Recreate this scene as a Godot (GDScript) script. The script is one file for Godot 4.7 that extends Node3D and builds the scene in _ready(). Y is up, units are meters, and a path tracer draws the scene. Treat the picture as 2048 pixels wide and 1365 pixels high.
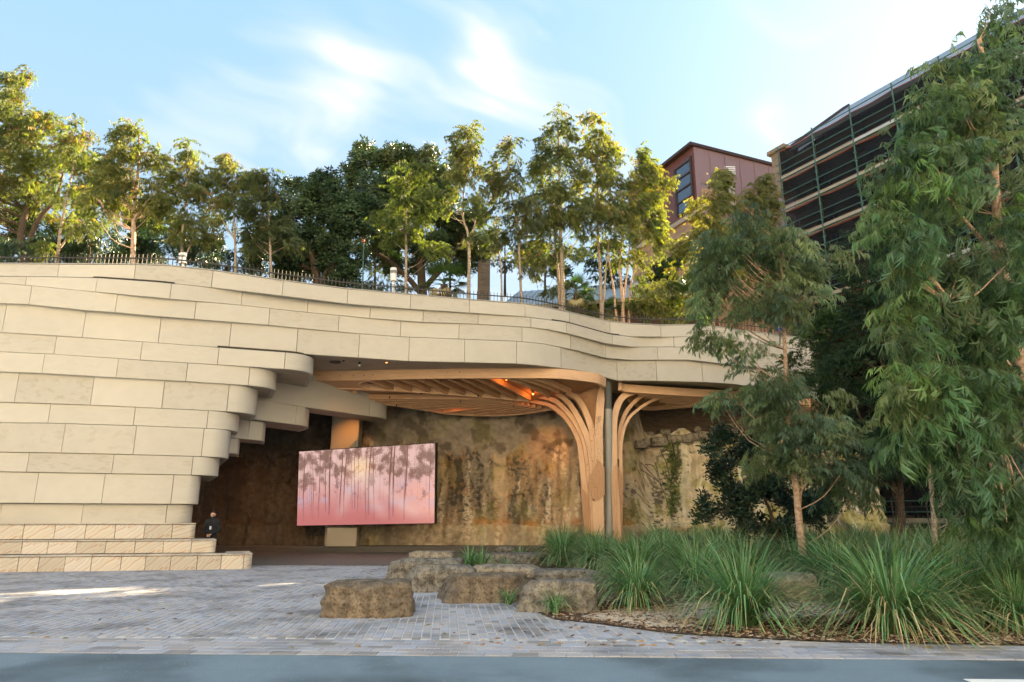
extends Node3D

const F := 1382.0
const EYE := Vector3(0, 1.6, 0)
var PITCH := deg_to_rad(14.2)
var M := {}
var taken := {}
var V2 := Vector2.ZERO

class MB:
	var v := PackedVector3Array()
	var n := PackedVector3Array()
	var t := PackedVector2Array()
	var c := PackedColorArray()
	var col := Color(1, 1, 1)
	var tinted := false
	func tri(a: Vector3, b: Vector3, d: Vector3, na: Vector3, nb: Vector3, nd: Vector3, ta: Vector2, tb: Vector2, td: Vector2) -> void:
		v.append(a); n.append(na); t.append(ta)
		if (b - a).cross(d - a).dot(na + nb + nd) > 0.0:
			v.append(d); n.append(nd); t.append(td)
			v.append(b); n.append(nb); t.append(tb)
		else:
			v.append(b); n.append(nb); t.append(tb)
			v.append(d); n.append(nd); t.append(td)
		if tinted:
			c.append(col); c.append(col); c.append(col)
	# a flat triangle that faces the hint
	func face(a: Vector3, b: Vector3, d: Vector3, hint: Vector3, ta := Vector2.ZERO, tb := Vector2.ZERO, td := Vector2.ZERO) -> void:
		var q := (b - a).cross(d - a).normalized()
		if q.dot(hint) < 0.0:
			q = -q
		tri(a, b, d, q, q, q, ta, tb, td)
	func quad(a: Vector3, b: Vector3, d: Vector3, e: Vector3, hint: Vector3, ta := Vector2(0, 0), tb := Vector2(1, 0), td := Vector2(1, 1), te := Vector2(0, 1)) -> void:
		face(a, b, d, hint, ta, tb, td)
		face(a, d, e, hint, ta, td, te)
	# a box with chamfered edges, UV in metres
	func box(x: Transform3D, size: Vector3, bevel := 0.0) -> void:
		var h := size * 0.5
		var e := minf(bevel, minf(h.x, minf(h.y, h.z)) * 0.9)
		for axis in 3:
			var a1 := (axis + 1) % 3
			var a2 := (axis + 2) % 3
			for s in [-1.0, 1.0]:
				var p := []
				for k in [[-1.0, -1.0], [1.0, -1.0], [1.0, 1.0], [-1.0, 1.0]]:
					var q := Vector3.ZERO
					q[axis] = s * h[axis]
					q[a1] = k[0] * (h[a1] - e)
					q[a2] = k[1] * (h[a2] - e)
					p.append(q)
				var nn := Vector3.ZERO
				nn[axis] = s
				var uv := []
				for q in p:
					uv.append(Vector2(q[a2], q[a1]) if axis == 0 else Vector2(q[0], q[2]) if axis == 1 else Vector2(q[0], q[1]))
				quad(x * p[0], x * p[1], x * p[2], x * p[3], x.basis * nn, uv[0], uv[1], uv[2], uv[3])
		if e > 0.0:
			for axis in 3:
				var a1 := (axis + 1) % 3
				var a2 := (axis + 2) % 3
				for s1 in [-1.0, 1.0]:
					for s2 in [-1.0, 1.0]:
						var p := []
						for w in [[-1.0, 0], [1.0, 0], [1.0, 1], [-1.0, 1]]:
							var q := Vector3.ZERO
							q[axis] = w[0] * (h[axis] - e)
							q[a1] = s1 * (h[a1] - (e if w[1] == 1 else 0.0))
							q[a2] = s2 * (h[a2] - (0.0 if w[1] == 1 else e))
							p.append(x * q)
						var nn := Vector3.ZERO
						nn[a1] = s1
						nn[a2] = s2
						quad(p[0], p[1], p[2], p[3], x.basis * nn)
			for sx in [-1.0, 1.0]:
				for sy in [-1.0, 1.0]:
					for sz in [-1.0, 1.0]:
						var k := Vector3(sx, sy, sz)
						face(x * (k * Vector3(h.x, h.y - e, h.z - e)), x * (k * Vector3(h.x - e, h.y, h.z - e)), x * (k * Vector3(h.x - e, h.y - e, h.z)), x.basis * k)
	# a grid of points with smooth normals; hint says which way the middle faces
	func grid(p: Array, uv: Array, flip := false, shut := false) -> void:
		var rows := p.size()
		var cols: int = p[0].size()
		var nn := []
		for i in rows:
			var line := PackedVector3Array()
			for j in cols:
				var a: Vector3 = p[i][(j + 1) % cols if shut else mini(j + 1, cols - 1)] - p[i][(j + cols - 1) % cols if shut else maxi(j - 1, 0)]
				var b: Vector3 = p[mini(i + 1, rows - 1)][j] - p[maxi(i - 1, 0)][j]
				var q := a.cross(b).normalized()
				line.append(-q if flip else q)
			nn.append(line)
		for i in rows - 1:
			for j in (cols if shut else cols - 1):
				var k := (j + 1) % cols
				tri(p[i][j], p[i][k], p[i + 1][k], nn[i][j], nn[i][k], nn[i + 1][k], uv[i][j], uv[i][k], uv[i + 1][k])
				tri(p[i][j], p[i + 1][k], p[i + 1][j], nn[i][j], nn[i + 1][k], nn[i + 1][j], uv[i][j], uv[i + 1][k], uv[i + 1][j])
	func tube(path: PackedVector3Array, r0: float, r1: float, sides := 8, cap := true, vscale := 1.0) -> void:
		var p := []
		var uv := []
		var up := Vector3.UP
		var run := 0.0
		var m := path.size()
		for i in m:
			var d := (path[mini(i + 1, m - 1)] - path[maxi(i - 1, 0)]).normalized()
			if absf(d.dot(up)) > 0.97:
				up = Vector3(0.3, 0.1, 1).normalized()
			var a := d.cross(up).normalized()
			var b := d.cross(a).normalized()
			up = -b
			var r := lerpf(r0, r1, float(i) / maxf(1.0, m - 1))
			var ring := PackedVector3Array()
			var ru := PackedVector2Array()
			if i > 0:
				run += path[i].distance_to(path[i - 1])
			for k in sides + 1:
				var w := TAU * k / sides
				ring.append(path[i] + (a * cos(w) + b * sin(w)) * r)
				ru.append(Vector2(float(k) / sides, run * vscale))
			p.append(ring)
			uv.append(ru)
		# outward normals
		for i in m - 1:
			for k in sides:
				var na := (p[i][k] - path[i]) as Vector3
				var nb := (p[i][k + 1] - path[i]) as Vector3
				var nc := (p[i + 1][k + 1] - path[i + 1]) as Vector3
				var nd := (p[i + 1][k] - path[i + 1]) as Vector3
				na = na.normalized(); nb = nb.normalized(); nc = nc.normalized(); nd = nd.normalized()
				tri(p[i][k], p[i][k + 1], p[i + 1][k + 1], na, nb, nc, uv[i][k], uv[i][k + 1], uv[i + 1][k + 1])
				tri(p[i][k], p[i + 1][k + 1], p[i + 1][k], na, nc, nd, uv[i][k], uv[i + 1][k + 1], uv[i + 1][k])
		if cap:
			for e in [0, m - 1]:
				var d := (path[1] - path[0]) if e == 0 else (path[m - 2] - path[m - 1])
				for k in sides:
					face(path[e], p[e][k], p[e][k + 1], -d)
	# a bar of rectangular section swept along a path; w is its width along `side`, d its depth across
	func bar(path: PackedVector3Array, side: Vector3, w: PackedFloat32Array, d: PackedFloat32Array) -> void:
		var m := path.size()
		var q := []
		var run := PackedFloat32Array()
		var total := 0.0
		for i in m:
			if i > 0:
				total += path[i].distance_to(path[i - 1])
			run.append(total)
			var tg := (path[mini(i + 1, m - 1)] - path[maxi(i - 1, 0)]).normalized()
			var b := tg.cross(side).normalized()
			var a := b.cross(tg).normalized()
			var ww := w[mini(i, w.size() - 1)] * 0.5
			var dd := d[mini(i, d.size() - 1)] * 0.5
			q.append([path[i] + a * ww + b * dd, path[i] + a * ww - b * dd, path[i] - a * ww - b * dd, path[i] - a * ww + b * dd, a, b])
		for i in m - 1:
			for k in 4:
				var j := (k + 1) % 4
				var na: Vector3 = [q[i][4], -q[i][5], -q[i][4], q[i][5]][k]
				var nb: Vector3 = [q[i + 1][4], -q[i + 1][5], -q[i + 1][4], q[i + 1][5]][k]
				var wd: float = (q[i][k] as Vector3).distance_to(q[i][j])
				tri(q[i][k], q[i][j], q[i + 1][j], na, na, nb, Vector2(run[i], 0), Vector2(run[i], wd), Vector2(run[i + 1], wd))
				tri(q[i][k], q[i + 1][j], q[i + 1][k], na, nb, nb, Vector2(run[i], 0), Vector2(run[i + 1], wd), Vector2(run[i + 1], 0))
		for e in [0, m - 1]:
			var hint := (path[0] - path[1]) if e == 0 else (path[m - 1] - path[m - 2])
			quad(q[e][0], q[e][1], q[e][2], q[e][3], hint)
	func done() -> ArrayMesh:
		var a := []
		a.resize(Mesh.ARRAY_MAX)
		a[Mesh.ARRAY_VERTEX] = v
		a[Mesh.ARRAY_NORMAL] = n
		a[Mesh.ARRAY_TEX_UV] = t
		if tinted:
			a[Mesh.ARRAY_COLOR] = c
		var m := ArrayMesh.new()
		m.add_surface_from_arrays(Mesh.PRIMITIVE_TRIANGLES, a)
		return m


# ---------- where a pixel of the 2048 x 1365 photograph lies ----------
func tan_up(py: float) -> float:
	var d := (682.5 - py) / F
	return (d * cos(PITCH) + sin(PITCH)) / (cos(PITCH) - d * sin(PITCH))

func side_of(px: float, py: float) -> float:
	var d := (682.5 - py) / F
	return ((px - 1024.0) / F) / (cos(PITCH) - d * sin(PITCH))

func P(px: float, py: float, z: float) -> Vector3:
	return Vector3(side_of(px, py) * z, EYE.y + tan_up(py) * z, -z)

func H(py: float, z: float) -> float:
	return EYE.y + tan_up(py) * z

func G(px: float, py: float, h := 0.0) -> Vector3:
	return P(px, py, (h - EYE.y) / tan_up(py))

# pixels of the photograph to one metre at a point
func ppm(p: Vector3) -> float:
	return F / (-p.z * cos(PITCH) + (p.y - EYE.y) * sin(PITCH))

func knots(k: Array, x: float) -> float:
	if x <= k[0].x:
		return k[0].y
	for i in k.size() - 1:
		if x <= k[i + 1].x:
			var a: Vector2 = k[i]
			var b: Vector2 = k[i + 1]
			var p: Vector2 = k[maxi(i - 1, 0)]
			var q: Vector2 = k[mini(i + 2, k.size() - 1)]
			var h := b.x - a.x
			var u := (x - a.x) / h
			var s := (b.y - a.y) / h
			var ma := s if i == 0 else ((a.y - p.y) / (a.x - p.x) + s) * 0.5
			var mb := s if i + 2 >= k.size() else ((q.y - b.y) / (q.x - b.x) + s) * 0.5
			return (2 * u * u * u - 3 * u * u + 1) * a.y + (u * u * u - 2 * u * u + u) * h * ma + (-2 * u * u * u + 3 * u * u) * b.y + (u * u * u - u * u) * h * mb
	return k[k.size() - 1].y

func lines(k: Array, x: float) -> float:
	if x <= k[0].x:
		return k[0].y + (k[1].y - k[0].y) / (k[1].x - k[0].x) * (x - k[0].x)
	for i in k.size() - 1:
		if x <= k[i + 1].x:
			return lerpf(k[i].y, k[i + 1].y, (x - k[i].x) / (k[i + 1].x - k[i].x))
	return k[k.size() - 1].y

# a smooth curve through points
func smooth(p: PackedVector3Array, each := 6) -> PackedVector3Array:
	var out := PackedVector3Array()
	for i in p.size() - 1:
		for k in each:
			out.append(p[i].cubic_interpolate(p[i + 1], p[maxi(i - 1, 0)], p[mini(i + 2, p.size() - 1)], float(k) / each))
	out.append(p[p.size() - 1])
	return out


# ---------- naming ----------
func numbered(s: String) -> String:
	if not taken.has(s):
		taken[s] = 0
		return s
	taken[s] += 1
	return "%s_%03d" % [s, taken[s]]

func thing(called: String, label: String, category: String, at := Vector3.ZERO, group := "") -> Node3D:
	var o := Node3D.new()
	o.name = numbered(called)
	add_child(o, true)
	o.position = at
	o.set_meta("label", label)
	o.set_meta("category", category)
	if group:
		o.set_meta("group", group)
	return o

func tag(o: Node, label: String, category: String, group := "") -> Node:
	o.set_meta("label", label)
	o.set_meta("category", category)
	if group:
		o.set_meta("group", group)
	return o

func part(parent: Node, called: String, mesh: Mesh, m: Material, x := Transform3D.IDENTITY) -> MeshInstance3D:
	var o := MeshInstance3D.new()
	o.name = called if parent != self else numbered(called)
	o.mesh = mesh
	o.material_override = m
	o.transform = x
	o.cast_shadow = GeometryInstance3D.SHADOW_CASTING_SETTING_ON
	parent.add_child(o, true)
	return o

func structure(called: String, mesh: Mesh, m: Material) -> MeshInstance3D:
	var o := part(self, called, mesh, m)
	o.set_meta("kind", "structure")
	return o

func many(parent: Node, called: String, mesh: Mesh, m: Material, where: Array, tint: Array) -> MultiMeshInstance3D:
	var mm := MultiMesh.new()
	mm.transform_format = MultiMesh.TRANSFORM_3D
	mm.use_colors = tint.size() > 0
	mm.mesh = mesh
	mm.instance_count = where.size()
	for i in where.size():
		mm.set_instance_transform(i, where[i])
		if tint.size() > 0:
			mm.set_instance_color(i, tint[i])
	var o := MultiMeshInstance3D.new()
	o.name = called if parent != self else numbered(called)
	o.multimesh = mm
	o.material_override = m
	parent.add_child(o, true)
	return o

func rng(s: int) -> RandomNumberGenerator:
	var r := RandomNumberGenerator.new()
	r.seed = s * 7919 + 17
	return r

func noise(s: int, freq: float, octaves := 4) -> FastNoiseLite:
	var f := FastNoiseLite.new()
	f.seed = s
	f.noise_type = FastNoiseLite.TYPE_SIMPLEX_SMOOTH
	f.frequency = freq
	f.fractal_type = FastNoiseLite.FRACTAL_FBM
	f.fractal_octaves = octaves
	return f


# ---------- materials ----------
func lin(r: float, g: float, b: float, a := 1.0) -> Color:
	var c := Color(r, g, b).linear_to_srgb()
	c.a = a
	return c

func mat(called: String, c: Color, rough := 0.8, metal := 0.0) -> StandardMaterial3D:
	var m := StandardMaterial3D.new()
	m.resource_name = called
	m.albedo_color = c
	m.roughness = rough
	m.metallic = metal
	m.metallic_specular = 0.4
	M[called] = m
	return m

func cloudy(s: int, freq: float, ramp: Array, size := 512, octaves := 5) -> NoiseTexture2D:
	var t := NoiseTexture2D.new()
	t.width = size
	t.height = size
	t.seamless = true
	t.noise = noise(s, freq, octaves)
	var g := Gradient.new()
	var off := PackedFloat32Array()
	var cs := PackedColorArray()
	for r in ramp:
		off.append(r[0])
		cs.append(r[1])
	g.offsets = off
	g.colors = cs
	t.color_ramp = g
	return t

func bumpy(s: int, freq: float, size := 512, octaves := 5) -> NoiseTexture2D:
	var t := NoiseTexture2D.new()
	t.width = size
	t.height = size
	t.seamless = true
	t.noise = noise(s, freq, octaves)
	return t

# a texture painted pixel by pixel in linear colour
func paint(w: int, h: int, f: Callable) -> ImageTexture:
	var b := PackedByteArray()
	b.resize(w * h * 3)
	var at := 0
	for y in h:
		for x in w:
			var c: Vector3 = f.call(x, y)
			b[at] = int(255.0 * pow(clampf(c.x, 0, 1), 0.4545))
			b[at + 1] = int(255.0 * pow(clampf(c.y, 0, 1), 0.4545))
			b[at + 2] = int(255.0 * pow(clampf(c.z, 0, 1), 0.4545))
			at += 3
	return ImageTexture.create_from_image(Image.create_from_data(w, h, false, Image.FORMAT_RGB8, b))

func triplanar(m: StandardMaterial3D, scale: float, in_world := true) -> void:
	m.uv1_triplanar = true
	m.uv1_world_triplanar = in_world
	m.uv1_scale = Vector3.ONE * scale

func relief(m: StandardMaterial3D, t: Texture2D, cm: float) -> void:
	m.heightmap_enabled = true
	m.heightmap_texture = t
	m.heightmap_scale = cm

func materials() -> void:
	var m: StandardMaterial3D
	var grain := bumpy(5, 0.03)
	var fine := bumpy(6, 0.12)
	# asphalt
	m = mat("asphalt", Color.WHITE, 0.88)
	m.albedo_texture = cloudy(11, 0.35, [[0.0, lin(.10, .15, .185)], [0.45, lin(.17, .24, .29)], [0.62, lin(.2, .275, .325)], [0.7, lin(.27, .33, .37)], [0.78, lin(.42, .47, .5)], [1.0, lin(.5, .5, .5)]], 1024, 3)
	triplanar(m, 0.55)
	m.detail_enabled = true
	m.detail_blend_mode = BaseMaterial3D.BLEND_MODE_MUL
	m.detail_albedo = cloudy(12, 0.012, [[0.0, Color(.62, .62, .63)], [0.35, Color(.82, .82, .82)], [0.6, Color(.95, .95, .95)], [1.0, Color(1, 1, 1)]], 512, 6)
	m.detail_uv_layer = BaseMaterial3D.DETAIL_UV_2
	m.uv2_triplanar = true
	m.uv2_world_triplanar = true
	m.uv2_scale = Vector3.ONE * 0.07
	relief(m, fine, 0.4)
	m = mat("earth", lin(.16, .12, .08), 0.95)
	m.albedo_texture = cloudy(13, 0.03, [[0.0, Color(.55, .5, .45)], [0.5, Color(.85, .82, .8)], [1.0, Color(1, 1, 1)]])
	triplanar(m, 0.4)
	m = mat("mulch", Color.WHITE, 0.95)
	m.albedo_texture = cloudy(14, 0.09, [[0.0, lin(.02, .014, .01)], [0.4, lin(.07, .045, .03)], [0.6, lin(.12, .08, .055)], [0.8, lin(.2, .14, .1)], [1.0, lin(.32, .26, .2)]], 1024, 4)
	triplanar(m, 0.8)
	relief(m, grain, 3.0)
	m = mat("sand", Color.WHITE, 0.95)
	m.albedo_texture = cloudy(15, 0.05, [[0.0, lin(.36, .28, .2)], [0.5, lin(.52, .44, .33)], [1.0, lin(.6, .52, .42)]], 1024, 5)
	triplanar(m, 0.5)
	relief(m, fine, 1.0)
	m = mat("paver", Color.WHITE, 0.75)
	m.vertex_color_use_as_albedo = true
	m.albedo_texture = cloudy(16, 0.08, [[0.0, Color(.72, .72, .72)], [0.5, Color(.92, .92, .92)], [1.0, Color(1, 1, 1)]], 512, 4)
	triplanar(m, 1.1)
	relief(m, fine, 0.3)
	m.detail_enabled = true
	m.detail_blend_mode = BaseMaterial3D.BLEND_MODE_MUL
	m.detail_albedo = cloudy(19, 0.012, [[0.0, Color(.66, .65, .64)], [0.3, Color(.86, .86, .85)], [0.5, Color(.97, .97, .97)], [1.0, Color(1, 1, 1)]], 512, 6)
	m.detail_uv_layer = BaseMaterial3D.DETAIL_UV_2
	m.uv2_triplanar = true
	m.uv2_world_triplanar = true
	m.uv2_scale = Vector3.ONE * 0.09
	m = mat("mortar", Color.WHITE, 0.95)
	m.albedo_texture = cloudy(17, 0.02, [[0.0, lin(.36, .35, .33)], [0.5, lin(.54, .53, .5)], [1.0, lin(.66, .64, .6)]], 512, 5)
	triplanar(m, 0.4)
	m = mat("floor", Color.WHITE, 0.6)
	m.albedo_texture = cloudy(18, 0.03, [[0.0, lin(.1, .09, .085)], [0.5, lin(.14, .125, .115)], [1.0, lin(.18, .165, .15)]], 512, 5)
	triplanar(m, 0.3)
	# moulded sandstone-coloured panels, six variants with stains of their own
	for k in 6:
		var a := noise(100 + k, 0.012, 4)
		var b := noise(200 + k, 0.05, 4)
		var e := noise(300 + k, 0.02, 3)
		var strength: float = [0.15, 0.5, 0.1, 0.85, 0.3, 0.6][k]
		var tone: float = [1.0, 0.96, 1.045, 0.925, 1.02, 0.975][k]
		m = mat("panel_%d" % k, Color.WHITE, 0.72)
		m.albedo_texture = paint(384, 160, func(x: int, y: int) -> Vector3:
			var v := y / 160.0
			var base := Vector3(.505, .48, .422) * tone * (1.0 + 0.04 * a.get_noise_2d(x * 0.6, y * 0.6) + 0.02 * b.get_noise_2d(x * 1.6, y * 1.6))
			var edge := 0.16 + 0.22 * e.get_noise_2d(x * 1.5, 0.0)
			var drip := clampf((edge - v) / 0.05, 0, 1) * 0.3 + exp(-absf(v - edge) * 22.0) * 0.7
			var blot := smoothstep(0.12, 0.5, a.get_noise_2d(x * 0.8 + 500.0, y * 1.3)) * 0.7 + smoothstep(0.1, 0.5, e.get_noise_2d(x * 0.6, y * 1.4 + 900.0)) * 0.4 * v
			var s := clampf((drip * 0.6 + blot) * strength, 0, 1)
			return base.lerp(Vector3(.37, .315, .235) * tone, s * 0.6))
	m = mat("core", lin(.05, .042, .035), 0.9)
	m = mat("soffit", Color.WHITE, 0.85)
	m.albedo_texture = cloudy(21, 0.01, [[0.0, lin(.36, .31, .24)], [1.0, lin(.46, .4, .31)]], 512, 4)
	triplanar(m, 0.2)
	# banded sandstone of the seat steps
	var wave := noise(31, 0.0016, 1)
	var thin := noise(32, 0.02, 3)
	m = mat("sandstone", Color.WHITE, 0.7)
	m.albedo_texture = paint(1024, 512, func(x: int, y: int) -> Vector3:
		var s := x * 0.0085 + y * 0.0105 + 0.9 * wave.get_noise_2d(x, y)
		var band := pow(0.5 + 0.5 * sin(s * 2.6), 2.5) * (0.25 + 0.75 * clampf(0.5 + thin.get_noise_2d(s * 34.0, 7.0) * 2.6, 0, 1))
		band = band * 0.6 + 0.9 * pow(0.5 + 0.5 * sin(s * 7.3 + 2.0), 6.0) * clampf(0.15 + thin.get_noise_2d(s * 18.0, 90.0) * 3.0, 0, 1)
		var base := Vector3(.57, .545, .495) * (1.0 + 0.06 * thin.get_noise_2d(x * 2.0, y * 2.0))
		return base.lerp(Vector3(.43, .25, .13), clampf(band * 0.8, 0, 0.75)))
	# timber
	var long_grain := noise(41, 0.02, 4)
	var pores := noise(42, 0.08, 3)
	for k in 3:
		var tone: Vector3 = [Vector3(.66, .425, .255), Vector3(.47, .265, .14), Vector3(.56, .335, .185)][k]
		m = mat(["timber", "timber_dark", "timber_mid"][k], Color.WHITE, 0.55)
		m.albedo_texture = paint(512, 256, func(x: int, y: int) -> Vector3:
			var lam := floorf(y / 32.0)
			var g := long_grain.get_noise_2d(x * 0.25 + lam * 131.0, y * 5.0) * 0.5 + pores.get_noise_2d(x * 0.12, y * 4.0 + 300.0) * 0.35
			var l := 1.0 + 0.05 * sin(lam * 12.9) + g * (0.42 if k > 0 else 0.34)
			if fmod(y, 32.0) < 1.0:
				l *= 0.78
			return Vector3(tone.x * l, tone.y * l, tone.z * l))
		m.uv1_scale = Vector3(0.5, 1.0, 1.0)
	m = mat("plug", lin(.06, .035, .02), 0.7)
	# weathered rock
	m = mat("rock", Color.WHITE, 0.85)
	var r0 := noise(51, 0.006, 5)
	var r1 := noise(52, 0.02, 4)
	var r2 := noise(53, 0.07, 4)
	var r3 := noise(54, 0.012, 4)
	m.albedo_texture = paint(1536, 384, func(x: int, y: int) -> Vector3:
		var v := y / 384.0          # 0 at the top
		var u := x / 1536.0
		var warp := 7.0 * r1.get_noise_2d(x, y * 0.6)
		var streak := r0.get_noise_2d((x + warp) * 2.3, y * 0.35) * 0.75 + 0.35 * r1.get_noise_2d(x * 2.2, y * 0.5)
		var streak2 := r0.get_noise_2d((x + warp) * 6.0 + 4000.0, y * 0.7)
		var grit := r2.get_noise_2d(x, y)
		var c := Vector3(.34, .245, .15) * (1.0 + 0.6 * grit + 0.3 * r1.get_noise_2d(x * 2.0, y * 2.0 + 70.0))
		c = c.lerp(Vector3(.30, .265, .21) * (1.0 + 0.5 * grit), smoothstep(-0.05, 0.3, r3.get_noise_2d(x * 0.7 + 60.0, y * 0.5)) * 0.8)
		c = c.lerp(Vector3(.36, .19, .08), smoothstep(0.1, 0.4, r3.get_noise_2d(x * 0.9 + 2000.0, y * 0.8)) * 0.6)
		c = c.lerp(Vector3(.60, .53, .36), 0.85 * smoothstep(0.66, 0.72, u))  # open end paler: the brighter light there is put into the colour
		c = c.lerp(Vector3(.56, .43, .28), smoothstep(0.0, 0.4, streak) * 0.8)
		c = c.lerp(Vector3(.74, .64, .48), smoothstep(0.1, 0.5, streak2 * 1.1 + 0.7 * grit) * 0.8)
		c = c.lerp(Vector3(.06, .05, .036), smoothstep(-0.06, 0.28, -streak + 0.5 * grit) * 0.9)
		# a band of grey-brown sprayed mortar hangs over the top with a ragged lower edge
		var edge := 0.42 + 0.16 * r3.get_noise_2d(x * 1.3, 0.0) + 0.07 * r1.get_noise_2d(x * 1.6, y)
		var over := smoothstep(0.02, -0.02, v - edge) * smoothstep(0.74, 0.68, u)
		var shot := Vector3(.335, .285, .22) * (1.0 + 0.3 * r1.get_noise_2d(x, y) + 0.22 * grit)
		shot = shot.lerp(Vector3(.10, .075, .05), smoothstep(0.05, 0.35, r3.get_noise_2d(x * 1.4, y * 1.2 + 200.0)) * 0.7)
		c = c.lerp(shot, over)
		# rust by the ledge and paler blocks under it
		var led := exp(-pow((v - 0.845 - 0.02 * r1.get_noise_2d(x * 0.7, 9.0)) / 0.025, 2.0))
		c = c.lerp(Vector3(.42, .17, .045), led * smoothstep(-0.1, 0.3, r1.get_noise_2d(x * 0.8, 50.0)) * 0.8)
		# cracks along the bedding and down the cut
		var crack := absf(r1.get_noise_2d(x * 0.35 + 500.0, y * 2.4))
		c *= lerpf(0.35, 1.0, smoothstep(0.0, 0.02, crack)) if v > 0.5 else 1.0
		if v > 0.86 + 0.025 * r1.get_noise_2d(x * 0.6, 5.0):
			c = c.lerp(Vector3(.52, .43, .29) * (1.0 + 0.5 * grit), 0.5)
		# lichen and moss, most of it towards the open end
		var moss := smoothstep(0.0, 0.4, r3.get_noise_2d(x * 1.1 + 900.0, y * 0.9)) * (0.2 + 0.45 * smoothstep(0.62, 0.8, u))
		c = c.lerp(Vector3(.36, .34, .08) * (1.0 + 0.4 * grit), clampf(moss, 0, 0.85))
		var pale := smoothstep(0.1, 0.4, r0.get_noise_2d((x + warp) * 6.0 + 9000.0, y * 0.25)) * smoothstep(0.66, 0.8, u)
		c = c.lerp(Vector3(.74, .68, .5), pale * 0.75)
		# the deep end is darkened: the cave shade is painted into the rock
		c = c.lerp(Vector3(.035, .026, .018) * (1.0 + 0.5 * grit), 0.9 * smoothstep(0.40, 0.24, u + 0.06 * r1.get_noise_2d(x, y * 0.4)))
		return c)
	var rb := bumpy(55, 0.02, 512, 6)
	rb.width = 1536
	rb.height = 384
	relief(m, rb, 9.0)
	m.uv1_scale = Vector3(1, 1, 1)
	# loose sandstone boulders and blocks
	var grit := cloudy(68, 0.03, [[0.0, Color(.42, .4, .37)], [0.3, Color(.75, .73, .7)], [0.5, Color(.93, .93, .92)], [1.0, Color(1, 1, 1)]], 512, 6)
	for k in 3:
		m = mat("boulder_%d" % k, Color.WHITE, 0.9)
		var dark := lin(.05, .043, .035)
		var mid: Color = [lin(.13, .104, .078), lin(.135, .127, .112), lin(.24, .21, .165)][k]
		var pale: Color = [lin(.27, .22, .16), lin(.3, .285, .25), lin(.42, .38, .31)][k]
		m.albedo_texture = cloudy(60 + k, 0.01, [[0.0, dark], [0.2, dark.lerp(mid, 0.45)], [0.38, mid], [0.55, mid.lerp(pale, 0.5)], [0.8, pale], [1.0, pale]], 1024, 7)
		triplanar(m, [0.35, 0.38, 0.36][k], false)
		m.vertex_color_use_as_albedo = true
		relief(m, bumpy(65, 0.035, 512, 6), 1.4)
		m.detail_enabled = true
		m.detail_blend_mode = BaseMaterial3D.BLEND_MODE_MUL
		m.detail_albedo = grit
		m.detail_uv_layer = BaseMaterial3D.DETAIL_UV_2
		m.uv2_triplanar = true
		m.uv2_scale = Vector3.ONE * 1.1
	# metals, concretes, paints
	mat("steel_grey", lin(.34, .335, .31), 0.55)
	mat("steel_dark", lin(.10, .105, .10), 0.55)
	mat("black_metal", lin(.012, .012, .013), 0.5)
	mat("fence_metal", lin(.035, .035, .035), 0.5)
	mat("white_paint", lin(.78, .79, .8), 0.5)
	mat("line_paint", lin(.8, .8, .78), 0.7)
	mat("pale_stone", lin(.56, .56, .55), 0.85)
	mat("concrete", lin(.34, .3, .235), 0.8)
	mat("tile_dark", lin(.06, .055, .05), 0.4)
	mat("tile_joint", lin(.12, .11, .1), 0.9)
	m = mat("scaffold_green", lin(.055, .125, .11), 0.55)
	mat("toe_board", lin(.34, .3, .235), 0.75)
	mat("deck_steel", lin(.45, .46, .46), 0.6)
	mat("red_rope", lin(.42, .08, .06), 0.7)
	m = mat("shade_net", Color(0.06, 0.075, 0.095, 0.9), 0.9)
	m.transparency = BaseMaterial3D.TRANSPARENCY_ALPHA
	mat("roof_metal", lin(.26, .285, .31), 0.5, 0.1)
	mat("roof_pale", lin(.5, .52, .54), 0.5)
	mat("roof_slate", lin(.14, .13, .125), 0.6)
	mat("rust_clad", lin(.13, .055, .048), 0.55)
	mat("purple_clad", lin(.23, .16, .175), 0.5)
	mat("brown_trim", lin(.05, .03, .025), 0.6)
	m = mat("window_glass", lin(.04, .07, .12), 0.08)
	m.metallic_specular = 0.7
	mat("window_dark", lin(.02, .022, .025), 0.3)
	# brick: each brick far below ten pixels, so the courses stay in the material
	for k in 2:
		m = mat(["brick_tan", "brick_brown"][k], Color.WHITE, 0.9)
		var tone: Vector3 = [Vector3(.33, .215, .135), Vector3(.27, .19, .13)][k]
		var bn := noise(70 + k, 0.35, 2)
		m.albedo_texture = paint(512, 512, func(x: int, y: int) -> Vector3:
			var row := floorf(y / 16.0)
			var xx := x + (24.0 if int(row) % 2 == 1 else 0.0)
			var one := floorf(xx / 46.5)
			var jitter := sin(row * 78.233 + fmod(one, 11.0) * 12.9898) * 43758.5453
			jitter = jitter - floorf(jitter)
			if fmod(y, 16.0) < 2.0 or fmod(xx, 46.5) < 2.5:
				return Vector3(.33, .29, .23)
			return tone * (0.72 + 0.5 * jitter + 0.15 * bn.get_noise_2d(x, y)))
		triplanar(m, 0.4)
	# bark and leaves
	m = mat("bark_pale", Color.WHITE, 0.9)
	m.albedo_texture = cloudy(81, 0.02, [[0.0, lin(.17, .12, .085)], [0.42, lin(.32, .25, .18)], [0.6, lin(.42, .35, .27)], [1.0, lin(.5, .44, .36)]], 512, 5)
	triplanar(m, 0.9)
	relief(m, grain, 1.5)
	m = mat("bark_pink", Color.WHITE, 0.85)
	m.albedo_texture = cloudy(82, 0.02, [[0.0, lin(.2, .1, .06)], [0.4, lin(.42, .27, .18)], [0.6, lin(.52, .38, .28)], [1.0, lin(.56, .46, .38)]], 512, 5)
	triplanar(m, 0.9)
	relief(m, grain, 1.0)
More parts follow.
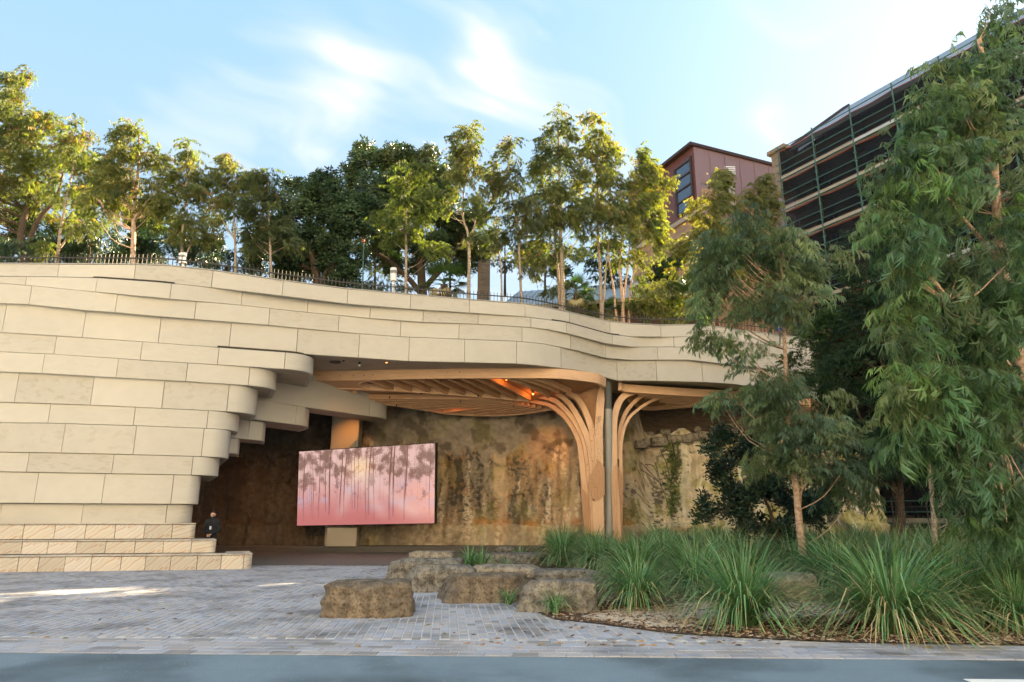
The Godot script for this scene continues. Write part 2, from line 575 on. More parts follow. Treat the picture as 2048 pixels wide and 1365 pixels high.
	m = mat("bark_dark", Color.WHITE, 0.95)
	m.albedo_texture = cloudy(83, 0.03, [[0.0, lin(.03, .022, .016)], [0.5, lin(.09, .065, .045)], [1.0, lin(.17, .13, .095)]], 512, 5)
	triplanar(m, 0.8)
	relief(m, grain, 3.0)
	for k in [["leaf", 0.65, Color(.95, .98, .45)], ["leaf_near", 0.42, Color(.92, 1.0, .7)], ["leaf_gloss", 0.3, Color(.3, .45, .15)], ["blade", 0.42, Color(.4, .55, .25)]]:
		m = mat(k[0], Color.WHITE, k[1])
		m.vertex_color_use_as_albedo = true
		m.backlight_enabled = true
		m.backlight = k[2]
	m = mat("chip", Color.WHITE, 0.95)
	m.vertex_color_use_as_albedo = true
	# the person
	mat("skin", lin(.42, .25, .17), 0.55)
	mat("black_cloth", lin(.012, .013, .016), 0.85)
	mat("hair", lin(.012, .01, .009), 0.6)
	mat("badge_blue", lin(.1, .3, .75), 0.4)
	mat("sign_blue", lin(.02, .06, .35), 0.5)


func _ready() -> void:
	# camera
	var cam := Camera3D.new()
	cam.name = "camera"
	add_child(cam)
	cam.position = EYE
	cam.rotation.x = PITCH
	cam.fov = rad_to_deg(2.0 * atan(682.5 / F))
	cam.near = 0.1
	cam.far = 1500.0
	cam.current = true
	# the sun stands behind the tower, ahead of the camera
	var sun := DirectionalLight3D.new()
	sun.name = "sun"
	add_child(sun)
	var az := deg_to_rad(45.0)
	var el := deg_to_rad(30.0)
	var to_sun := Vector3(sin(az) * cos(el), sin(el), -cos(az) * cos(el))
	sun.look_at_from_position(to_sun * 50.0, Vector3.ZERO)
	sun.light_energy = 1.6
	sun.light_color = Color(1.0, 0.88, 0.69)
	sun.light_angular_distance = 0.5
	sun.shadow_enabled = true
	sun.sky_mode = DirectionalLight3D.SKY_MODE_LIGHT_ONLY
	# sky and exposure
	var env := Environment.new()
	env.background_mode = Environment.BG_SKY
	env.sky = Sky.new()
	env.sky.sky_material = make_sky(to_sun)
	env.background_energy_multiplier = 0.112
	env.tonemap_mode = Environment.TONE_MAPPER_LINEAR
	env.tonemap_exposure = 10.0
	env.sdfgi_enabled = true
	env.ssao_enabled = true
	env.ssil_enabled = true
	var we := WorldEnvironment.new()
	we.name = "environment"
	we.environment = env
	add_child(we)

	materials()
	ground()
	paving()
	opposite_building()
	curved_wall()
	seat_steps()
	rock_and_cave()
	canopies()
	screen()
	scaffold_building()
	brick_building()
	cottage()
	terrace_fence()
	hill_trees()
	street_trees()
	boulders()
	grasses()
	small_things()
	person()


func make_sky(to_sun: Vector3) -> PanoramaSkyMaterial:
	var w := 2048
	var h := 1024
	var wisp := noise(1, 1.0, 5)
	var bend := noise(2, 1.0, 3)
	var bytes := PackedFloat32Array()
	bytes.resize(w * h * 3)
	var at := 0
	# a few wisps of cirrus: direction, size, strength
	var puffs := [[680, 125, 0.055, 1.0], [745, 180, 0.05, 0.8], [960, 100, 0.04, 1.0], [975, 165, 0.035, 1.0], [880, 250, 0.06, 0.6], [1095, 35, 0.05, 0.8], [1530, 235, 0.022, 1.3], [1555, 275, 0.02, 1.0], [640, 320, 0.05, 0.6], [1040, 215, 0.05, 0.5]]
	var where := []
	for p in puffs:
		var q := P(p[0], p[1], 10.0) - EYE
		where.append(q.normalized())
	for y in h:
		var up := PI * (0.5 - (y + 0.5) / h)
		var sy := sin(up)
		var cy := cos(up)
		for x in w:
			if up < -0.02:
				bytes[at] = 0.20; bytes[at + 1] = 0.20; bytes[at + 2] = 0.19
				at += 3
				continue
			var a := (x + 0.5) / w * TAU
			var d := Vector3(sin(a) * cy, sy, -cos(a) * cy)
			var k := pow(clampf(1.0 - sy, 0, 1), 1.6)
			var c := Vector3(0.31, 0.615, 0.98).lerp(Vector3(0.74, 0.88, 1.03), k)
			var s := d.dot(to_sun)
			var glow := exp((s - 1.0) * 15.0)
			c += Vector3(1.0, 0.97, 0.9) * glow * 0.5
			c += Vector3(0.10, 0.09, 0.03) * exp((s - 1.0) * 3.5)
			# thin high cloud, stretched along one direction
			var pl := Vector2(d.x, d.z) / (sy + 0.25)
			var ro := pl.rotated(0.62)
			var b := bend.get_noise_2d(ro.x * 1.2, ro.y * 1.2) * 0.5
			var ci := wisp.get_noise_2d(ro.x * 1.1 + b, ro.y * 4.2 + b * 1.5)
			var veil := smoothstep(0.0, 0.6, ci) * 0.28 * smoothstep(0.02, 0.2, sy)
			for i in where.size():
				var r: float = 1.0 - d.dot(where[i])
				var size: float = puffs[i][2]
				if r < size * size * 3.0:
					veil += exp(-r / (size * size * 0.5)) * puffs[i][3] * 0.65 * (0.45 + 0.9 * ci + 0.5 * wisp.get_noise_2d(ro.x * 5.0, ro.y * 11.0))
			c = c.lerp(Vector3(1.12, 1.1, 1.08), clampf(veil, 0, 0.85))
			bytes[at] = c.x; bytes[at + 1] = c.y; bytes[at + 2] = c.z
			at += 3
	var im := Image.create_from_data(w, h, false, Image.FORMAT_RGBF, bytes.to_byte_array())
	var sky := PanoramaSkyMaterial.new()
	sky.panorama = ImageTexture.create_from_image(im)
	return sky


# ---------- ground ----------
func sheet(poly: PackedVector2Array, h: float) -> ArrayMesh:
	var b := MB.new()
	var idx := Geometry2D.triangulate_polygon(poly)
	for i in range(0, idx.size(), 3):
		var q := []
		for k in 3:
			q.append(Vector3(poly[idx[i + k]].x, h, poly[idx[i + k]].y))
		b.tri(q[0], q[1], q[2], Vector3.UP, Vector3.UP, Vector3.UP, poly[idx[i]], poly[idx[i + 1]], poly[idx[i + 2]])
	return b.done()

func xz(v: Vector3) -> Vector2:
	return Vector2(v.x, v.z)

var edge_a: Vector3
var edge_u: Vector3
var edge_v: Vector3
func ground() -> void:
	var g0 := G(0, 1304.5)
	var g1 := G(2048, 1320)
	edge_a = g0.lerp(g1, 0.5)
	edge_u = (g1 - g0).normalized()
	edge_v = Vector3(edge_u.z, 0, -edge_u.x)
	var b := MB.new()
	b.quad(Vector3(-400, -0.3, 300), Vector3(400, -0.3, 300), Vector3(400, -0.3, -600), Vector3(-400, -0.3, -600), Vector3.UP)
	structure("ground", b.done(), M.earth)
	# the road runs across in front, its far edge flush with the paving
	var far := 0.0
	b = MB.new()
	var rows := []
	var uv := []
	for i in 2:
		var p := PackedVector3Array()
		var t := PackedVector2Array()
		for j in 121:
			var s := -90.0 + j * 1.5
			p.append(edge_a + edge_u * s - edge_v * (0.0 if i == 0 else 26.0) + Vector3(0, -0.012, 0))
			t.append(V2)
		rows.append(p)
		uv.append(t)
	b.grid(rows, uv, false)
	structure("road", b.done(), M.asphalt)
	# a short piece of a white line at the near edge of the view
	b = MB.new()
	var l0 := G(1936, 1361)
	var l1 := G(2600, 1361)
	b.box(Transform3D(Basis(edge_u, Vector3.UP, -edge_v), l0.lerp(l1, 0.5) + Vector3(0, -0.008, 0) - edge_v * 0.06), Vector3(l0.distance_to(l1), 0.006, 0.14))
	var o := structure("road_marking", b.done(), M.line_paint)
	# the bed of mulch under the planting
	bed = PackedVector2Array()
	for p in [[1290, 1108], [1080, 1108], [960, 1112], [900, 1122], [905, 1140], [960, 1160], [1010, 1190], [1042, 1213], [1110, 1240], [1180, 1247], [1260, 1257], [1340, 1268], [1420, 1273], [1560, 1281], [1720, 1287], [1900, 1290], [2048, 1292]]:
		bed.append(xz(G(p[0], p[1])))
	bed.append(Vector2(30, bed[bed.size() - 1].y + 1.1))
	bed.append(Vector2(30, -34.0))
	bed.append(Vector2(bed[0].x, -34.0))
	structure("garden_bed", sheet(bed, 0.012), M.mulch)
	var path := PackedVector2Array()
	for p in [[1160, 1236], [1230, 1222], [1330, 1212], [1420, 1205], [1560, 1196], [1700, 1200], [1760, 1215], [1690, 1232], [1560, 1240], [1440, 1246], [1370, 1258], [1310, 1257], [1225, 1245]]:
		path.append(xz(G(p[0], p[1])))
	structure("sand_path", sheet(path, 0.02), M.sand)

var bed: PackedVector2Array

func paving() -> void:
	# mortar sheet, then one sett after the other on it
	var far_z := -24.0
	var b := MB.new()
	var c0 := edge_a - edge_u * 40.0
	var c1 := edge_a + edge_u * 40.0
	b.quad(c0 + Vector3(0, -0.008, 0), c1 + Vector3(0, -0.008, 0), Vector3(c1.x, -0.008, -46), Vector3(c0.x, -0.008, -46), Vector3.UP)
	var root := structure("pavement", b.done(), M.mortar)
	# dark smooth floor under the canopy
	b = MB.new()
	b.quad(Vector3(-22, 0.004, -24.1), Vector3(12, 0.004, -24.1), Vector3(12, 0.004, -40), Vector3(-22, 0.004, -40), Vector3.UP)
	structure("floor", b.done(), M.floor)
	var r := rng(3)
	var tones := []
	for k in 40:
		var g := r.randf_range(0.42, 0.52)
		var warm := r.randf()
		tones.append(Color(g * (0.93 + 0.15 * warm), g * (1.0 + 0.015 * warm), g * (1.17 - 0.17 * warm)))
	for k in 3:
		tones.append(Color(0.34, 0.335, 0.335))
	var mesh_for := func(size: Vector3) -> ArrayMesh:
		var q := MB.new()
		var h := size * 0.5
		var e := 0.008
		# a sett: worn top, sloped shoulders, short sides
		var top := [Vector3(-h.x + e, h.y, -h.z + e), Vector3(h.x - e, h.y, -h.z + e), Vector3(h.x - e, h.y, h.z - e), Vector3(-h.x + e, h.y, h.z - e)]
		var mid := [Vector3(-h.x, h.y - e * 0.7, -h.z), Vector3(h.x, h.y - e * 0.7, -h.z), Vector3(h.x, h.y - e * 0.7, h.z), Vector3(-h.x, h.y - e * 0.7, h.z)]
		q.quad(top[0], top[1], top[2], top[3], Vector3.UP)
		for k in 4:
			var j := (k + 1) % 4
			var side: Vector3 = (mid[k] + mid[j]) * 0.5
			side.y = 0.0
			q.quad(top[k], top[j], mid[j], mid[k], side.normalized() + Vector3.UP)
			q.quad(mid[k], mid[j], mid[j] - Vector3(0, size.y - e, 0), mid[k] - Vector3(0, size.y - e, 0), side)
		return q.done()
	var border: ArrayMesh = mesh_for.call(Vector3(0.314, 0.05, 0.198))
	var sett: ArrayMesh = mesh_for.call(Vector3(0.117, 0.05, 0.201))
	var all := []
	var basis := Basis(edge_u, Vector3.UP, -edge_v)
	for row in 5:
		for k in range(-48, 49):
			var s := (k + (0.5 if row % 2 == 1 else 0.0) + 0.13 * row) * 0.322
			var at := edge_a + edge_u * s + edge_v * (0.105 + row * 0.205)
			if paved(at):
				all.append([border, Transform3D(basis.rotated(Vector3.UP, r.randf_range(-0.008, 0.008)), at + Vector3(0, -0.0255 + r.randf_range(-0.003, 0.003), 0)), tones[r.randi() % tones.size()]])
	var turn := deg_to_rad(5.2)
	var along := Vector3(-sin(turn), 0, -cos(turn))
	var across := Vector3(cos(turn), 0, -sin(turn))
	var fb := Basis(across, Vector3.UP, -along)
	var start := edge_a + edge_v * 1.045
	for k in range(-150, 120):
		var s := k * 0.130 + 0.02
		# where this column meets the border
		var foot := start + across * s
		var off := (start - foot).dot(edge_v) / along.dot(edge_v)
		var first := foot + along * off
		var stagger := 0.104 if k % 2 == 0 else 0.0
		stagger += r.randf_range(-0.02, 0.02)
		for j in range(0, 92):
			var at := first + along * (0.1 + j * 0.207 + stagger)
			if at.z < far_z or not paved(at):
				continue
			var pxx := at.x / -at.z
			if absf(pxx) > 1.0:
				continue
			all.append([sett, Transform3D(fb.rotated(Vector3.UP, r.randf_range(-0.012, 0.012)), at + Vector3(r.randf_range(-0.003, 0.003), -0.0255 + r.randf_range(-0.003, 0.003), 0)), tones[r.randi() % tones.size()]])
	# the 300 that show largest are pieces of their own
	var order := range(all.size())
	var seen := []
	for i in order:
		var at: Vector3 = all[i][1].origin
		var inside := absf(at.x / -at.z) < 0.68 and at.z < -8.7
		seen.append([(1.0 if inside else 0.0) * (2.6 if all[i][0] == border else 1.0) / (at.z * at.z), i])
	seen.sort_custom(func(p, q): return p[0] > q[0])
	var tint_mat := {}
	var left := {}
	for n in seen.size():
		var a: Array = all[seen[n][1]]
		if n < 300:
			var key: Color = a[2]
			if not tint_mat.has(key):
				var m: StandardMaterial3D = M.paver.duplicate()
				m.vertex_color_use_as_albedo = false
				m.albedo_color = key.linear_to_srgb()
				tint_mat[key] = m
			part(root, "paver", a[0], tint_mat[key], a[1])
		else:
			if not left.has(a[0]):
				left[a[0]] = [[], []]
			left[a[0]][0].append(a[1])
			left[a[0]][1].append(a[2])
	for mesh in left:
		var o := many(root, "pavers", mesh, M.paver, left[mesh][0], left[mesh][1])
		o.set_meta("kind", "stuff")

func paved(at: Vector3) -> bool:
	return not Geometry2D.is_point_in_polygon(Vector2(at.x, at.z), bed)


# ---------- the curved sandstone-coloured wall ----------
const Z_WALL := [Vector2(-260, 22.6), Vector2(0, 23.0), Vector2(270, 23.05), Vector2(420, 23.9), Vector2(560, 25.0), Vector2(690, 26.0), Vector2(820, 26.9), Vector2(940, 27.5), Vector2(1060, 28.1), Vector2(1139, 29.0), Vector2(1220, 30.0), Vector2(1322, 30.4), Vector2(1404, 30.4), Vector2(1560, 30.0), Vector2(1700, 29.4)]
const LEVEL := [
	[Vector2(0, 528), Vector2(270, 529.5), Vector2(330, 531), Vector2(420, 541), Vector2(560, 561), Vector2(690, 578), Vector2(850, 592), Vector2(940, 600), Vector2(1050, 608), Vector2(1096, 616), Vector2(1138, 625), Vector2(1219, 643.5), Vector2(1260, 648), Vector2(1322, 651), Vector2(1404, 650), Vector2(1459, 658), Vector2(1538, 668), Vector2(1640, 680)],
	[Vector2(0, 553), Vector2(106, 554), Vector2(192, 556), Vector2(308, 564), Vector2(422, 575), Vector2(564, 592), Vector2(695, 608), Vector2(821, 618.5), Vector2(937, 626), Vector2(1051, 634), Vector2(1134, 645), Vector2(1220, 669), Vector2(1261, 673.6), Vector2(1339, 674.6), Vector2(1404, 673), Vector2(1459, 682), Vector2(1538, 692), Vector2(1640, 704)],
	[Vector2(0, 567), Vector2(51, 571), Vector2(164, 582), Vector2(233, 588), Vector2(339, 598), Vector2(482, 611), Vector2(616, 625.5), Vector2(739, 637), Vector2(846, 645), Vector2(956, 649), Vector2(1061, 655.5), Vector2(1100, 660), Vector2(1144, 669.5), Vector2(1213, 688), Vector2(1264, 694.5), Vector2(1374, 694.5), Vector2(1442, 701), Vector2(1538, 712), Vector2(1640, 724)],
	[Vector2(0, 607), Vector2(58, 609), Vector2(171, 621), Vector2(229, 625), Vector2(318, 633), Vector2(388, 638.6), Vector2(537, 650.5), Vector2(600, 657), Vector2(718, 668), Vector2(800, 674), Vector2(928, 679), Vector2(1033, 683), Vector2(1086, 688), Vector2(1154, 701.6), Vector2(1213, 717), Vector2(1264, 721), Vector2(1374, 720), Vector2(1442, 727.6), Vector2(1528, 738), Vector2(1640, 750)],
	[Vector2(0, 665), Vector2(166, 675.5), Vector2(316, 686.5), Vector2(458, 697), Vector2(582, 706), Vector2(626, 710), Vector2(718, 716), Vector2(819, 723), Vector2(928, 725.5), Vector2(1033, 728), Vector2(1079, 732), Vector2(1154, 741), Vector2(1202, 753), Vector2(1233, 762), Vector2(1312, 762.5), Vector2(1408, 765), Vector2(1469, 769), Vector2(1528, 779), Vector2(1640, 795)],
	[Vector2(0, 704), Vector2(108, 709), Vector2(280, 720.7), Vector2(434, 730), Vector2(580, 739.5), Vector2(640, 744)],
	[Vector2(0, 744), Vector2(84, 747), Vector2(232, 756), Vector2(372, 763.4), Vector2(504, 772), Vector2(560, 776)],
	[Vector2(0, 805), Vector2(29, 805.5), Vector2(181, 810.6), Vector2(325, 817.5), Vector2(460, 824), Vector2(520, 828)],
	[Vector2(0, 846), Vector2(97, 847), Vector2(267, 852), Vector2(424, 858), Vector2(500, 861)],
	[Vector2(0, 905), Vector2(123, 906.5), Vector2(267, 910), Vector2(404, 914), Vector2(460, 916)],
	[Vector2(0, 944), Vector2(53, 945), Vector2(224, 948), Vector2(382, 951), Vector2(440, 952)],
	[Vector2(0, 1007), Vector2(342, 1009), Vector2(400, 1009.5)],
	[Vector2(0, 1050), Vector2(383, 1050)]]
const OFFSET := [
	[Vector2(-260, .05), Vector2(270, .07), Vector2(420, .2), Vector2(700, .24), Vector2(940, .14), Vector2(1060, .1), Vector2(1220, .06), Vector2(1270, .16), Vector2(1340, .06), Vector2(1540, .1)],
	[Vector2(-260, .05), Vector2(130, .1), Vector2(300, .22), Vector2(480, .1), Vector2(620, .05), Vector2(800, .1), Vector2(1050, .08), Vector2(1140, .24), Vector2(1240, .2), Vector2(1300, .02), Vector2(1400, .1), Vector2(1540, .14)],
	[Vector2(-260, .08), Vector2(60, .1), Vector2(230, .13), Vector2(540, .08), Vector2(700, .04), Vector2(1050, .06), Vector2(1150, .14), Vector2(1260, .05), Vector2(1400, .14), Vector2(1540, .18)],
	[Vector2(-260, .02), Vector2(540, .0), Vector2(700, .0), Vector2(900, .08), Vector2(1090, .13), Vector2(1220, -.05), Vector2(1300, .0), Vector2(1400, .02), Vector2(1540, .05)],
	[Vector2(-260, .0), Vector2(300, .0), Vector2(460, .08), Vector2(640, .2)],
	[Vector2(-260, -.02), Vector2(600, .04)], [Vector2(-260, -.09), Vector2(540, -.04)], [Vector2(-260, -.14), Vector2(520, -.06)], [Vector2(-260, -.09), Vector2(500, -.03)],
	[Vector2(-260, -.12), Vector2(480, -.06)], [Vector2(-260, -.16), Vector2(460, -.1)], [Vector2(-260, -.27), Vector2(420, -.2)]]
const ENDS := [0, 0, 0, 0, 627, 553, 514.5, 478, 459.5, 438, 399, 384]
const JOINTS := [
	[-190, -40, 116, 269, 424, 565, 695, 821, 939, 1050, 1139, 1220, 1322, 1430, 1520],
	[-250, -100, 51, 192, 341, 483, 615, 740, 846, 956, 1062, 1133, 1225, 1348, 1450, 1540],
	[-240, -95, 60, 232, 390, 538, 677, 801, 918, 1044, 1141, 1211, 1316, 1400, 1490],
	[-150, 8, 168, 319, 460, 594, 718, 818, 929, 1033, 1122, 1234, 1313, 1405, 1500],
	[-230, -60, 110, 282, 436, 581], [-220, -66, 86, 234, 373, 506], [-120, 33, 184, 326, 462], [-240, -70, 98, 268, 424], [-170, -20, 126, 269, 405],
	[-240, -95, 55, 225, 384], [-200, -60, 72, 206, 344], [-160, 0, 164, 332]]

# samples of one course: [where it is seen, plan, outward, top, bottom]
func course(c: int) -> Array:
	var out := []
	var x_end: float = ENDS[c] if ENDS[c] > 0 else 1640.0
	var x := -260.0
	var m := 0
	while true:
		var xx := minf(x, x_end)
		var z := knots(Z_WALL, xx) - 1.6 * knots(OFFSET[c], xx)
		var yt := lines(LEVEL[c], xx)
		var yb := lines(LEVEL[c + 1], xx)
		out.append([xx, Vector2(side_of(xx, (yt + yb) * 0.5) * z, -z), V2, H(yt, z), H(yb, z)])
		if x >= x_end:
			break
		x += 14.0
	if ENDS[c] > 0:
		# round the corner and run back into the cave
		var corner: Vector2 = out[out.size() - 1][1]
		var t: Vector2 = (corner - out[out.size() - 4][1]).normalized()
		var u := corner.normalized()
		var turn := t.angle_to(u)
		var radius := 0.95 if c < 8 else 0.7
		if c >= 10:
			radius = 0.45
		var reach := radius * tan(absf(turn) * 0.5)
		while out.size() > 4 and (out[out.size() - 1][1] as Vector2).distance_to(corner) < reach + 0.02:
			out.pop_back()
		var last: Array = out[out.size() - 1]
		var s := corner - t * reach
		var from := s + t.orthogonal() * radius * signf(turn) * -1.0
		if (from - corner).dot(u) < 0.0:
			from = s - t.orthogonal() * radius * signf(turn) * -1.0
		out.append([x_end - 0.001 + 0.0, s, V2, last[3], last[4]])
		var a0 := (s - from).angle()
		for k in range(1, 11):
			var a := a0 + turn * k / 10.0
			out.append([x_end + k, from + Vector2(cos(a), sin(a)) * radius, V2, last[3], last[4]])
		var e: Vector2 = out[out.size() - 1][1]
		var back := u.rotated(-signf(turn) * -0.07)
		if back.x > u.x:
			back = u.rotated(signf(turn) * -0.07)
		for k in range(1, 6):
			out.append([x_end + 10 + k, e + back * k * 0.9, V2, last[3], last[4]])
	for i in out.size():
		var d: Vector2 = out[mini(i + 1, out.size() - 1)][1] - out[maxi(i - 1, 0)][1]
		out[i][2] = Vector2(-d.y, d.x).normalized()
		if i > 0 and i < out.size() and out[i][2].dot(out[i - 1][2]) < 0.0:
			out[i][2] = -out[i][2]
		if i == 0 and out[i][2].y < 0.0:
			out[i][2] = -out[i][2]
	return out

func course_at(s: Array, x: float) -> Array:
	for i in s.size() - 1:
		if x <= s[i + 1][0]:
			var u := clampf((x - s[i][0]) / maxf(0.0001, s[i + 1][0] - s[i][0]), 0, 1)
			return [x, (s[i][1] as Vector2).lerp(s[i + 1][1], u), (s[i][2] as Vector2).lerp(s[i + 1][2], u).normalized(), lerpf(s[i][3], s[i + 1][3], u), lerpf(s[i][4], s[i + 1][4], u)]
	return s[s.size() - 1]

func panel(s: Array, x0: float, x1: float, thick: float) -> ArrayMesh:
	var pts := [course_at(s, x0)]
	for q in s:
		if q[0] > x0 + 0.01 and q[0] < x1 - 0.01:
			pts.append(q)
	pts.append(course_at(s, x1))
	# open the joint by 11 mm each side
	var d: Vector2 = (pts[1][1] - pts[0][1])
	pts[0] = pts[0].duplicate()
	pts[0][1] += d.normalized() * minf(0.009, d.length() * 0.4)
	var n := pts.size() - 1
	d = pts[n][1] - pts[n - 1][1]
	pts[n] = pts[n].duplicate()
	pts[n][1] -= d.normalized() * minf(0.009, d.length() * 0.4)
	var b := MB.new()
	var run := PackedFloat32Array([0.0])
	for i in range(1, pts.size()):
		run.append(run[i - 1] + (pts[i][1] as Vector2).distance_to(pts[i - 1][1]))
	var total := maxf(run[n], 0.01)
	var e := 0.012
	for i in n:
		var a: Array = pts[i]
		var z: Array = pts[i + 1]
		var na := Vector3(a[2].x, 0, a[2].y)
		var nz := Vector3(z[2].x, 0, z[2].y)
		var pa := Vector3(a[1].x, 0, a[1].y)
		var pz := Vector3(z[1].x, 0, z[1].y)
		var ua := run[i] / total
		var uz := run[i + 1] / total
		var ta := a[3] - 0.008 as float
		var tz := z[3] - 0.008 as float
		var ba := a[4] + 0.008 as float
		var bz := z[4] + 0.008 as float
		var Y := Vector3.UP
		# front, with a small arris along its top and bottom
		b.tri(pa + Y * (ta - e), pz + Y * (tz - e), pz + Y * (bz + e), na, nz, nz, Vector2(ua, 0), Vector2(uz, 0), Vector2(uz, 1))
		b.tri(pa + Y * (ta - e), pz + Y * (bz + e), pa + Y * (ba + e), na, nz, na, Vector2(ua, 0), Vector2(uz, 1), Vector2(ua, 1))
		b.quad(pa + Y * (ta - e), pz + Y * (tz - e), pz - nz * e + Y * tz, pa - na * e + Y * ta, na + Y, Vector2(ua, 0), Vector2(uz, 0), Vector2(uz, 0.02), Vector2(ua, 0.02))
		b.quad(pa + Y * (ba + e), pz + Y * (bz + e), pz - nz * e + Y * bz, pa - na * e + Y * ba, na - Y, Vector2(ua, 0.98), Vector2(uz, 0.98), Vector2(uz, 1), Vector2(ua, 1))
		# top and underside
		b.quad(pa - na * e + Y * ta, pz - nz * e + Y * tz, pz - nz * thick + Y * tz, pa - na * thick + Y * ta, Y, Vector2(ua, 0), Vector2(uz, 0), Vector2(uz, .1), Vector2(ua, .1))
		b.quad(pa - na * e + Y * ba, pz - nz * e + Y * bz, pz - nz * thick + Y * bz, pa - na * thick + Y * ba, -Y, Vector2(ua, .9), Vector2(uz, .9), Vector2(uz, 1), Vector2(ua, 1))
	for w in [0, n]:
		var a: Array = pts[w]
		var na := Vector3(a[2].x, 0, a[2].y)
		var pa := Vector3(a[1].x, 0, a[1].y)
		var hint: Vector2 = (pts[0][1] - pts[1][1]) if w == 0 else (pts[n][1] - pts[n - 1][1])
		b.quad(pa + Vector3.UP * (a[3] - 0.008), pa + Vector3.UP * (a[4] + 0.008), pa - na * thick + Vector3.UP * (a[4] + 0.008), pa - na * thick + Vector3.UP * (a[3] - 0.008), Vector3(hint.x, 0, hint.y))
	return b.done()

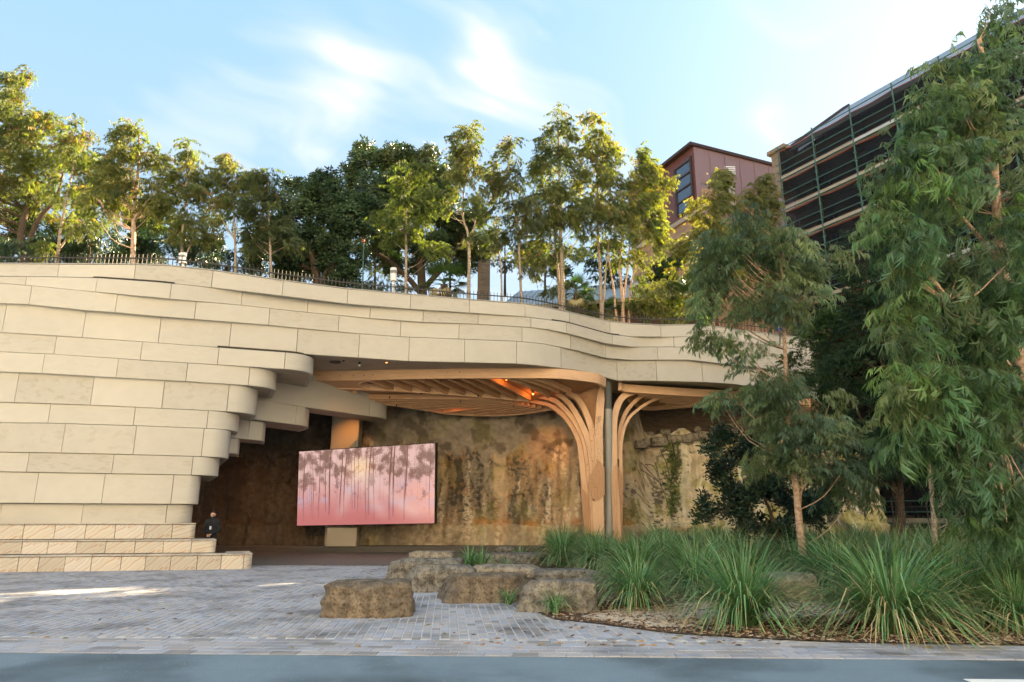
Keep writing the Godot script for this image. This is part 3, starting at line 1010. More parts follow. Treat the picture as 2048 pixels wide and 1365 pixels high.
var rim: Array
func curved_wall() -> void:
	var root := thing("curved_wall", "long curved wall of pale sandstone-coloured panels stepping out over the plaza", "wall")
	var r := rng(8)
	var cores := MB.new()
	var under := MB.new()
	var bag := []
	for c in 12:
		var s := course(c)
		if c == 0:
			rim = s
		var cuts := [s[0][0]]
		for j in JOINTS[c]:
			cuts.append(float(j))
		cuts.append(s[s.size() - 1][0])
		for i in cuts.size() - 1:
			if cuts[i + 1] - cuts[i] < 2.0:
				continue
			if bag.is_empty():
				bag = [0, 1, 2, 3, 4, 5, 0, 2, 4]
				for k in range(bag.size() - 1, 0, -1):
					var j := r.randi() % (k + 1)
					var keep = bag[k]
					bag[k] = bag[j]
					bag[j] = keep
			part(root, "panel", panel(s, cuts[i], cuts[i + 1], 0.14), M["panel_%d" % bag.pop_back()])
		# a dark core behind the joints
		for i in s.size() - 1:
			var a := Vector3(s[i][1].x - s[i][2].x * 0.145, 0, s[i][1].y - s[i][2].y * 0.145)
			var z := Vector3(s[i + 1][1].x - s[i + 1][2].x * 0.145, 0, s[i + 1][1].y - s[i + 1][2].y * 0.145)
			var more := 0.1 if c > 0 else -0.05
			var less := 0.02
			cores.quad(a + Vector3.UP * (s[i][3] + more), z + Vector3.UP * (s[i + 1][3] + more), z + Vector3.UP * (s[i + 1][4] + less), a + Vector3.UP * (s[i][4] + less), Vector3(s[i][2].x, 0, s[i][2].y))
		# the underside of a course that runs out past the one below it
		if ENDS[c] > 0:
			var poly := PackedVector2Array()
			var hs := PackedFloat32Array()
			for q in s:
				if q[0] > ENDS[c] - 170.0:
					poly.append(q[1] - q[2] * 0.142)
					hs.append(q[4] + 0.012)
			var idx := Geometry2D.triangulate_polygon(poly)
			for i in range(0, idx.size(), 3):
				var p := []
				for k in 3:
					p.append(Vector3(poly[idx[i + k]].x, hs[idx[i + k]], poly[idx[i + k]].y))
				under.face(p[0], p[1], p[2], Vector3.DOWN)
	# soffit under the big lintel course, running back over the cave
	var s3 := course(3)
	for i in s3.size() - 1:
		if s3[i][0] < 380:
			continue
		var a := Vector3(s3[i][1].x - s3[i][2].x * 0.142, s3[i][4] + 0.012, s3[i][1].y - s3[i][2].y * 0.142)
		var z := Vector3(s3[i + 1][1].x - s3[i + 1][2].x * 0.142, s3[i + 1][4] + 0.012, s3[i + 1][1].y - s3[i + 1][2].y * 0.142)
		under.quad(a, z, Vector3(z.x, 7.75, -39), Vector3(a.x, 7.75, -39), Vector3.DOWN)
	part(root, "core", cores.done(), M.core)
	part(root, "soffit", under.done(), M.soffit)
	# thin flashing along the top edge
	var cap := MB.new()
	for i in rim.size() - 1:
		var na := Vector3(rim[i][2].x, 0, rim[i][2].y)
		var a := Vector3(rim[i][1].x, rim[i][3], rim[i][1].y) + na * 0.02
		var nz := Vector3(rim[i + 1][2].x, 0, rim[i + 1][2].y)
		var z := Vector3(rim[i + 1][1].x, rim[i + 1][3], rim[i + 1][1].y) + nz * 0.02
		var Y := Vector3.UP * 0.035
		cap.quad(a, z, z + Y, a + Y, na)
		cap.quad(a, z, z - nz * 0.5, a - na * 0.5, -Y)
		cap.quad(a + Y, z + Y, z - nz * 0.5 + Y, a - na * 0.5 + Y, Y)
	part(root, "flashing", cap.done(), M.steel_grey)
	# inner returns of the courses, seen under the soffit
	for q in [[[Vector2(-13.5, -23.4), Vector2(-10.4, -26.4), Vector2(-6.9, -30.7), Vector2(-6.05, -31.8), Vector2(-5.95, -32.6), Vector2(-6.5, -33.6)], 5.98, 7.4],
			[[Vector2(-13.6, -23.6), Vector2(-10.6, -25.9), Vector2(-9.05, -27.9), Vector2(-8.6, -28.7), Vector2(-8.75, -29.6), Vector2(-9.4, -30.6)], 5.2, 5.98],
			[[Vector2(-13.8, -23.8), Vector2(-11.2, -25.4), Vector2(-10.0, -26.9), Vector2(-9.85, -27.5), Vector2(-10.2, -28.6)], 4.44, 5.2],
			[[Vector2(-13.9, -24.0), Vector2(-11.6, -25.0), Vector2(-10.55, -26.1), Vector2(-10.45, -26.6), Vector2(-10.9, -27.8)], 3.86, 4.44]]:
		var ctrl := PackedVector3Array()
		for v in q[0]:
			ctrl.append(Vector3(v.x, 0, v.y))
		var line := smooth(ctrl, 8)
		var s := []
		for i in line.size():
			var d := line[mini(i + 1, line.size() - 1)] - line[maxi(i - 1, 0)]
			s.append([float(i), xz(line[i]), Vector2(-d.z, d.x).normalized(), q[2], q[1]])
			if (s[i][2] as Vector2).dot(Vector2(0.5, 0.8)) < 0.0 and i < 16:
				s[i][2] = -s[i][2]
			elif i >= 16 and (s[i][2] as Vector2).dot(s[i - 1][2]) < 0.0:
				s[i][2] = -s[i][2]
		var half: float = (line.size() - 1) * 0.45
		part(root, "return_panel", panel(s, 0.0, half, 0.14), M.panel_0)
		part(root, "return_panel", panel(s, half, line.size() - 1.0, 0.14), M.panel_2)
		var poly := PackedVector2Array()
		for k in s:
			poly.append(k[1] - k[2] * 0.142)
		var cap2 := MB.new()
		var idx := Geometry2D.triangulate_polygon(poly)
		for i in range(0, idx.size(), 3):
			cap2.face(Vector3(poly[idx[i]].x, q[1] + 0.012, poly[idx[i]].y), Vector3(poly[idx[i + 1]].x, q[1] + 0.012, poly[idx[i + 1]].y), Vector3(poly[idx[i + 2]].x, q[1] + 0.012, poly[idx[i + 2]].y), Vector3.DOWN)
		part(root, "return_soffit", cap2.done(), M.soffit)
	# the terrace behind the top of the wall
	var poly := PackedVector2Array()
	for q in rim:
		poly.append(q[1] - q[2] * 0.5)
	poly.append(Vector2(60, -30))
	poly.append(Vector2(60, -140))
	poly.append(Vector2(-110, -140))
	poly.append(Vector2(-110, -22))
	structure("hill", sheet(poly, 9.55), M.earth)
	# earth filling the wall from behind, so that no light leaks into the cave
	var fill := MB.new()
	fill.quad(Vector3(-40, 9.5, -39), Vector3(40, 9.5, -39), Vector3(40, -0.2, -39), Vector3(-40, -0.2, -39), Vector3.BACK)
	structure("hill_face", fill.done(), M.earth)


func seat_steps() -> void:
	var root := thing("seat_steps", "three tiers of banded sandstone seat steps at the foot of the curved wall", "steps")
	var tiers := [[0.0, 0.46, 0.0, 505.0, [-210, -130, -50, 38, 79, 131, 184, 243, 292, 342, 395, 443, 488]], [0.46, 0.875, 0.62, 443.0, [-200, -120, -30, 40, 92, 150, 208, 267, 324, 380]], [0.875, 1.37, 1.2, 399.0, [-190, -110, -30, 38, 101, 163, 223, 282, 338]]]
	var r := rng(21)
	var mats := []
	for k in 6:
		var m: StandardMaterial3D = M.sandstone.duplicate()
		m.uv1_offset = Vector3(r.randf(), r.randf(), 0)
		var g := r.randf_range(0.9, 1.06)
		m.albedo_color = Color(minf(1, g), minf(1, g * 0.99), minf(1, g * 0.97))
		mats.append(m)
	for t in tiers:
		var s := []
		var x := -260.0
		while x <= t[3] + 0.1:
			var zb: float = lerpf(21.2, 22.4, clampf(x / 505.0, -0.3, 1.0)) + t[2] + 0.25 * pow(clampf((x - 380.0) / 125.0, 0, 1), 2)
			s.append([x, Vector2(side_of(x, 1110.0) * zb, -zb), V2, t[1], t[0]])
			x += 15.0
		var corner: Vector2 = s[s.size() - 1][1]
		var u := corner.normalized().rotated(-0.06)
		if u.x > corner.normalized().x:
			u = corner.normalized().rotated(0.06)
		for k in range(1, 7):
			s.append([t[3] + k, corner + u * k * 0.3, V2, t[1], t[0]])
		for i in s.size():
			var d: Vector2 = s[mini(i + 1, s.size() - 1)][1] - s[maxi(i - 1, 0)][1]
			s[i][2] = Vector2(-d.y, d.x).normalized()
			if s[i][2].y < 0.0 and i < s.size() - 7:
				s[i][2] = -s[i][2]
			elif i >= s.size() - 7 and s[i][2].x < 0.0:
				s[i][2] = -s[i][2]
		var cuts := [-260.0]
		for j in t[4]:
			cuts.append(float(j))
		cuts.append(s[s.size() - 1][0])
		for i in cuts.size() - 1:
			var m: StandardMaterial3D = mats[r.randi() % 6]
			# riser below, thin cap above
			var low := []
			var top := []
			for q in s:
				low.append([q[0], q[1] - q[2] * 0.012, q[2], q[3] - 0.05, q[4] + (0.0 if t[0] > 0.0 else -0.05)])
				top.append([q[0], q[1], q[2], q[3], q[3] - 0.05])
			part(root, "stone_block", panel(low, cuts[i], cuts[i + 1], 0.5), m)
			part(root, "cap_stone", panel(top, cuts[i], cuts[i + 1], 0.75), mats[r.randi() % 6])
	var b := MB.new()
	b.box(Transform3D(Basis.IDENTITY, Vector3(-17.5, 0.2, -23.6)), Vector3(16, 0.4, 2.2))
	b.box(Transform3D(Basis.IDENTITY, Vector3(-19.0, 0.6, -24.2)), Vector3(16, 0.45, 2.2))
	part(root, "core", b.done(), M.core)


# building added behind the camera, unseen: bounces low sun onto the shaded wall
func opposite_building() -> void:
	var o := thing("bounce_building", "unseen pale building added across the street to bounce sunlight onto the curved wall", "building", Vector3(-8, 0, 34))
	var b := MB.new()
	var g := MB.new()
	var bay := 3.6
	var fh := 3.9
	var nb := 32
	var nf := 14
	var x0 := -bay * nb * 0.5
	for f in nf:
		for k in nb:
			var c := Vector3(x0 + (k + 0.5) * bay, f * fh, 0)
			var hint := Vector3(0, 0, -1)
			# pier, spandrel, reveal and a set-back pane
			b.quad(c + Vector3(-1.8, 0, 0), c + Vector3(-1.2, 0, 0), c + Vector3(-1.2, fh, 0), c + Vector3(-1.8, fh, 0), hint)
			b.quad(c + Vector3(1.2, 0, 0), c + Vector3(1.8, 0, 0), c + Vector3(1.8, fh, 0), c + Vector3(1.2, fh, 0), hint)
			b.quad(c + Vector3(-1.2, 0, 0), c + Vector3(1.2, 0, 0), c + Vector3(1.2, 1.1, 0), c + Vector3(-1.2, 1.1, 0), hint)
			b.quad(c + Vector3(-1.2, 3.1, 0), c + Vector3(1.2, 3.1, 0), c + Vector3(1.2, fh, 0), c + Vector3(-1.2, fh, 0), hint)
			b.quad(c + Vector3(-1.2, 1.1, 0), c + Vector3(-1.2, 3.1, 0), c + Vector3(-1.2, 3.1, .25), c + Vector3(-1.2, 1.1, .25), Vector3.RIGHT)
			b.quad(c + Vector3(1.2, 1.1, 0), c + Vector3(1.2, 3.1, 0), c + Vector3(1.2, 3.1, .25), c + Vector3(1.2, 1.1, .25), Vector3.LEFT)
			b.quad(c + Vector3(-1.2, 1.1, 0), c + Vector3(1.2, 1.1, 0), c + Vector3(1.2, 1.1, .25), c + Vector3(-1.2, 1.1, .25), Vector3.UP)
			b.quad(c + Vector3(-1.2, 3.1, 0), c + Vector3(1.2, 3.1, 0), c + Vector3(1.2, 3.1, .25), c + Vector3(-1.2, 3.1, .25), Vector3.DOWN)
			g.quad(c + Vector3(-1.2, 1.1, .24), c + Vector3(1.2, 1.1, .24), c + Vector3(1.2, 3.1, .24), c + Vector3(-1.2, 3.1, .24), hint)
	var w := bay * nb * 0.5
	var h := fh * nf
	b.quad(Vector3(-w, 0, 0), Vector3(-w, h, 0), Vector3(-w, h, 24), Vector3(-w, 0, 24), Vector3.LEFT)
	b.quad(Vector3(w, 0, 0), Vector3(w, h, 0), Vector3(w, h, 24), Vector3(w, 0, 24), Vector3.RIGHT)
	b.quad(Vector3(-w, 0, 24), Vector3(w, 0, 24), Vector3(w, h, 24), Vector3(-w, h, 24), Vector3.BACK)
	b.quad(Vector3(-w, h, 0), Vector3(w, h, 0), Vector3(w, h, 24), Vector3(-w, h, 24), Vector3.UP)
	part(o, "wall", b.done(), M.pale_stone)
	part(o, "window", g.done(), M.window_glass).set_meta("kind", "stuff")


# ---------- the cave ----------
func rock_z(x: float) -> float:
	# plan of the cut face, metres ahead of the camera
	return lines([Vector2(-20, 33.4), Vector2(-9, 34.4), Vector2(-3, 34.3), Vector2(4, 33.9), Vector2(9, 33.6), Vector2(14, 33.0), Vector2(18, 32.6)], x)

func rock_and_cave() -> void:
	var big := noise(401, 0.16, 4)
	var mid := noise(402, 0.6, 4)
	var flute := noise(403, 1.2, 2)
	var p := []
	var uv := []
	var rows := 104
	var cols := 520
	var cell := FastNoiseLite.new()
	cell.seed = 404
	cell.noise_type = FastNoiseLite.TYPE_CELLULAR
	cell.cellular_return_type = FastNoiseLite.RETURN_CELL_VALUE
	cell.frequency = 0.55
	var tool := noise(405, 3.2, 3)
	for i in rows:
		var v := float(i) / (rows - 1)
		var line := PackedVector3Array()
		var t := PackedVector2Array()
		for j in cols:
			var x := -19.0 + 36.0 * j / (cols - 1)
			var top := 7.9 if x < 6.0 else lerpf(7.9, 5.55 + 0.35 * mid.get_noise_2d(x, 40.0), smoothstep(6.0, 6.6, x))
			var h := lerpf(0.1, top, 1.0 - v)
			var z := rock_z(x)
			z -= 0.55 * big.get_noise_2d(x, h * 1.3) + 0.16 * mid.get_noise_2d(x, h)
			z -= 0.19 * flute.get_noise_2d(x * 1.4, h * 0.12) * (1.0 if h < 4.4 else 0.3)
			z += 0.06 * h
			if h < 4.6:
				z -= 0.2 * cell.get_noise_2d(x + 0.25 * mid.get_noise_2d(x, h), h * 0.42) + 0.06 * absf(tool.get_noise_2d(x * 1.5, h * 0.35))
			else:
				z -= 0.05 * tool.get_noise_2d(x * 0.5, h * 0.6)
			# a ledge about a metre up, the blocks below it standing proud
			if h < 1.25 + 0.1 * mid.get_noise_2d(x * 0.5, 3.0):
				z -= 0.2 + 0.14 * mid.get_noise_2d(x * 0.7, 12.0)
			# sprayed mortar bulges over the cut face
			if x < 5.0 and h > 4.3 + 0.9 * big.get_noise_2d(x * 2.0, 70.0):
				z -= 0.13
			line.append(Vector3(x, h, -z))
			t.append(Vector2((x + 19.0) / 36.0, v))
		p.append(line)
		uv.append(t)
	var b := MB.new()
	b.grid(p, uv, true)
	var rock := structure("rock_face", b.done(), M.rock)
	# dark void above the cut on the open end
	b = MB.new()
	b.box(Transform3D(Basis.IDENTITY, Vector3(12.5, 4.5, -37.6)), Vector3(14, 9, 0.6))
	part(rock, "back_wall", b.done(), M.brick_brown)
	# loose blocks along the top of the cut
	var r := rng(33)
	for k in 26:
		var px := 1268.0 + k * 10.5 + r.randf_range(-3, 3)
		var py := lines([Vector2(1250, 893), Vector2(1290, 878), Vector2(1330, 872), Vector2(1370, 869), Vector2(1430, 862), Vector2(1550, 852)], px) - (0.0 if k % 3 > 0 else 12.0)
		var at := P(px, py, 33.9 + (0.5 if k % 3 == 0 else 0.0) + r.randf_range(-0.1, 0.1))
		var s := Vector3(r.randf_range(0.3, 0.75), r.randf_range(0.28, 0.5), 0.55)
		part(rock, "stone_block", boulder(500 + k, s, 0.25, 12), M.boulder_2, Transform3D(Basis(Vector3.UP, r.randf_range(-0.2, 0.2)), at - Vector3(0, s.y * 0.5, 0)))
	# tiled plinth at the foot of the rock
	var plinth := thing("tiled_plinth", "low dark tiled plinth along the foot of the weathered rock face", "plinth", Vector3.ZERO)
	b = MB.new()
	b.box(Transform3D(Basis.IDENTITY, Vector3(-4.2, 0.125, -33.3)), Vector3(25, 0.25, 1.2), 0.01)
	part(plinth, "body", b.done(), M.tile_joint)
	b = MB.new()
	for row in 4:
		for k in 100:
			b.box(Transform3D(Basis.IDENTITY, Vector3(-13.5 + k * 0.18 + (0.09 if row % 2 else 0.0), 0.033 + row * 0.06, -32.698)), Vector3(0.17, 0.052, 0.012))
	var tiles := part(plinth, "tile", b.done(), M.tile_dark)
	tiles.set_meta("kind", "stuff")
	# green tufts and a creeper growing out of the cracks
	var cr := thing("climbing_plant", "small green creeper hanging down a crack of the sunlit rock beside the timber column", "creeper")
	var where := []
	var tint := []
	for k in 420:
		var px := 1345.0 + 10.0 * sin(k * 0.21) + r.randf_range(-7, 7)
		var py := 880.0 + 150.0 * pow(r.randf(), 1.2)
		var wx := P(px, py, 33.3)
		var z := rock_z(wx.x) - 0.45 + 0.06 * wx.y + r.randf_range(0, .3)
		var q := P(px, py, z)
		where.append(Transform3D(Basis.from_euler(Vector3(r.randf_range(-1, 1), r.randf() * TAU, r.randf_range(-1, 1))).scaled(Vector3.ONE * r.randf_range(0.5, 1.2)), q))
		tint.append(Color(.13, .2, .04) * r.randf_range(0.6, 1.3))
	var leaf := MB.new()
	for k in 4:
		add_leaf(leaf, Vector3(0.03 * k - 0.05, 0.0, 0.02 * (k % 2)), Vector3(sin(k * 2.0), -0.6, cos(k * 2.0)).normalized(), 0.1, 0.06)
	var fo := many(cr, "foliage", leaf.done(), M.leaf_gloss, where, tint)
	fo.set_meta("kind", "stuff")
	var vine := MB.new()
	vine.tube(smooth(PackedVector3Array([P(1343, 880, 33.1), P(1352, 930, 32.9), P(1340, 980, 32.9), P(1352, 1030, 32.9)])), 0.02, 0.012, 5)
	part(cr, "stem", vine.done(), M.bark_dark)
	# the dead root that hangs across the rock
	var root := thing("hanging_root", "thin bare branching root hanging across the pale rock right of the column", "root")
	root.set_meta("label", "thin bare branching root hanging across the pale rock beside the grey steel column")
	b = MB.new()
	for pts in [[[1282, 925], [1300, 945], [1318, 965], [1330, 990], [1338, 1020]], [[1282, 940], [1298, 950], [1318, 965]], [[1310, 925], [1316, 945], [1322, 970]], [[1290, 930], [1302, 930], [1312, 940], [1318, 965]], [[1322, 905], [1334, 930], [1340, 960]]]:
		var path := PackedVector3Array()
		for q in pts:
			path.append(P(q[0], q[1], 32.75))
		b = MB.new()
		b.tube(smooth(path, 5), 0.022, 0.012, 5)
		part(root, "stem", b.done(), M.bark_dark)
	# concrete pier behind the screen and its box below
	var pier := thing("concrete_pier", "plain concrete pier that carries the big forest screen", "pier", Vector3.ZERO)
	b = MB.new()
	var a := P(661, 860, 33.2)
	var c := P(716, 860, 33.2)
	b.box(Transform3D(Basis.IDENTITY, Vector3((a.x + c.x) * 0.5, 4.0, -33.75)), Vector3(c.x - a.x, 8.0, 0.8), 0.02)
	part(pier, "shaft", b.done(), M.concrete)
	b = MB.new()
	a = P(653, 1070, 32.6)
	c = P(713, 1070, 32.6)
	b.box(Transform3D(Basis.IDENTITY, Vector3((a.x + c.x) * 0.5, 0.66, -32.9)), Vector3(c.x - a.x, 0.82, 0.6), 0.015)
	part(pier, "base", b.done(), M.concrete)


# ---------- timber canopies ----------
# the sloping plane on which the undersides of the ribs lie
func C(px: float, py: float, lift := 0.0) -> Vector3:
	return P(px, py, 10.938 / (tan_up(py) + 0.186)) + Vector3(0, lift, 0)

func C2(px: float, py: float, lift := 0.0) -> Vector3:
	# the smaller canopy: from 7.0 m at z 31 down to 6.6 m at z 34
	return P(px, py, (7.0 + 0.13 * 31.0 - 1.6) / (tan_up(py) + 0.13)) + Vector3(0, lift, 0)

func through(pts: Array, f: Callable, lift := 0.0, each := 6) -> PackedVector3Array:
	var p := PackedVector3Array()
	for q in pts:
		p.append(f.call(q[0], q[1], lift))
	return smooth(p, each)

func beam(root: Node, called: String, path: PackedVector3Array, w: float, d: float, m: Material) -> void:
	# stands on the path: width across, depth d upwards from it
	var up := PackedVector3Array()
	for q in path:
		up.append(q + Vector3(0, d * 0.5, 0))
	var b := MB.new()
	b.bar(up, Vector3.UP, PackedFloat32Array([d]), PackedFloat32Array([w]))
	part(root, called, b.done(), m)

func plate(root: Node, called: String, outline: PackedVector3Array, m: Material, hint := Vector3.DOWN) -> void:
	var flat := PackedVector2Array()
	for q in outline:
		flat.append(xz(q))
	var idx := Geometry2D.triangulate_polygon(flat)
	var b := MB.new()
	for i in range(0, idx.size(), 3):
		var q := [outline[idx[i]], outline[idx[i + 1]], outline[idx[i + 2]]]
		b.face(q[0], q[1], q[2], hint, flat[idx[i]], flat[idx[i + 1]], flat[idx[i + 2]])
		var lift := Vector3(0, 0.06, 0)
		b.face(q[0] + lift, q[1] + lift, q[2] + lift, -hint, flat[idx[i]], flat[idx[i + 1]], flat[idx[i + 2]])
	part(root, called, b.done(), m)

func rib(root: Node, pts: Array, wide: Array, deep: float, m: Material, called := "rib") -> void:
	# pts: [px, py, z]; wide: pixels across in the picture at each end
	var p := PackedVector3Array()
	for q in pts:
		p.append(P(q[0], q[1], q[2]))
	var s := smooth(p, 6)
	var w := PackedFloat32Array()
	for i in s.size():
		w.append(lerpf(wide[0], wide[1], float(i) / (s.size() - 1)) / ppm(s[i]))
	var b := MB.new()
	b.bar(s, Vector3(0, 0, 1), PackedFloat32Array([deep]), w)
	part(root, called, b.done(), m)

func canopies() -> void:
	var root := thing("timber_canopy", "large fan-shaped timber canopy of ribs and lamps beside the curved wall", "canopy")
	var front := through([[566, 779], [578, 773], [600, 768], [626, 763], [728, 761.5], [820, 759], [908, 758], [1045, 757.5], [1113, 758], [1164, 763], [1195, 768], [1209, 776]], C)
	var back := through([[566, 779], [582, 781], [683, 798], [767, 810], [859, 823.6], [892, 829], [942, 832.5], [992, 833], [1041, 830], [1091, 823], [1130, 815]], C)
	beam(root, "edge_beam", front, 0.16, 0.42, M.timber)
	beam(root, "edge_beam", back, 0.12, 0.3, M.timber)
	var spine := through([[590, 775], [620, 776.5], [666, 779], [772, 783], [892, 791], [992, 799], [1058, 805]], C)
	beam(root, "spine_beam", spine, 0.26, 0.28, M.timber)
	# ceiling boards over the ribs
	var outline := PackedVector3Array()
	for q in front:
		outline.append(q + Vector3(0, 0.3, 0))
	var tail := back.duplicate()
	tail.reverse()
	for q in tail:
		if q.distance_to(back[0]) > 0.05:
			outline.append(q + Vector3(0, 0.24, 0))
	plate(root, "ceiling_board", outline, M.timber_dark)  # dark boards: shade of the underside put into their colour
	# solid infill at the tip of either field
	plate(root, "infill_panel", through([[604, 769], [640, 763.5], [728, 762.5], [739, 763], [722, 766], [717, 770], [722, 776], [740, 781], [666, 778], [620, 774.5]], C, 0.03, 3), M.timber_mid)
	plate(root, "infill_panel", through([[590, 780], [640, 779.5], [700, 783], [700, 786], [688, 789], [684, 794], [688, 797.5], [640, 790]], C, 0.03, 3), M.timber_mid)
	beam(root, "curved_trim", through([[745, 763], [728, 765], [718, 770], [724, 776.5], [745, 781.5]], C), 0.12, 0.26, M.timber)
	beam(root, "curved_trim", through([[715, 787], [697, 788.5], [684, 793], [690, 797], [712, 801]], C), 0.12, 0.26, M.timber)
	# ribs of the front field
	for q in [[739, 764, 786, 782.5], [772.5, 762, 822, 784], [802, 761.5, 859, 786], [834, 760.5, 895, 789], [867, 760, 928.5, 791.5], [897, 760, 963.4, 794], [923.6, 759.5, 998, 797], [950, 759, 1031.5, 800], [978, 758.5, 1060, 802]]:
		beam(root, "rib", PackedVector3Array([C(q[0], q[1]), C(q[2], q[3])]), 0.11, 0.25, M.timber_mid)  # darker timber than the edge beam, painting in the underside shade
	# ribs that run on towards the column
	beam(root, "rib", through([[1011, 758.5], [1050, 772], [1087, 790], [1098, 797]], C), 0.12, 0.26, M.timber)
	beam(root, "rib", through([[1038, 759], [1080, 772], [1116, 787]], C), 0.12, 0.26, M.timber)
	beam(root, "rib", through([[1062, 759.5], [1105, 773], [1141, 789]], C), 0.12, 0.26, M.timber)
	# ribs of the back field fan out to the rim
	for j in 11:
		var x0 := 700.0 + j * 31.0
		var y0 := lines([Vector2(683, 798), Vector2(767, 810), Vector2(859, 823), Vector2(892, 828.5), Vector2(942, 832), Vector2(1041, 829)], x0) - 0.5
		var x1 := 968.0 + j * 11.5
		var y1 := lines([Vector2(892, 791.5), Vector2(992, 800), Vector2(1058, 806), Vector2(1091, 811)], x1) + 0.8 + j * 0.75
		beam(root, "rib", PackedVector3Array([C(x0, y0), C(x1, y1)]), 0.1, 0.24, M.timber_mid)  # same darker timber, carrying the shade below the ceiling
	# small lit fittings between the ribs
	var n := 0
	for q in [[1013, 765, 5.0, "small lit lamp between the front ribs, close behind the long edge beam"], [1066, 794, 5.0, "small lit lamp where the front ribs bend down into the timber column"], [1048, 806, 3.0, "small lit lamp on the back ribs nearest the timber column"], [905, 818.5, 3.0, "small lit lamp among the back ribs above the screen's tall end"], [668, 776, 1.0, "small lit lamp at the pointed tip of the timber canopy"], [775, 784, 1.0, "small lit lamp where the spine beam meets the rounded trim"]]:
		lamp(C(q[0], q[1], 0.12), q[2], q[3])
	# bolts and sensors under the ribs
	var b := MB.new()
	b.box(Transform3D.IDENTITY, Vector3(0.05, 0.1, 0.05), 0.008)
	var sensor := b.done()
	for q in [[779, 794], [842, 786], [921, 802], [956, 791], [793, 810], [882, 760.5], [1027, 811]]:
		part(root, "sensor", sensor, M.black_metal, Transform3D(Basis.IDENTITY, C(q[0], q[1], -0.03)))

	# the column: ribs that gather into a trunk
	var tree := thing("timber_column", "branching laminated timber column that spreads like a tree under the canopy", "column")
	rib(tree, [[1058, 803.5, 32.3], [1085, 808, 32.0], [1105, 815.5, 31.7], [1127, 833, 31.3], [1146, 858.7, 31.0], [1158.6, 887.7, 30.8], [1164, 930, 30.6], [1169, 977, 30.5], [1173, 1020, 30.5], [1180, 1108, 30.5]], [6, 13], 0.3, M.timber)
	rib(tree, [[1078, 795, 31.9], [1098, 799, 31.6], [1115, 807, 31.4], [1139.6, 832, 31.0], [1155.5, 855, 30.75], [1167, 880, 30.6], [1173, 905, 30.5], [1179, 951, 30.42], [1184, 1004, 30.4], [1191, 1108, 30.4]], [7, 15], 0.36, M.timber)
	rib(tree, [[1108, 786, 31.5], [1124, 796, 31.3], [1138, 809, 31.1], [1152, 830, 30.8], [1164, 853, 30.6], [1174, 877, 30.45], [1181, 905, 30.36], [1187, 960, 30.33]], [8, 14], 0.36, M.timber)
	rib(tree, [[1134, 788, 31.2], [1148, 794, 31.1], [1158, 803, 30.95], [1169, 821.7, 30.7], [1178, 845, 30.5], [1184, 868, 30.38], [1189, 905, 30.3], [1192, 960, 30.3]], [9, 14], 0.36, M.timber)
	rib(tree, [[1214, 762, 31.6], [1210, 773, 31.2], [1203, 788, 30.85], [1199.5, 808, 30.6], [1198, 840, 30.4], [1196, 867, 30.3], [1197, 925, 30.25], [1197.5, 1004, 30.25], [1200, 1108, 30.25]], [15, 17], 0.42, M.timber)
	# boarded web between the inner ribs
	var web := MB.new()
	var rows := []
	var uvs := []
	for i in 14:
		var v := i / 13.0
		var y := lerpf(766, 866, v)
		var x0 := lines([Vector2(766, 1090), Vector2(786, 1142), Vector2(800, 1160), Vector2(822, 1173), Vector2(845, 1181), Vector2(866, 1187)], y)
		var x1 := lines([Vector2(766, 1208), Vector2(785, 1202), Vector2(810, 1197), Vector2(866, 1192)], y)
		var line := PackedVector3Array()
		var t := PackedVector2Array()
		for j in 9:
			var u := j / 8.0
			line.append(P(lerpf(x0, x1, u), y - 4.0 * (1.0 - v) * (1.0 - u), lerpf(31.3, 30.75, pow(v, 0.6)) + 0.25 * sin(u * PI) * (1.0 - v * 0.5)))
			t.append(Vector2(u * 1.2, v * 2.0))
		rows.append(line)
		uvs.append(t)
	web.grid(rows, uvs, true)
	var wp := part(tree, "web_panel", web.done(), M.timber_mid)
	# trunk core and its weathered cladding boards
	var core := MB.new()
	core.bar(PackedVector3Array([P(1184, 880, 30.62), P(1187, 960, 30.55), P(1191, 1108, 30.55)]), Vector3(0, 0, 1), PackedFloat32Array([0.3]), PackedFloat32Array([0.5, 0.62, 0.55]))
	part(tree, "trunk_core", core.done(), M.timber_mid)
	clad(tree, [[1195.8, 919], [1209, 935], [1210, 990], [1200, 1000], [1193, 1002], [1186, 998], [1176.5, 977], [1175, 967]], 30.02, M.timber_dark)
	for k in 4:
		var x0 := lerpf(1178.5, 1203, k / 4.0)
		var x1 := lerpf(1178.5, 1203, (k + 1) / 4.0)
		var y0: float = [990, 1003, 1006, 1002][k]
		clad(tree, [[x0 + 0.25, y0], [x1 - 0.25, y0], [lerpf(1185, 1208, (k + 1) / 4.0) - 0.25, 1110], [lerpf(1185, 1208, k / 4.0) + 0.25, 1110]], 30.05, [M.timber_mid, M.timber, M.timber_mid, M.timber_dark][k])
	clad(tree, [[1161, 972], [1175, 990], [1181, 1110], [1173, 1110]], 30.3, M.timber_dark)
	# the other half
	rib(tree, [[1262, 787, 31.3], [1248, 793, 31.1], [1236, 809, 30.9], [1228.5, 835, 30.75], [1226.5, 861, 30.65], [1227, 930, 30.55], [1231, 1004, 30.5], [1236, 1108, 30.5]], [12, 14], 0.34, M.timber)
	rib(tree, [[1330, 796, 32.2], [1310, 800, 32.0], [1287, 812, 31.7], [1262, 832, 31.3], [1250, 851, 31.1], [1243, 877, 30.9], [1240.5, 909, 30.8], [1241, 951, 30.75], [1240, 1108, 30.75]], [5, 7], 0.3, M.timber)
	rib(tree, [[1296, 792, 31.9], [1282, 794, 31.7], [1258, 816, 31.3], [1245, 840, 31.1], [1238, 872, 30.9], [1236, 920, 30.8]], [7, 8], 0.3, M.timber_mid)
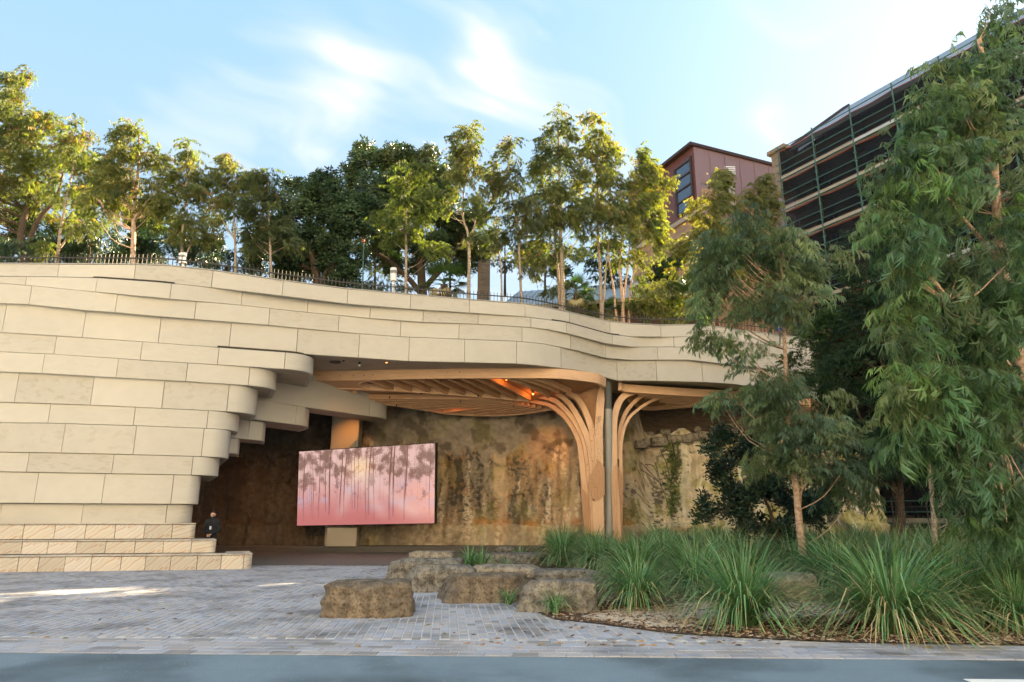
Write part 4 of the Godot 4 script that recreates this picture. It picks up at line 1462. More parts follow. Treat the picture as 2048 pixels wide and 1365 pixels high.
	clad(tree, [[1234, 928], [1246, 952], [1245, 1110], [1236.5, 1110]], 30.52, M.timber_dark)
	clad(tree, [[1222, 945], [1233.5, 928], [1236, 1110], [1228, 1110]], 30.28, M.timber_mid)
	# dark wooden plugs of the bolts
	var plugs := MB.new()
	var r := rng(44)
	for k in 60:
		var y := r.randf_range(830, 985)
		var x: float = r.randf_range(0, 1)
		var px := lines([Vector2(830, 1192), Vector2(870, 1178), Vector2(930, 1172), Vector2(990, 1180)], y) + x * lines([Vector2(830, 10), Vector2(870, 25), Vector2(930, 30), Vector2(990, 20)], y)
		plugs.tube(PackedVector3Array([P(px, y, 30.4), P(px, y, 30.015)]), 0.014, 0.014, 6)
	for k in 26:
		var px := 640.0 + k * 21.5 + r.randf_range(-5, 5)
		var q := C(px, lines([Vector2(626, 763), Vector2(728, 761.5), Vector2(908, 758), Vector2(1113, 758), Vector2(1200, 768)], px))
		plugs.tube(PackedVector3Array([q + Vector3(0, r.randf_range(0.12, 0.36), 0.06), q + Vector3(0, 0.24, 0.096)]), 0.014, 0.014, 6)
	part(tree, "wooden_plug", plugs.done(), M.plug).set_meta("kind", "stuff")
	# grey steel post between the halves
	var post := thing("steel_post", "tapering grey steel post standing between the two halves of the timber column", "post")
	b = MB.new()
	b.tube(PackedVector3Array([G(1219.5, 1109.6), P(1219, 1083, 30.5), P(1216.6, 819, 30.5)]), 0.2, 0.165, 20)
	part(post, "shaft", b.done(), M.steel_grey)
	b = MB.new()
	b.tube(PackedVector3Array([P(1216.6, 819, 30.5), P(1216, 762, 30.5)]), 0.16, 0.16, 20)
	part(post, "sleeve", b.done(), M.steel_dark)
	# the smaller canopy
	var small := thing("timber_canopy", "smaller timber canopy reaching from the column towards the gum tree", "canopy")
	var f2 := through([[1240, 781], [1247, 784], [1265, 786], [1314, 789.5], [1393, 794], [1445, 797], [1530, 803], [1620, 812]], C2)
	beam(small, "edge_beam", f2, 0.16, 0.36, M.timber)
	var b2 := through([[1252, 795], [1262, 806], [1287, 821], [1340, 819], [1400, 814], [1450, 811], [1530, 811], [1620, 815]], C2)
	beam(small, "edge_beam", b2, 0.12, 0.26, M.timber)
	outline = PackedVector3Array()
	for q in f2:
		outline.append(q + Vector3(0, 0.26, 0))
	tail = b2.duplicate()
	tail.reverse()
	for q in tail:
		outline.append(q + Vector3(0, 0.2, 0))
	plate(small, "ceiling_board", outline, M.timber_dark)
	for j in 7:
		beam(small, "rib", PackedVector3Array([C2(1262 + j * 14, 789 + j * 4.2), C2(1440 + j * 12, 798 + j * 2.0)]), 0.1, 0.22, M.timber)

func clad(root: Node, pts: Array, z: float, m: Material) -> void:
	var flat := PackedVector2Array()
	var p := PackedVector3Array()
	for q in pts:
		var w := P(q[0], q[1], z)
		p.append(w)
		flat.append(Vector2(w.x, w.y))
	var idx := Geometry2D.triangulate_polygon(flat)
	var b := MB.new()
	for i in range(0, idx.size(), 3):
		b.face(p[idx[i]], p[idx[i + 1]], p[idx[i + 2]], Vector3.BACK, Vector2(flat[idx[i]].y, flat[idx[i]].x), Vector2(flat[idx[i + 1]].y, flat[idx[i + 1]].x), Vector2(flat[idx[i + 2]].y, flat[idx[i + 2]].x))
	for i in p.size():
		var j := (i + 1) % p.size()
		var d := p[j] - p[i]
		b.quad(p[i], p[j], p[j] - Vector3(0, 0, 0.05), p[i] - Vector3(0, 0, 0.05), Vector3(d.y, -d.x, 0))
		b.quad(p[i], p[j], p[j] - Vector3(0, 0, 0.05), p[i] - Vector3(0, 0, 0.05), Vector3(d.y, -d.x, 0))
	part(root, "cladding_board", b.done(), m)

var bulb_mat: StandardMaterial3D
func lamp(at: Vector3, energy: float, label: String) -> void:
	if bulb_mat == null:
		bulb_mat = mat("bulb", Color(1, .8, .5), 0.4)
		bulb_mat.emission_enabled = true
		bulb_mat.emission = Color(1.0, 0.62, 0.3)
		bulb_mat.emission_energy_multiplier = 0.6
	var o := thing("ceiling_lamp", label, "lamp", at, "lamps under the canopy")
	var s := SphereMesh.new()
	s.radius = 0.045
	s.height = 0.09
	s.radial_segments = 12
	s.rings = 6
	part(o, "bulb", s, bulb_mat)
	var b := MB.new()
	b.tube(PackedVector3Array([Vector3(0, 0.05, 0), Vector3(0, 0.12, 0)]), 0.05, 0.05, 12)
	part(o, "fitting", b.done(), M.black_metal)
	var l := OmniLight3D.new()
	l.name = "lamp_light"
	l.light_color = Color(1.0, 0.55, 0.22)
	l.light_energy = energy * 0.006
	l.light_size = 0.04
	l.omni_range = 30.0
	l.omni_attenuation = 2.0
	l.shadow_enabled = true
	o.add_child(l)

func spot(at: Vector3, aim: Vector3, energy: float, angle: float, label: String, shown := true) -> void:
	var o := thing("spot_lamp", label, "lamp", at, "spot lamps under the soffit")
	var dir := (aim - at).normalized()
	var b := MB.new()
	b.tube(PackedVector3Array([-dir * 0.16, -dir * 0.03]), 0.06, 0.06, 12)
	part(o, "housing", b.done(), M.black_metal)
	b = MB.new()
	b.tube(PackedVector3Array([-dir * 0.03, -dir * 0.02]), 0.045, 0.045, 12)
	part(o, "bulb", b.done(), bulb_mat)
	var l := SpotLight3D.new()
	l.name = "spot_light"
	o.add_child(l)
	l.look_at_from_position(Vector3.ZERO, dir, Vector3.UP if absf(dir.y) < 0.9 else Vector3.RIGHT)
	l.position = Vector3.ZERO
	l.light_color = Color(1.0, 0.62, 0.28)
	l.light_energy = energy
	l.spot_angle = angle
	l.spot_angle_attenuation = 1.0
	l.spot_range = 40.0
	l.spot_attenuation = 2.0
	l.light_size = 0.04
	l.shadow_enabled = true

func screen() -> void:
	# the picture: a smoky gum forest with a low sun
	var w := 640
	var h := 340
	var a := noise(601, 0.012, 4)
	var b := noise(602, 0.05, 4)
	var r := rng(61)
	var trunks := []
	for q in [[.045, 5, .05, .95], [.1, 3, .04, .9], [.115, 3, .1, .92], [.165, 4, .1, .9], [.215, 4, .0, .82], [.245, 8, .0, .87], [.33, 6, .0, .86], [.36, 6, .3, .9], [.41, 3, .3, .8], [.43, 4, .2, .8], [.455, 3, .3, .85], [.515, 5, .0, .95], [.54, 8, .0, .88], [.57, 5, .1, .95], [.61, 2, .3, .75], [.69, 9, .0, .95], [.715, 8, .02, .9], [.8, 7, .0, .95], [.965, 3, .0, .9]]:
		trunks.append(q)
	for k in 30:
		trunks.append([r.randf(), 1.4, r.randf_range(.1, .4), r.randf_range(.65, .82)])
	var tx := paint(w, h, func(x: int, y: int) -> Vector3:
		var u := x / 640.0
		var v := y / 340.0
		var sun := exp(-((u - .47) * (u - .47) * 190.0 + (v - .27) * (v - .27) * 60.0))
		var c := Vector3(.86, .56, .50).lerp(Vector3(.62, .2, .19), smoothstep(.2, .95, v))
		c = c.lerp(Vector3(1.0, .74, .46), clampf(sun * 1.1, 0, 1))
		var s := a.get_noise_2d(x * 0.7, y * 1.2)
		c = c.lerp(Vector3(.98, .52, .42), smoothstep(.6, 1.0, u) * smoothstep(.35, .6, v) * (0.8 - 0.5 * smoothstep(.8, 1.0, v)))
		c = c.lerp(Vector3(.56, .48, .62), smoothstep(-0.2, 0.9, s) * smoothstep(.3, .6, v) * (1.0 - smoothstep(.7, .9, v)) * 0.6)
		# leaves
		var dark := 0.0
		var f := 0.75 * b.get_noise_2d(x * 4.2, y * 4.2) + 1.1 * a.get_noise_2d(x * 1.5 + 300.0, y * 1.2)
		dark = smoothstep(-0.18, 0.16, f - smoothstep(.3, .72, v) * 0.8 - sun * 0.35 + 0.12 * smoothstep(.75, .95, u) + 0.1 * smoothstep(.3, .0, u)) * 0.85
		for t in trunks:
			if v < t[3] and v > t[2] * 0.2:
				var cx: float = t[0] - 0.012 * (v - 0.4) * (1.0 if t[1] > 5 else -0.5) + 0.004 * sin(v * 5.0 + t[0] * 40.0)
				var half: float = t[1] / 640.0 * 0.5 * (0.6 + 0.5 * v)
				if absf(u - cx) < half:
					dark = maxf(dark, 0.95 if t[1] > 2 else 0.55)
		var ink := Vector3(.2, .09, .06).lerp(Vector3(.3, .11, .13), smoothstep(.3, .9, v))
		ink = ink.lerp(Vector3(.62, .2, .1), sun * 0.8)
		c = c.lerp(ink, dark * (1.0 - 0.55 * smoothstep(.55, .95, v)))
		# slanting beams of light through the smoke
		var ray := exp(-pow((u - 0.47 - (v - 0.3) * 0.28) / 0.05, 2.0)) + exp(-pow((u - 0.5 - (v - 0.3) * 0.62) / 0.07, 2.0)) + 0.7 * exp(-pow((u - 0.44 + (v - 0.3) * 0.2) / 0.04, 2.0))
		c = c.lerp(Vector3(1.0, .74, .66), clampf(ray, 0, 1) * 0.3 * smoothstep(.25, .4, v) * (1.0 - smoothstep(.8, 1.0, v)))
		# the red glowing ground haze
		c = c.lerp(Vector3(.58, .19, .17), smoothstep(.78, .98, v + 0.12 * s) * 0.55 * (1.0 - 0.4 * u) * (0.7 + 0.6 * b.get_noise_2d(x, y * 2.0)))
		return c)
	var o := thing("screen", "big tilted screen showing a pink smoky gum forest", "screen")
	var tl := P(598, 904, 33.2)
	var br := P(868.5, 1047, 31.0)
	var tr := P(870, 887, 31.0)
	var bl := P(593.5, 1052, 33.2)
	var n := (tr - tl).cross(bl - tl).normalized()
	if n.z < 0:
		n = -n
	n = Vector3(n.x, 0, n.z).normalized()
	var m := MB.new()
	m.quad(tl, tr, br, bl, n)
	var sm := mat("screen_picture", Color.BLACK, 0.3)
	sm.emission_enabled = true
	sm.emission_texture = tx
	sm.emission = Color.BLACK
	sm.emission_energy_multiplier = 0.098
	part(o, "display", m.done(), sm)
	var body := MB.new()
	var back := -n * 0.22
	var e := -n * 0.006
	body.quad(tl + back, tr + back, br + back, bl + back, -n)
	var up := Vector3.UP * 0.03
	var rt := (tr - tl).normalized() * 0.03
	var c := [tl + up - rt, tr + up + rt, br - up + rt, bl - up - rt]
	for k in 4:
		var j := (k + 1) % 4
		var hint: Vector3 = (c[k] + c[j]) * 0.5 - (tl + br) * 0.5
		body.quad(c[k] + e, c[j] + e, c[j] + back, c[k] + back, hint)
	body.quad(c[0] + e, c[1] + e, c[2] + e, c[3] + e, n)
	part(o, "casing", body.done(), M.black_metal)


# ---------- the tower in scaffolding ----------
func scaffold_building() -> void:
	var A := P(1556, 303, 38.1)
	var B := P(2048, 25, 26.2)
	var top := (A.y + B.y) * 0.5
	A.y = 0
	B.y = 0
	var D := (B - A).normalized()
	var N := Vector3(-D.z, 0, D.x)
	if N.x > 0:
		N = -N
	var length := 34.0
	var tower := thing("stone_building", "tall brick warehouse wrapped in scaffold and dark netting", "building")
	var b := MB.new()
	var wall0 := A - N * 1.3
	var basis := Basis(D, Vector3.UP, D.cross(Vector3.UP))
	# walls with real window openings
	var deep := D.cross(Vector3.UP)
	var into := -N
	var floors := 6
	var fh := top / floors
	var bay := 3.6
	var nb := int(length / bay)
	for f in floors:
		for k in nb:
			var o := wall0 + D * (k * bay) + Vector3.UP * (f * fh)
			var x0 := 1.15
			var x1 := 2.45
			var y0 := 0.9
			var y1 := 2.9
			if f == 0:
				y0 = 0.02
				y1 = 3.1
				x0 = 0.9
				x1 = 2.7
			var q := func(u: float, v: float, d: float) -> Vector3: return o + D * u + Vector3.UP * v + into * d
			b.quad(q.call(0, 0, 0), q.call(x0, 0, 0), q.call(x0, fh, 0), q.call(0, fh, 0), N)
			b.quad(q.call(x1, 0, 0), q.call(bay, 0, 0), q.call(bay, fh, 0), q.call(x1, fh, 0), N)
			b.quad(q.call(x0, 0, 0), q.call(x1, 0, 0), q.call(x1, y0, 0), q.call(x0, y0, 0), N)
			b.quad(q.call(x0, y1, 0), q.call(x1, y1, 0), q.call(x1, fh, 0), q.call(x0, fh, 0), N)
			b.quad(q.call(x0, y0, 0), q.call(x0, y1, 0), q.call(x0, y1, .3), q.call(x0, y0, .3), D)
			b.quad(q.call(x1, y0, 0), q.call(x1, y1, 0), q.call(x1, y1, .3), q.call(x1, y0, .3), -D)
			b.quad(q.call(x0, y1, 0), q.call(x1, y1, 0), q.call(x1, y1, .3), q.call(x0, y1, .3), Vector3.DOWN)
			b.quad(q.call(x0, y0, 0), q.call(x1, y0, 0), q.call(x1, y0, .3), q.call(x0, y0, .3), Vector3.UP)
			var w := MB.new()
			w.box(Transform3D(Basis(D, Vector3.UP, N), q.call((x0 + x1) * 0.5, (y0 + y1) * 0.5, 0.27)), Vector3(x1 - x0, y1 - y0, 0.04))
			var win := part(tower, "window", w.done(), M.window_glass if f > 0 else M.window_dark)
			if f > 0:
				var fr := MB.new()
				var bs := Basis(D, Vector3.UP, N)
				fr.box(Transform3D(bs, q.call((x0 + x1) * 0.5, (y0 + y1) * 0.5, 0.23)), Vector3(x1 - x0, 0.07, 0.04))
				fr.box(Transform3D(bs, q.call((x0 + x1) * 0.5, (y0 + y1) * 0.5, 0.225)), Vector3(0.06, y1 - y0, 0.04))
				part(win, "frame", fr.done(), M.brown_trim)
	var back := into * 16.0
	var e1 := wall0 + D * (nb * bay)
	var U := Vector3.UP
	b.quad(wall0, wall0 + U * top, wall0 + back + U * top, wall0 + back, -D)
	b.quad(e1, e1 + U * top, e1 + back + U * top, e1 + back, D)
	b.quad(wall0 + back, e1 + back, e1 + back + U * top, wall0 + back + U * top, into)
	part(tower, "wall", b.done(), M.brick_brown)
	# pale stone blocks of the ground floor show one by one
	var r := rng(71)
	for row in 8:
		for k in 14:
			var u := k * 1.05 + (0.5 if row % 2 else 0.0) - 0.2
			var inbay := fmod(u, bay)
			if inbay > 0.45 and inbay < 2.75 and u > 0.0:
				continue
			var m := MB.new()
			m.box(Transform3D(Basis(D, Vector3.UP, N), wall0 + D * (u + 0.1) + U * (0.28 + row * 0.46) + N * 0.04), Vector3(0.94, 0.42, 0.14), 0.02)
			part(tower, "stone_block", m.done(), [M.boulder_2, M.concrete, M.sandstone][r.randi() % 3])
	# roof
	b = MB.new()
	var eave := U * (top + 0.15)
	var ridge := U * (top + 5.9) + into * 7.5
	var s0 := wall0 + N * 0.5 - D * 0.3
	var s1 := e1 + N * 0.5
	b.quad(s0 + eave, s1 + eave, s1 + ridge, s0 + ridge, N + U)
	b.quad(s0 + ridge, s1 + ridge, s1 + back + eave, s0 + back + eave, into + U)
	part(tower, "roof", b.done(), M.roof_metal)
	b = MB.new()
	b.face(wall0 + U * top, wall0 + ridge - U * 0.3, wall0 + back + U * top, -D)
	b.bar(PackedVector3Array([s0 + eave - D * 0.2 - U * 0.1, s0 + ridge - D * 0.2 - U * 0.1]), D, PackedFloat32Array([0.5]), PackedFloat32Array([0.45]))
	b.bar(PackedVector3Array([s0 + ridge - D * 0.2 - U * 0.1, s0 + back + eave - D * 0.2 - U * 0.1]), D, PackedFloat32Array([0.5]), PackedFloat32Array([0.45]))
	part(tower, "gable", b.done(), M.brown_trim)
	b = MB.new()
	b.box(Transform3D(basis, s0 + eave - U * 1.2), Vector3(1.0, 2.6, 1.0), 0.05)
	b.box(Transform3D(basis, s0 + eave - U * 2.6), Vector3(1.25, 0.3, 1.25), 0.05)
	b.box(Transform3D(basis, s0 + eave + U * 0.1), Vector3(1.35, 0.3, 1.35), 0.05)
	part(tower, "corner_pier", b.done(), M.brick_brown)
	# gutter boards
	b = MB.new()
	b.bar(PackedVector3Array([s0 + eave, s1 + eave]), U, PackedFloat32Array([0.3]), PackedFloat32Array([0.12]))
	part(tower, "fascia", b.done(), M.deck_steel)

	# the scaffold is a thing of its own
	var sc := thing("scaffold", "green tube scaffold with timber toe boards and black shade netting on the warehouse", "scaffold")
	var pitch := 2.45
	var n := int(length / pitch)
	var lift := 2.0
	var lifts := int(top / lift)
	var tube := MB.new()
	tube.tube(PackedVector3Array([Vector3.ZERO, Vector3(0, top + 0.25, 0)]), 0.042, 0.042, 8)
	var tall := tube.done()
	var coup := MB.new()
	for k in lifts * 4:
		coup.box(Transform3D(Basis.IDENTITY, Vector3(0, k * 0.5 + 0.2, 0)), Vector3(0.13, 0.13, 0.13), 0.02)
	var couplers := coup.done()
	for k in n + 1:
		var st := part(sc, "standard", tall, M.scaffold_green, Transform3D(basis, A + D * (k * pitch)))
		part(st, "coupler", couplers, M.scaffold_green)
		part(sc, "standard", tall, M.scaffold_green, Transform3D(basis, A + D * (k * pitch) - N * 1.1))
	var long := MB.new()
	long.tube(PackedVector3Array([Vector3(-0.2, 0, 0), Vector3(n * pitch + 0.2, 0, 0)]), 0.03, 0.03, 8)
	var ledger := long.done()
	var board := MB.new()
	board.box(Transform3D(Basis.IDENTITY, Vector3(pitch * 0.5, 0.13, 0)), Vector3(pitch - 0.03, 0.2, 0.04), 0.006)
	var toe := board.done()
	var plank := MB.new()
	plank.box(Transform3D(Basis.IDENTITY, Vector3(pitch * 0.5, 0, 0)), Vector3(pitch - 0.02, 0.05, 0.24), 0.006)
	var deck := plank.done()
	var facing := Basis(D, U, D.cross(U))
	var zdir := 1.0 if D.cross(U).dot(N) > 0.0 else -1.0
	for l in range(0, lifts + 1):
		var y := top - l * lift
		if y < 0.2:
			continue
		for dy in [0.0, 0.52, 1.02]:
			if l == 0 and dy > 0.0:
				continue
			part(sc, "ledger", ledger, M.scaffold_green, Transform3D(facing, A + U * (y + dy) + N * 0.05))
		if l == 0:
			continue
		for k in n:
			part(sc, "toe_board", toe, M.toe_board if r.randf() < 0.8 else M.deck_steel, Transform3D(facing, A + D * (k * pitch) + U * y - N * 0.02))
			for w in 4:
				if l < 6:
					part(sc, "plank", deck, M.toe_board if (k + w) % 5 else M.deck_steel, Transform3D(facing, A + D * (k * pitch) + U * (y - 0.03) - N * (0.2 + w * 0.26)))
	# netting hung from each lift in sagging sheets, a red cord along its head
	for l in range(0, lifts):
		var y1 := top - l * lift - 0.06
		var y0 := y1 - lift + 0.42
		for k in n:
			var rows := []
			var uvs := []
			for i in 6:
				var line := PackedVector3Array()
				var t := PackedVector2Array()
				for j in 9:
					var u := j / 8.0
					var v := i / 5.0
					var sag := 0.07 * sin(u * PI) * (1.0 - v)
					var belly := 0.06 * sin(u * PI * 2.0 + k) * sin(v * PI)
					line.append(A + D * ((k + u) * pitch) + U * (lerpf(y1, y0, v) - sag) - N * (0.13 + belly))
					t.append(Vector2(u, v))
				rows.append(line)
				uvs.append(t)
			var net := MB.new()
			net.grid(rows, uvs)
			var np := part(sc, "netting", net.done(), M.shade_net)
			var cord := MB.new()
			cord.tube(rows[0], 0.016, 0.016, 5)
			part(np, "cord", cord.done(), M.red_rope)
	# wire fence in front of the ground floor
	var fence := thing("wire_fence", "dark tube-framed wire fence in front of the stone doorway", "fence")
	var f0 := A + N * 1.6
	var bars := MB.new()
	for k in 12:
		var po := MB.new()
		po.tube(PackedVector3Array([f0 + D * (k * 1.6 - 1.0), f0 + D * (k * 1.6 - 1.0) + U * 2.4]), 0.03, 0.03, 6)
		part(fence, "post", po.done(), M.fence_metal)
	for y in [0.15, 1.1, 2.0]:
		var ra := MB.new()
		ra.tube(PackedVector3Array([f0 - D * 1.0 + U * y, f0 + D * 16.6 + U * y]), 0.022, 0.022, 6)
		part(fence, "rail", ra.done(), M.fence_metal)
	for k in 150:
		for s in [-1.0, 1.0]:
			var p0: Vector3 = f0 + D * (k * 0.11 - 1.0 - s * 0.5) + U * 0.15
			bars.bar(PackedVector3Array([p0, p0 + D * s * 1.0 + U * 1.85]), N, PackedFloat32Array([0.006]), PackedFloat32Array([0.006]))
	part(fence, "wire", bars.done(), M.fence_metal).set_meta("kind", "stuff")


func brick_building() -> void:
	var o := thing("brick_building", "tall brick building with a rusty red clad top storey and slanting roof", "building")
	var c := P(1387, 293, 50.0)
	var rt := P(1560, 337, 53.6)
	var lf := P(1315, 349, 54.5)
	var base := 8.0
	var y_clad := P(1387, 425, 50.0).y
	var U := Vector3.UP
	var flat := func(v: Vector3, y: float) -> Vector3: return Vector3(v.x, y, v.z)
	var far_r: Vector3 = c + (rt - c) * 2.4
	var far_l: Vector3 = c + (lf - c) * 1.9
	var far_b: Vector3 = far_r + (far_l - c)
	var ring := [far_l, c, far_r, far_b]
	var brick := MB.new()
	var clad := MB.new()
	var hints := []
	for k in 4:
		var a: Vector3 = ring[k]
		var b: Vector3 = ring[(k + 1) % 4]
		var mid := (a + b) * 0.5 - (c + far_b) * 0.5
		mid.y = 0
		brick.quad(flat.call(a, base), flat.call(b, base), flat.call(b, y_clad), flat.call(a, y_clad), mid)
		var n := mid.normalized()
		var m := MB.new()
		m.quad(flat.call(a, y_clad), flat.call(b, y_clad), b, a, mid)
		part(o, "cladding", m.done(), M.rust_clad if k == 0 else M.purple_clad)
	part(o, "wall", brick.done(), M.brick_tan)
	# upright seams of the cladding
	var dirr := (far_r - c)
	dirr.y = 0
	var nr := Vector3(-dirr.z, 0, dirr.x).normalized()
	if nr.z < 0:
		nr = -nr
	for k in range(1, 7):
		var s := MB.new()
		var q := c + (far_r - c) * (k / 7.0 * 0.5)
		s.box(Transform3D(Basis.IDENTITY, Vector3(q.x, (q.y + y_clad) * 0.5, q.z) + nr * 0.03), Vector3(0.06, q.y - y_clad, 0.06))
		part(o, "seam", s.done(), M.purple_clad)
	# roof plate with a dark edge
	var roof := MB.new()
	var lift := U * 0.25
	var over := []
	for v in ring:
		var d: Vector3 = v - (c + far_b) * 0.5
		d.y = 0
		over.append(v + d.normalized() * 0.5)
	roof.quad(over[0] + lift, over[1] + lift, over[2] + lift, over[3] + lift, U)
	roof.quad(over[0], over[1], over[2], over[3], -U)
	for k in 4:
		var d: Vector3 = (over[k] + over[(k + 1) % 4]) * 0.5 - (c + far_b) * 0.5
		roof.quad(over[k], over[(k + 1) % 4], over[(k + 1) % 4] + lift, over[k] + lift, d)
	part(o, "roof", roof.done(), M.brown_trim)
	# tall corner glazing on the side face
	var dl := (lf - c)
	dl.y = 0
	var nl := Vector3(dl.z, 0, -dl.x).normalized()
	if nl.x > 0:
		nl = -nl
	var w0 := c + (lf - c) * 0.08
	var w1 := c + (lf - c) * 0.5
	var g := MB.new()
	var yb := P(1385, 412, 50.2).y
	g.quad(flat.call(w0, yb) + nl * 0.05, flat.call(w1, yb) + nl * 0.05, w1 - U * 0.9 + nl * 0.05, w0 - U * 0.7 + nl * 0.05, nl)
	var win := part(o, "window", g.done(), M.window_glass)
	var fr := MB.new()
	for k in 5:
		var y := lerpf(yb, w1.y - 0.9, k / 4.0)
		fr.bar(PackedVector3Array([flat.call(w0, y) + nl * 0.09, flat.call(w1, y) + nl * 0.09]), U, PackedFloat32Array([0.12]), PackedFloat32Array([0.1]))
	fr.bar(PackedVector3Array([flat.call(w0, yb) + nl * 0.09, w0 - U * 0.7 + nl * 0.09]), nl, PackedFloat32Array([0.1]), PackedFloat32Array([0.2]))
	fr.bar(PackedVector3Array([flat.call(w1, yb) + nl * 0.09, w1 - U * 0.9 + nl * 0.09]), nl, PackedFloat32Array([0.1]), PackedFloat32Array([0.2]))
	part(win, "frame", fr.done(), M.brown_trim)
	# pale parapet band under the glazing, louvre and duct on the front
	var band := MB.new()
	band.bar(PackedVector3Array([flat.call(c, y_clad) + nl * 0.1, flat.call(far_l, y_clad) + nl * 0.1]), U, PackedFloat32Array([0.35]), PackedFloat32Array([0.25]))
	part(o, "band_course", band.done(), M.concrete)
	var lv := P(1468, 322, 50.0)
	var t := (lv.x - c.x) / (rt.x - c.x)
	var lz := lerpf(c.z, rt.z, t)
	var lou := MB.new()
	var at := Vector3(lv.x, lv.y - 0.2, lz) + nr * 0.12
	for k in 5:
		lou.box(Transform3D(Basis.IDENTITY, at + U * (k * 0.16 - 0.3)), Vector3(0.9, 0.08, 0.1))
	part(o, "louvre", lou.done(), M.white_paint)
	var duct := MB.new()
	duct.box(Transform3D(Basis.IDENTITY, at - U * 2.2), Vector3(0.5, 2.6, 0.25), 0.03)
	part(o, "duct", duct.done(), M.steel_grey)
	for q in [[1412, 398], [1445, 410], [1495, 402], [1525, 412]]:
		var a := P(q[0], q[1], 51.0)
		var tt := (a.x - c.x) / (rt.x - c.x)
		var pr := MB.new()
		pr.box(Transform3D(Basis.IDENTITY, Vector3(a.x, a.y, lerpf(c.z, rt.z, tt)) + nr * 0.15), Vector3(1.3, 1.0, 0.4), 0.05)
		part(o, "broken_parapet", pr.done(), M.brick_tan)


func cottage() -> void:
	var o := thing("cottage", "low cottage with a pale metal roof and brick chimney behind the gum trees", "cottage")
	# eave runs from the chimney side towards the brick building
	var a := P(1000, 572, 40.0)
	var z := P(1420, 617, 37.0)
	var ridge_a := P(985, 520, 45.0)
	var U := Vector3.UP
	var d := z - a
	d.y = 0
	d = d.normalized()
	var back := Vector3(d.z, 0, -d.x)
	if back.z > 0:
		back = -back
	var eave := (a.y + z.y) * 0.5 - 0.2
	a.y = eave
	z = a + d * 12.6
	var rise := 2.6
	var b := MB.new()
	var ra := a + back * 5.0 + U * rise
	var rz := z + back * 5.0 + U * rise
	var nrm := (U * 5.0 - back * rise).normalized()
	b.quad(a, z, rz, ra, nrm)
	b.quad(ra, rz, z + back * 10.0, a + back * 10.0, (U * 5.0 + back * rise).normalized())
	var roof := part(o, "roof", b.done(), M.roof_pale)
	for k in 28:
		var s := MB.new()
		var q := a + d * (k * 0.45) + nrm * 0.02
		s.bar(PackedVector3Array([q, q + back * 5.0 + U * rise]), nrm, PackedFloat32Array([0.05]), PackedFloat32Array([0.04]))
		part(roof, "roof_seam", s.done(), M.roof_pale)
	b = MB.new()
	b.bar(PackedVector3Array([a - U * 0.12, z - U * 0.12]), U, PackedFloat32Array([0.22]), PackedFloat32Array([0.12]))
	part(o, "gutter", b.done(), M.concrete)
	b = MB.new()
	var w0 := a + back * 0.8
	var w1 := z + back * 0.8
	b.quad(Vector3(w0.x, 9.5, w0.z), Vector3(w1.x, 9.5, w1.z), w1, w0, -back)
	b.quad(Vector3(w0.x, 9.5, w0.z), w0, w0 + back * 8.4, Vector3(w0.x, 9.5, w0.z) + back * 8.4, -d)
	b.face(w0, w0 + back * 4.2 + U * (rise - 0.2), w0 + back * 8.4, -d)
	part(o, "wall", b.done(), M.rust_clad)
	for k in 3:
		var wm := MB.new()
		wm.box(Transform3D(Basis(d, U, -back), w0 + d * (1.8 + k * 3.4) + U * -0.75 - back * 0.02), Vector3(0.9, 1.1, 0.06))
		part(o, "window", wm.done(), M.window_dark)
	b = MB.new()
	var ch := P(968, 518, 41.0)
	b.box(Transform3D(Basis(Vector3.UP, 0.5), ch - U * 2.0), Vector3(0.6, 6.0, 0.6), 0.03)
	part(o, "chimney", b.done(), M.brick_tan)
	b = MB.new()
	b.box(Transform3D(Basis(Vector3.UP, 0.5), ch + U * 1.05), Vector3(0.78, 0.4, 0.78), 0.04)
	part(o, "chimney_cap", b.done(), M.rust_clad)


func terrace_fence() -> void:
	var o := thing("picket_fence", "low dark metal picket fence along the top of the curved wall", "fence")
	var pts := PackedVector3Array()
	for q in rim:
		pts.append(Vector3(q[1].x - q[2].x * 0.32, q[3], q[1].y - q[2].y * 0.32))
	# even steps along the rim
	var bar := MB.new()
	bar.box(Transform3D(Basis.IDENTITY, Vector3(0, 0.2, 0)), Vector3(0.022, 0.62, 0.022))
	var picket := bar.done()
	var step := 0.145
	var due := 0.0
	var run := 0.0
	var n := 0
	for i in pts.size() - 1:
		var a := pts[i]
		var b := pts[i + 1]
		var l := a.distance_to(b)
		while due <= run + l:
			var p := a.lerp(b, (due - run) / l)
			var px := p.x / -p.z
			if px > -0.76 and px < 0.45:
				part(o, "picket", picket, M.fence_metal, Transform3D(Basis.IDENTITY, p))
				n += 1
			due += step
		run += l
	for h in [0.08, 0.36]:
		var line := PackedVector3Array()
		for p in pts:
			line.append(p + Vector3(0, h, 0))
		var ra := MB.new()
		ra.bar(line, Vector3.UP, PackedFloat32Array([0.045]), PackedFloat32Array([0.03]))
		part(o, "rail", ra.done(), M.fence_metal)


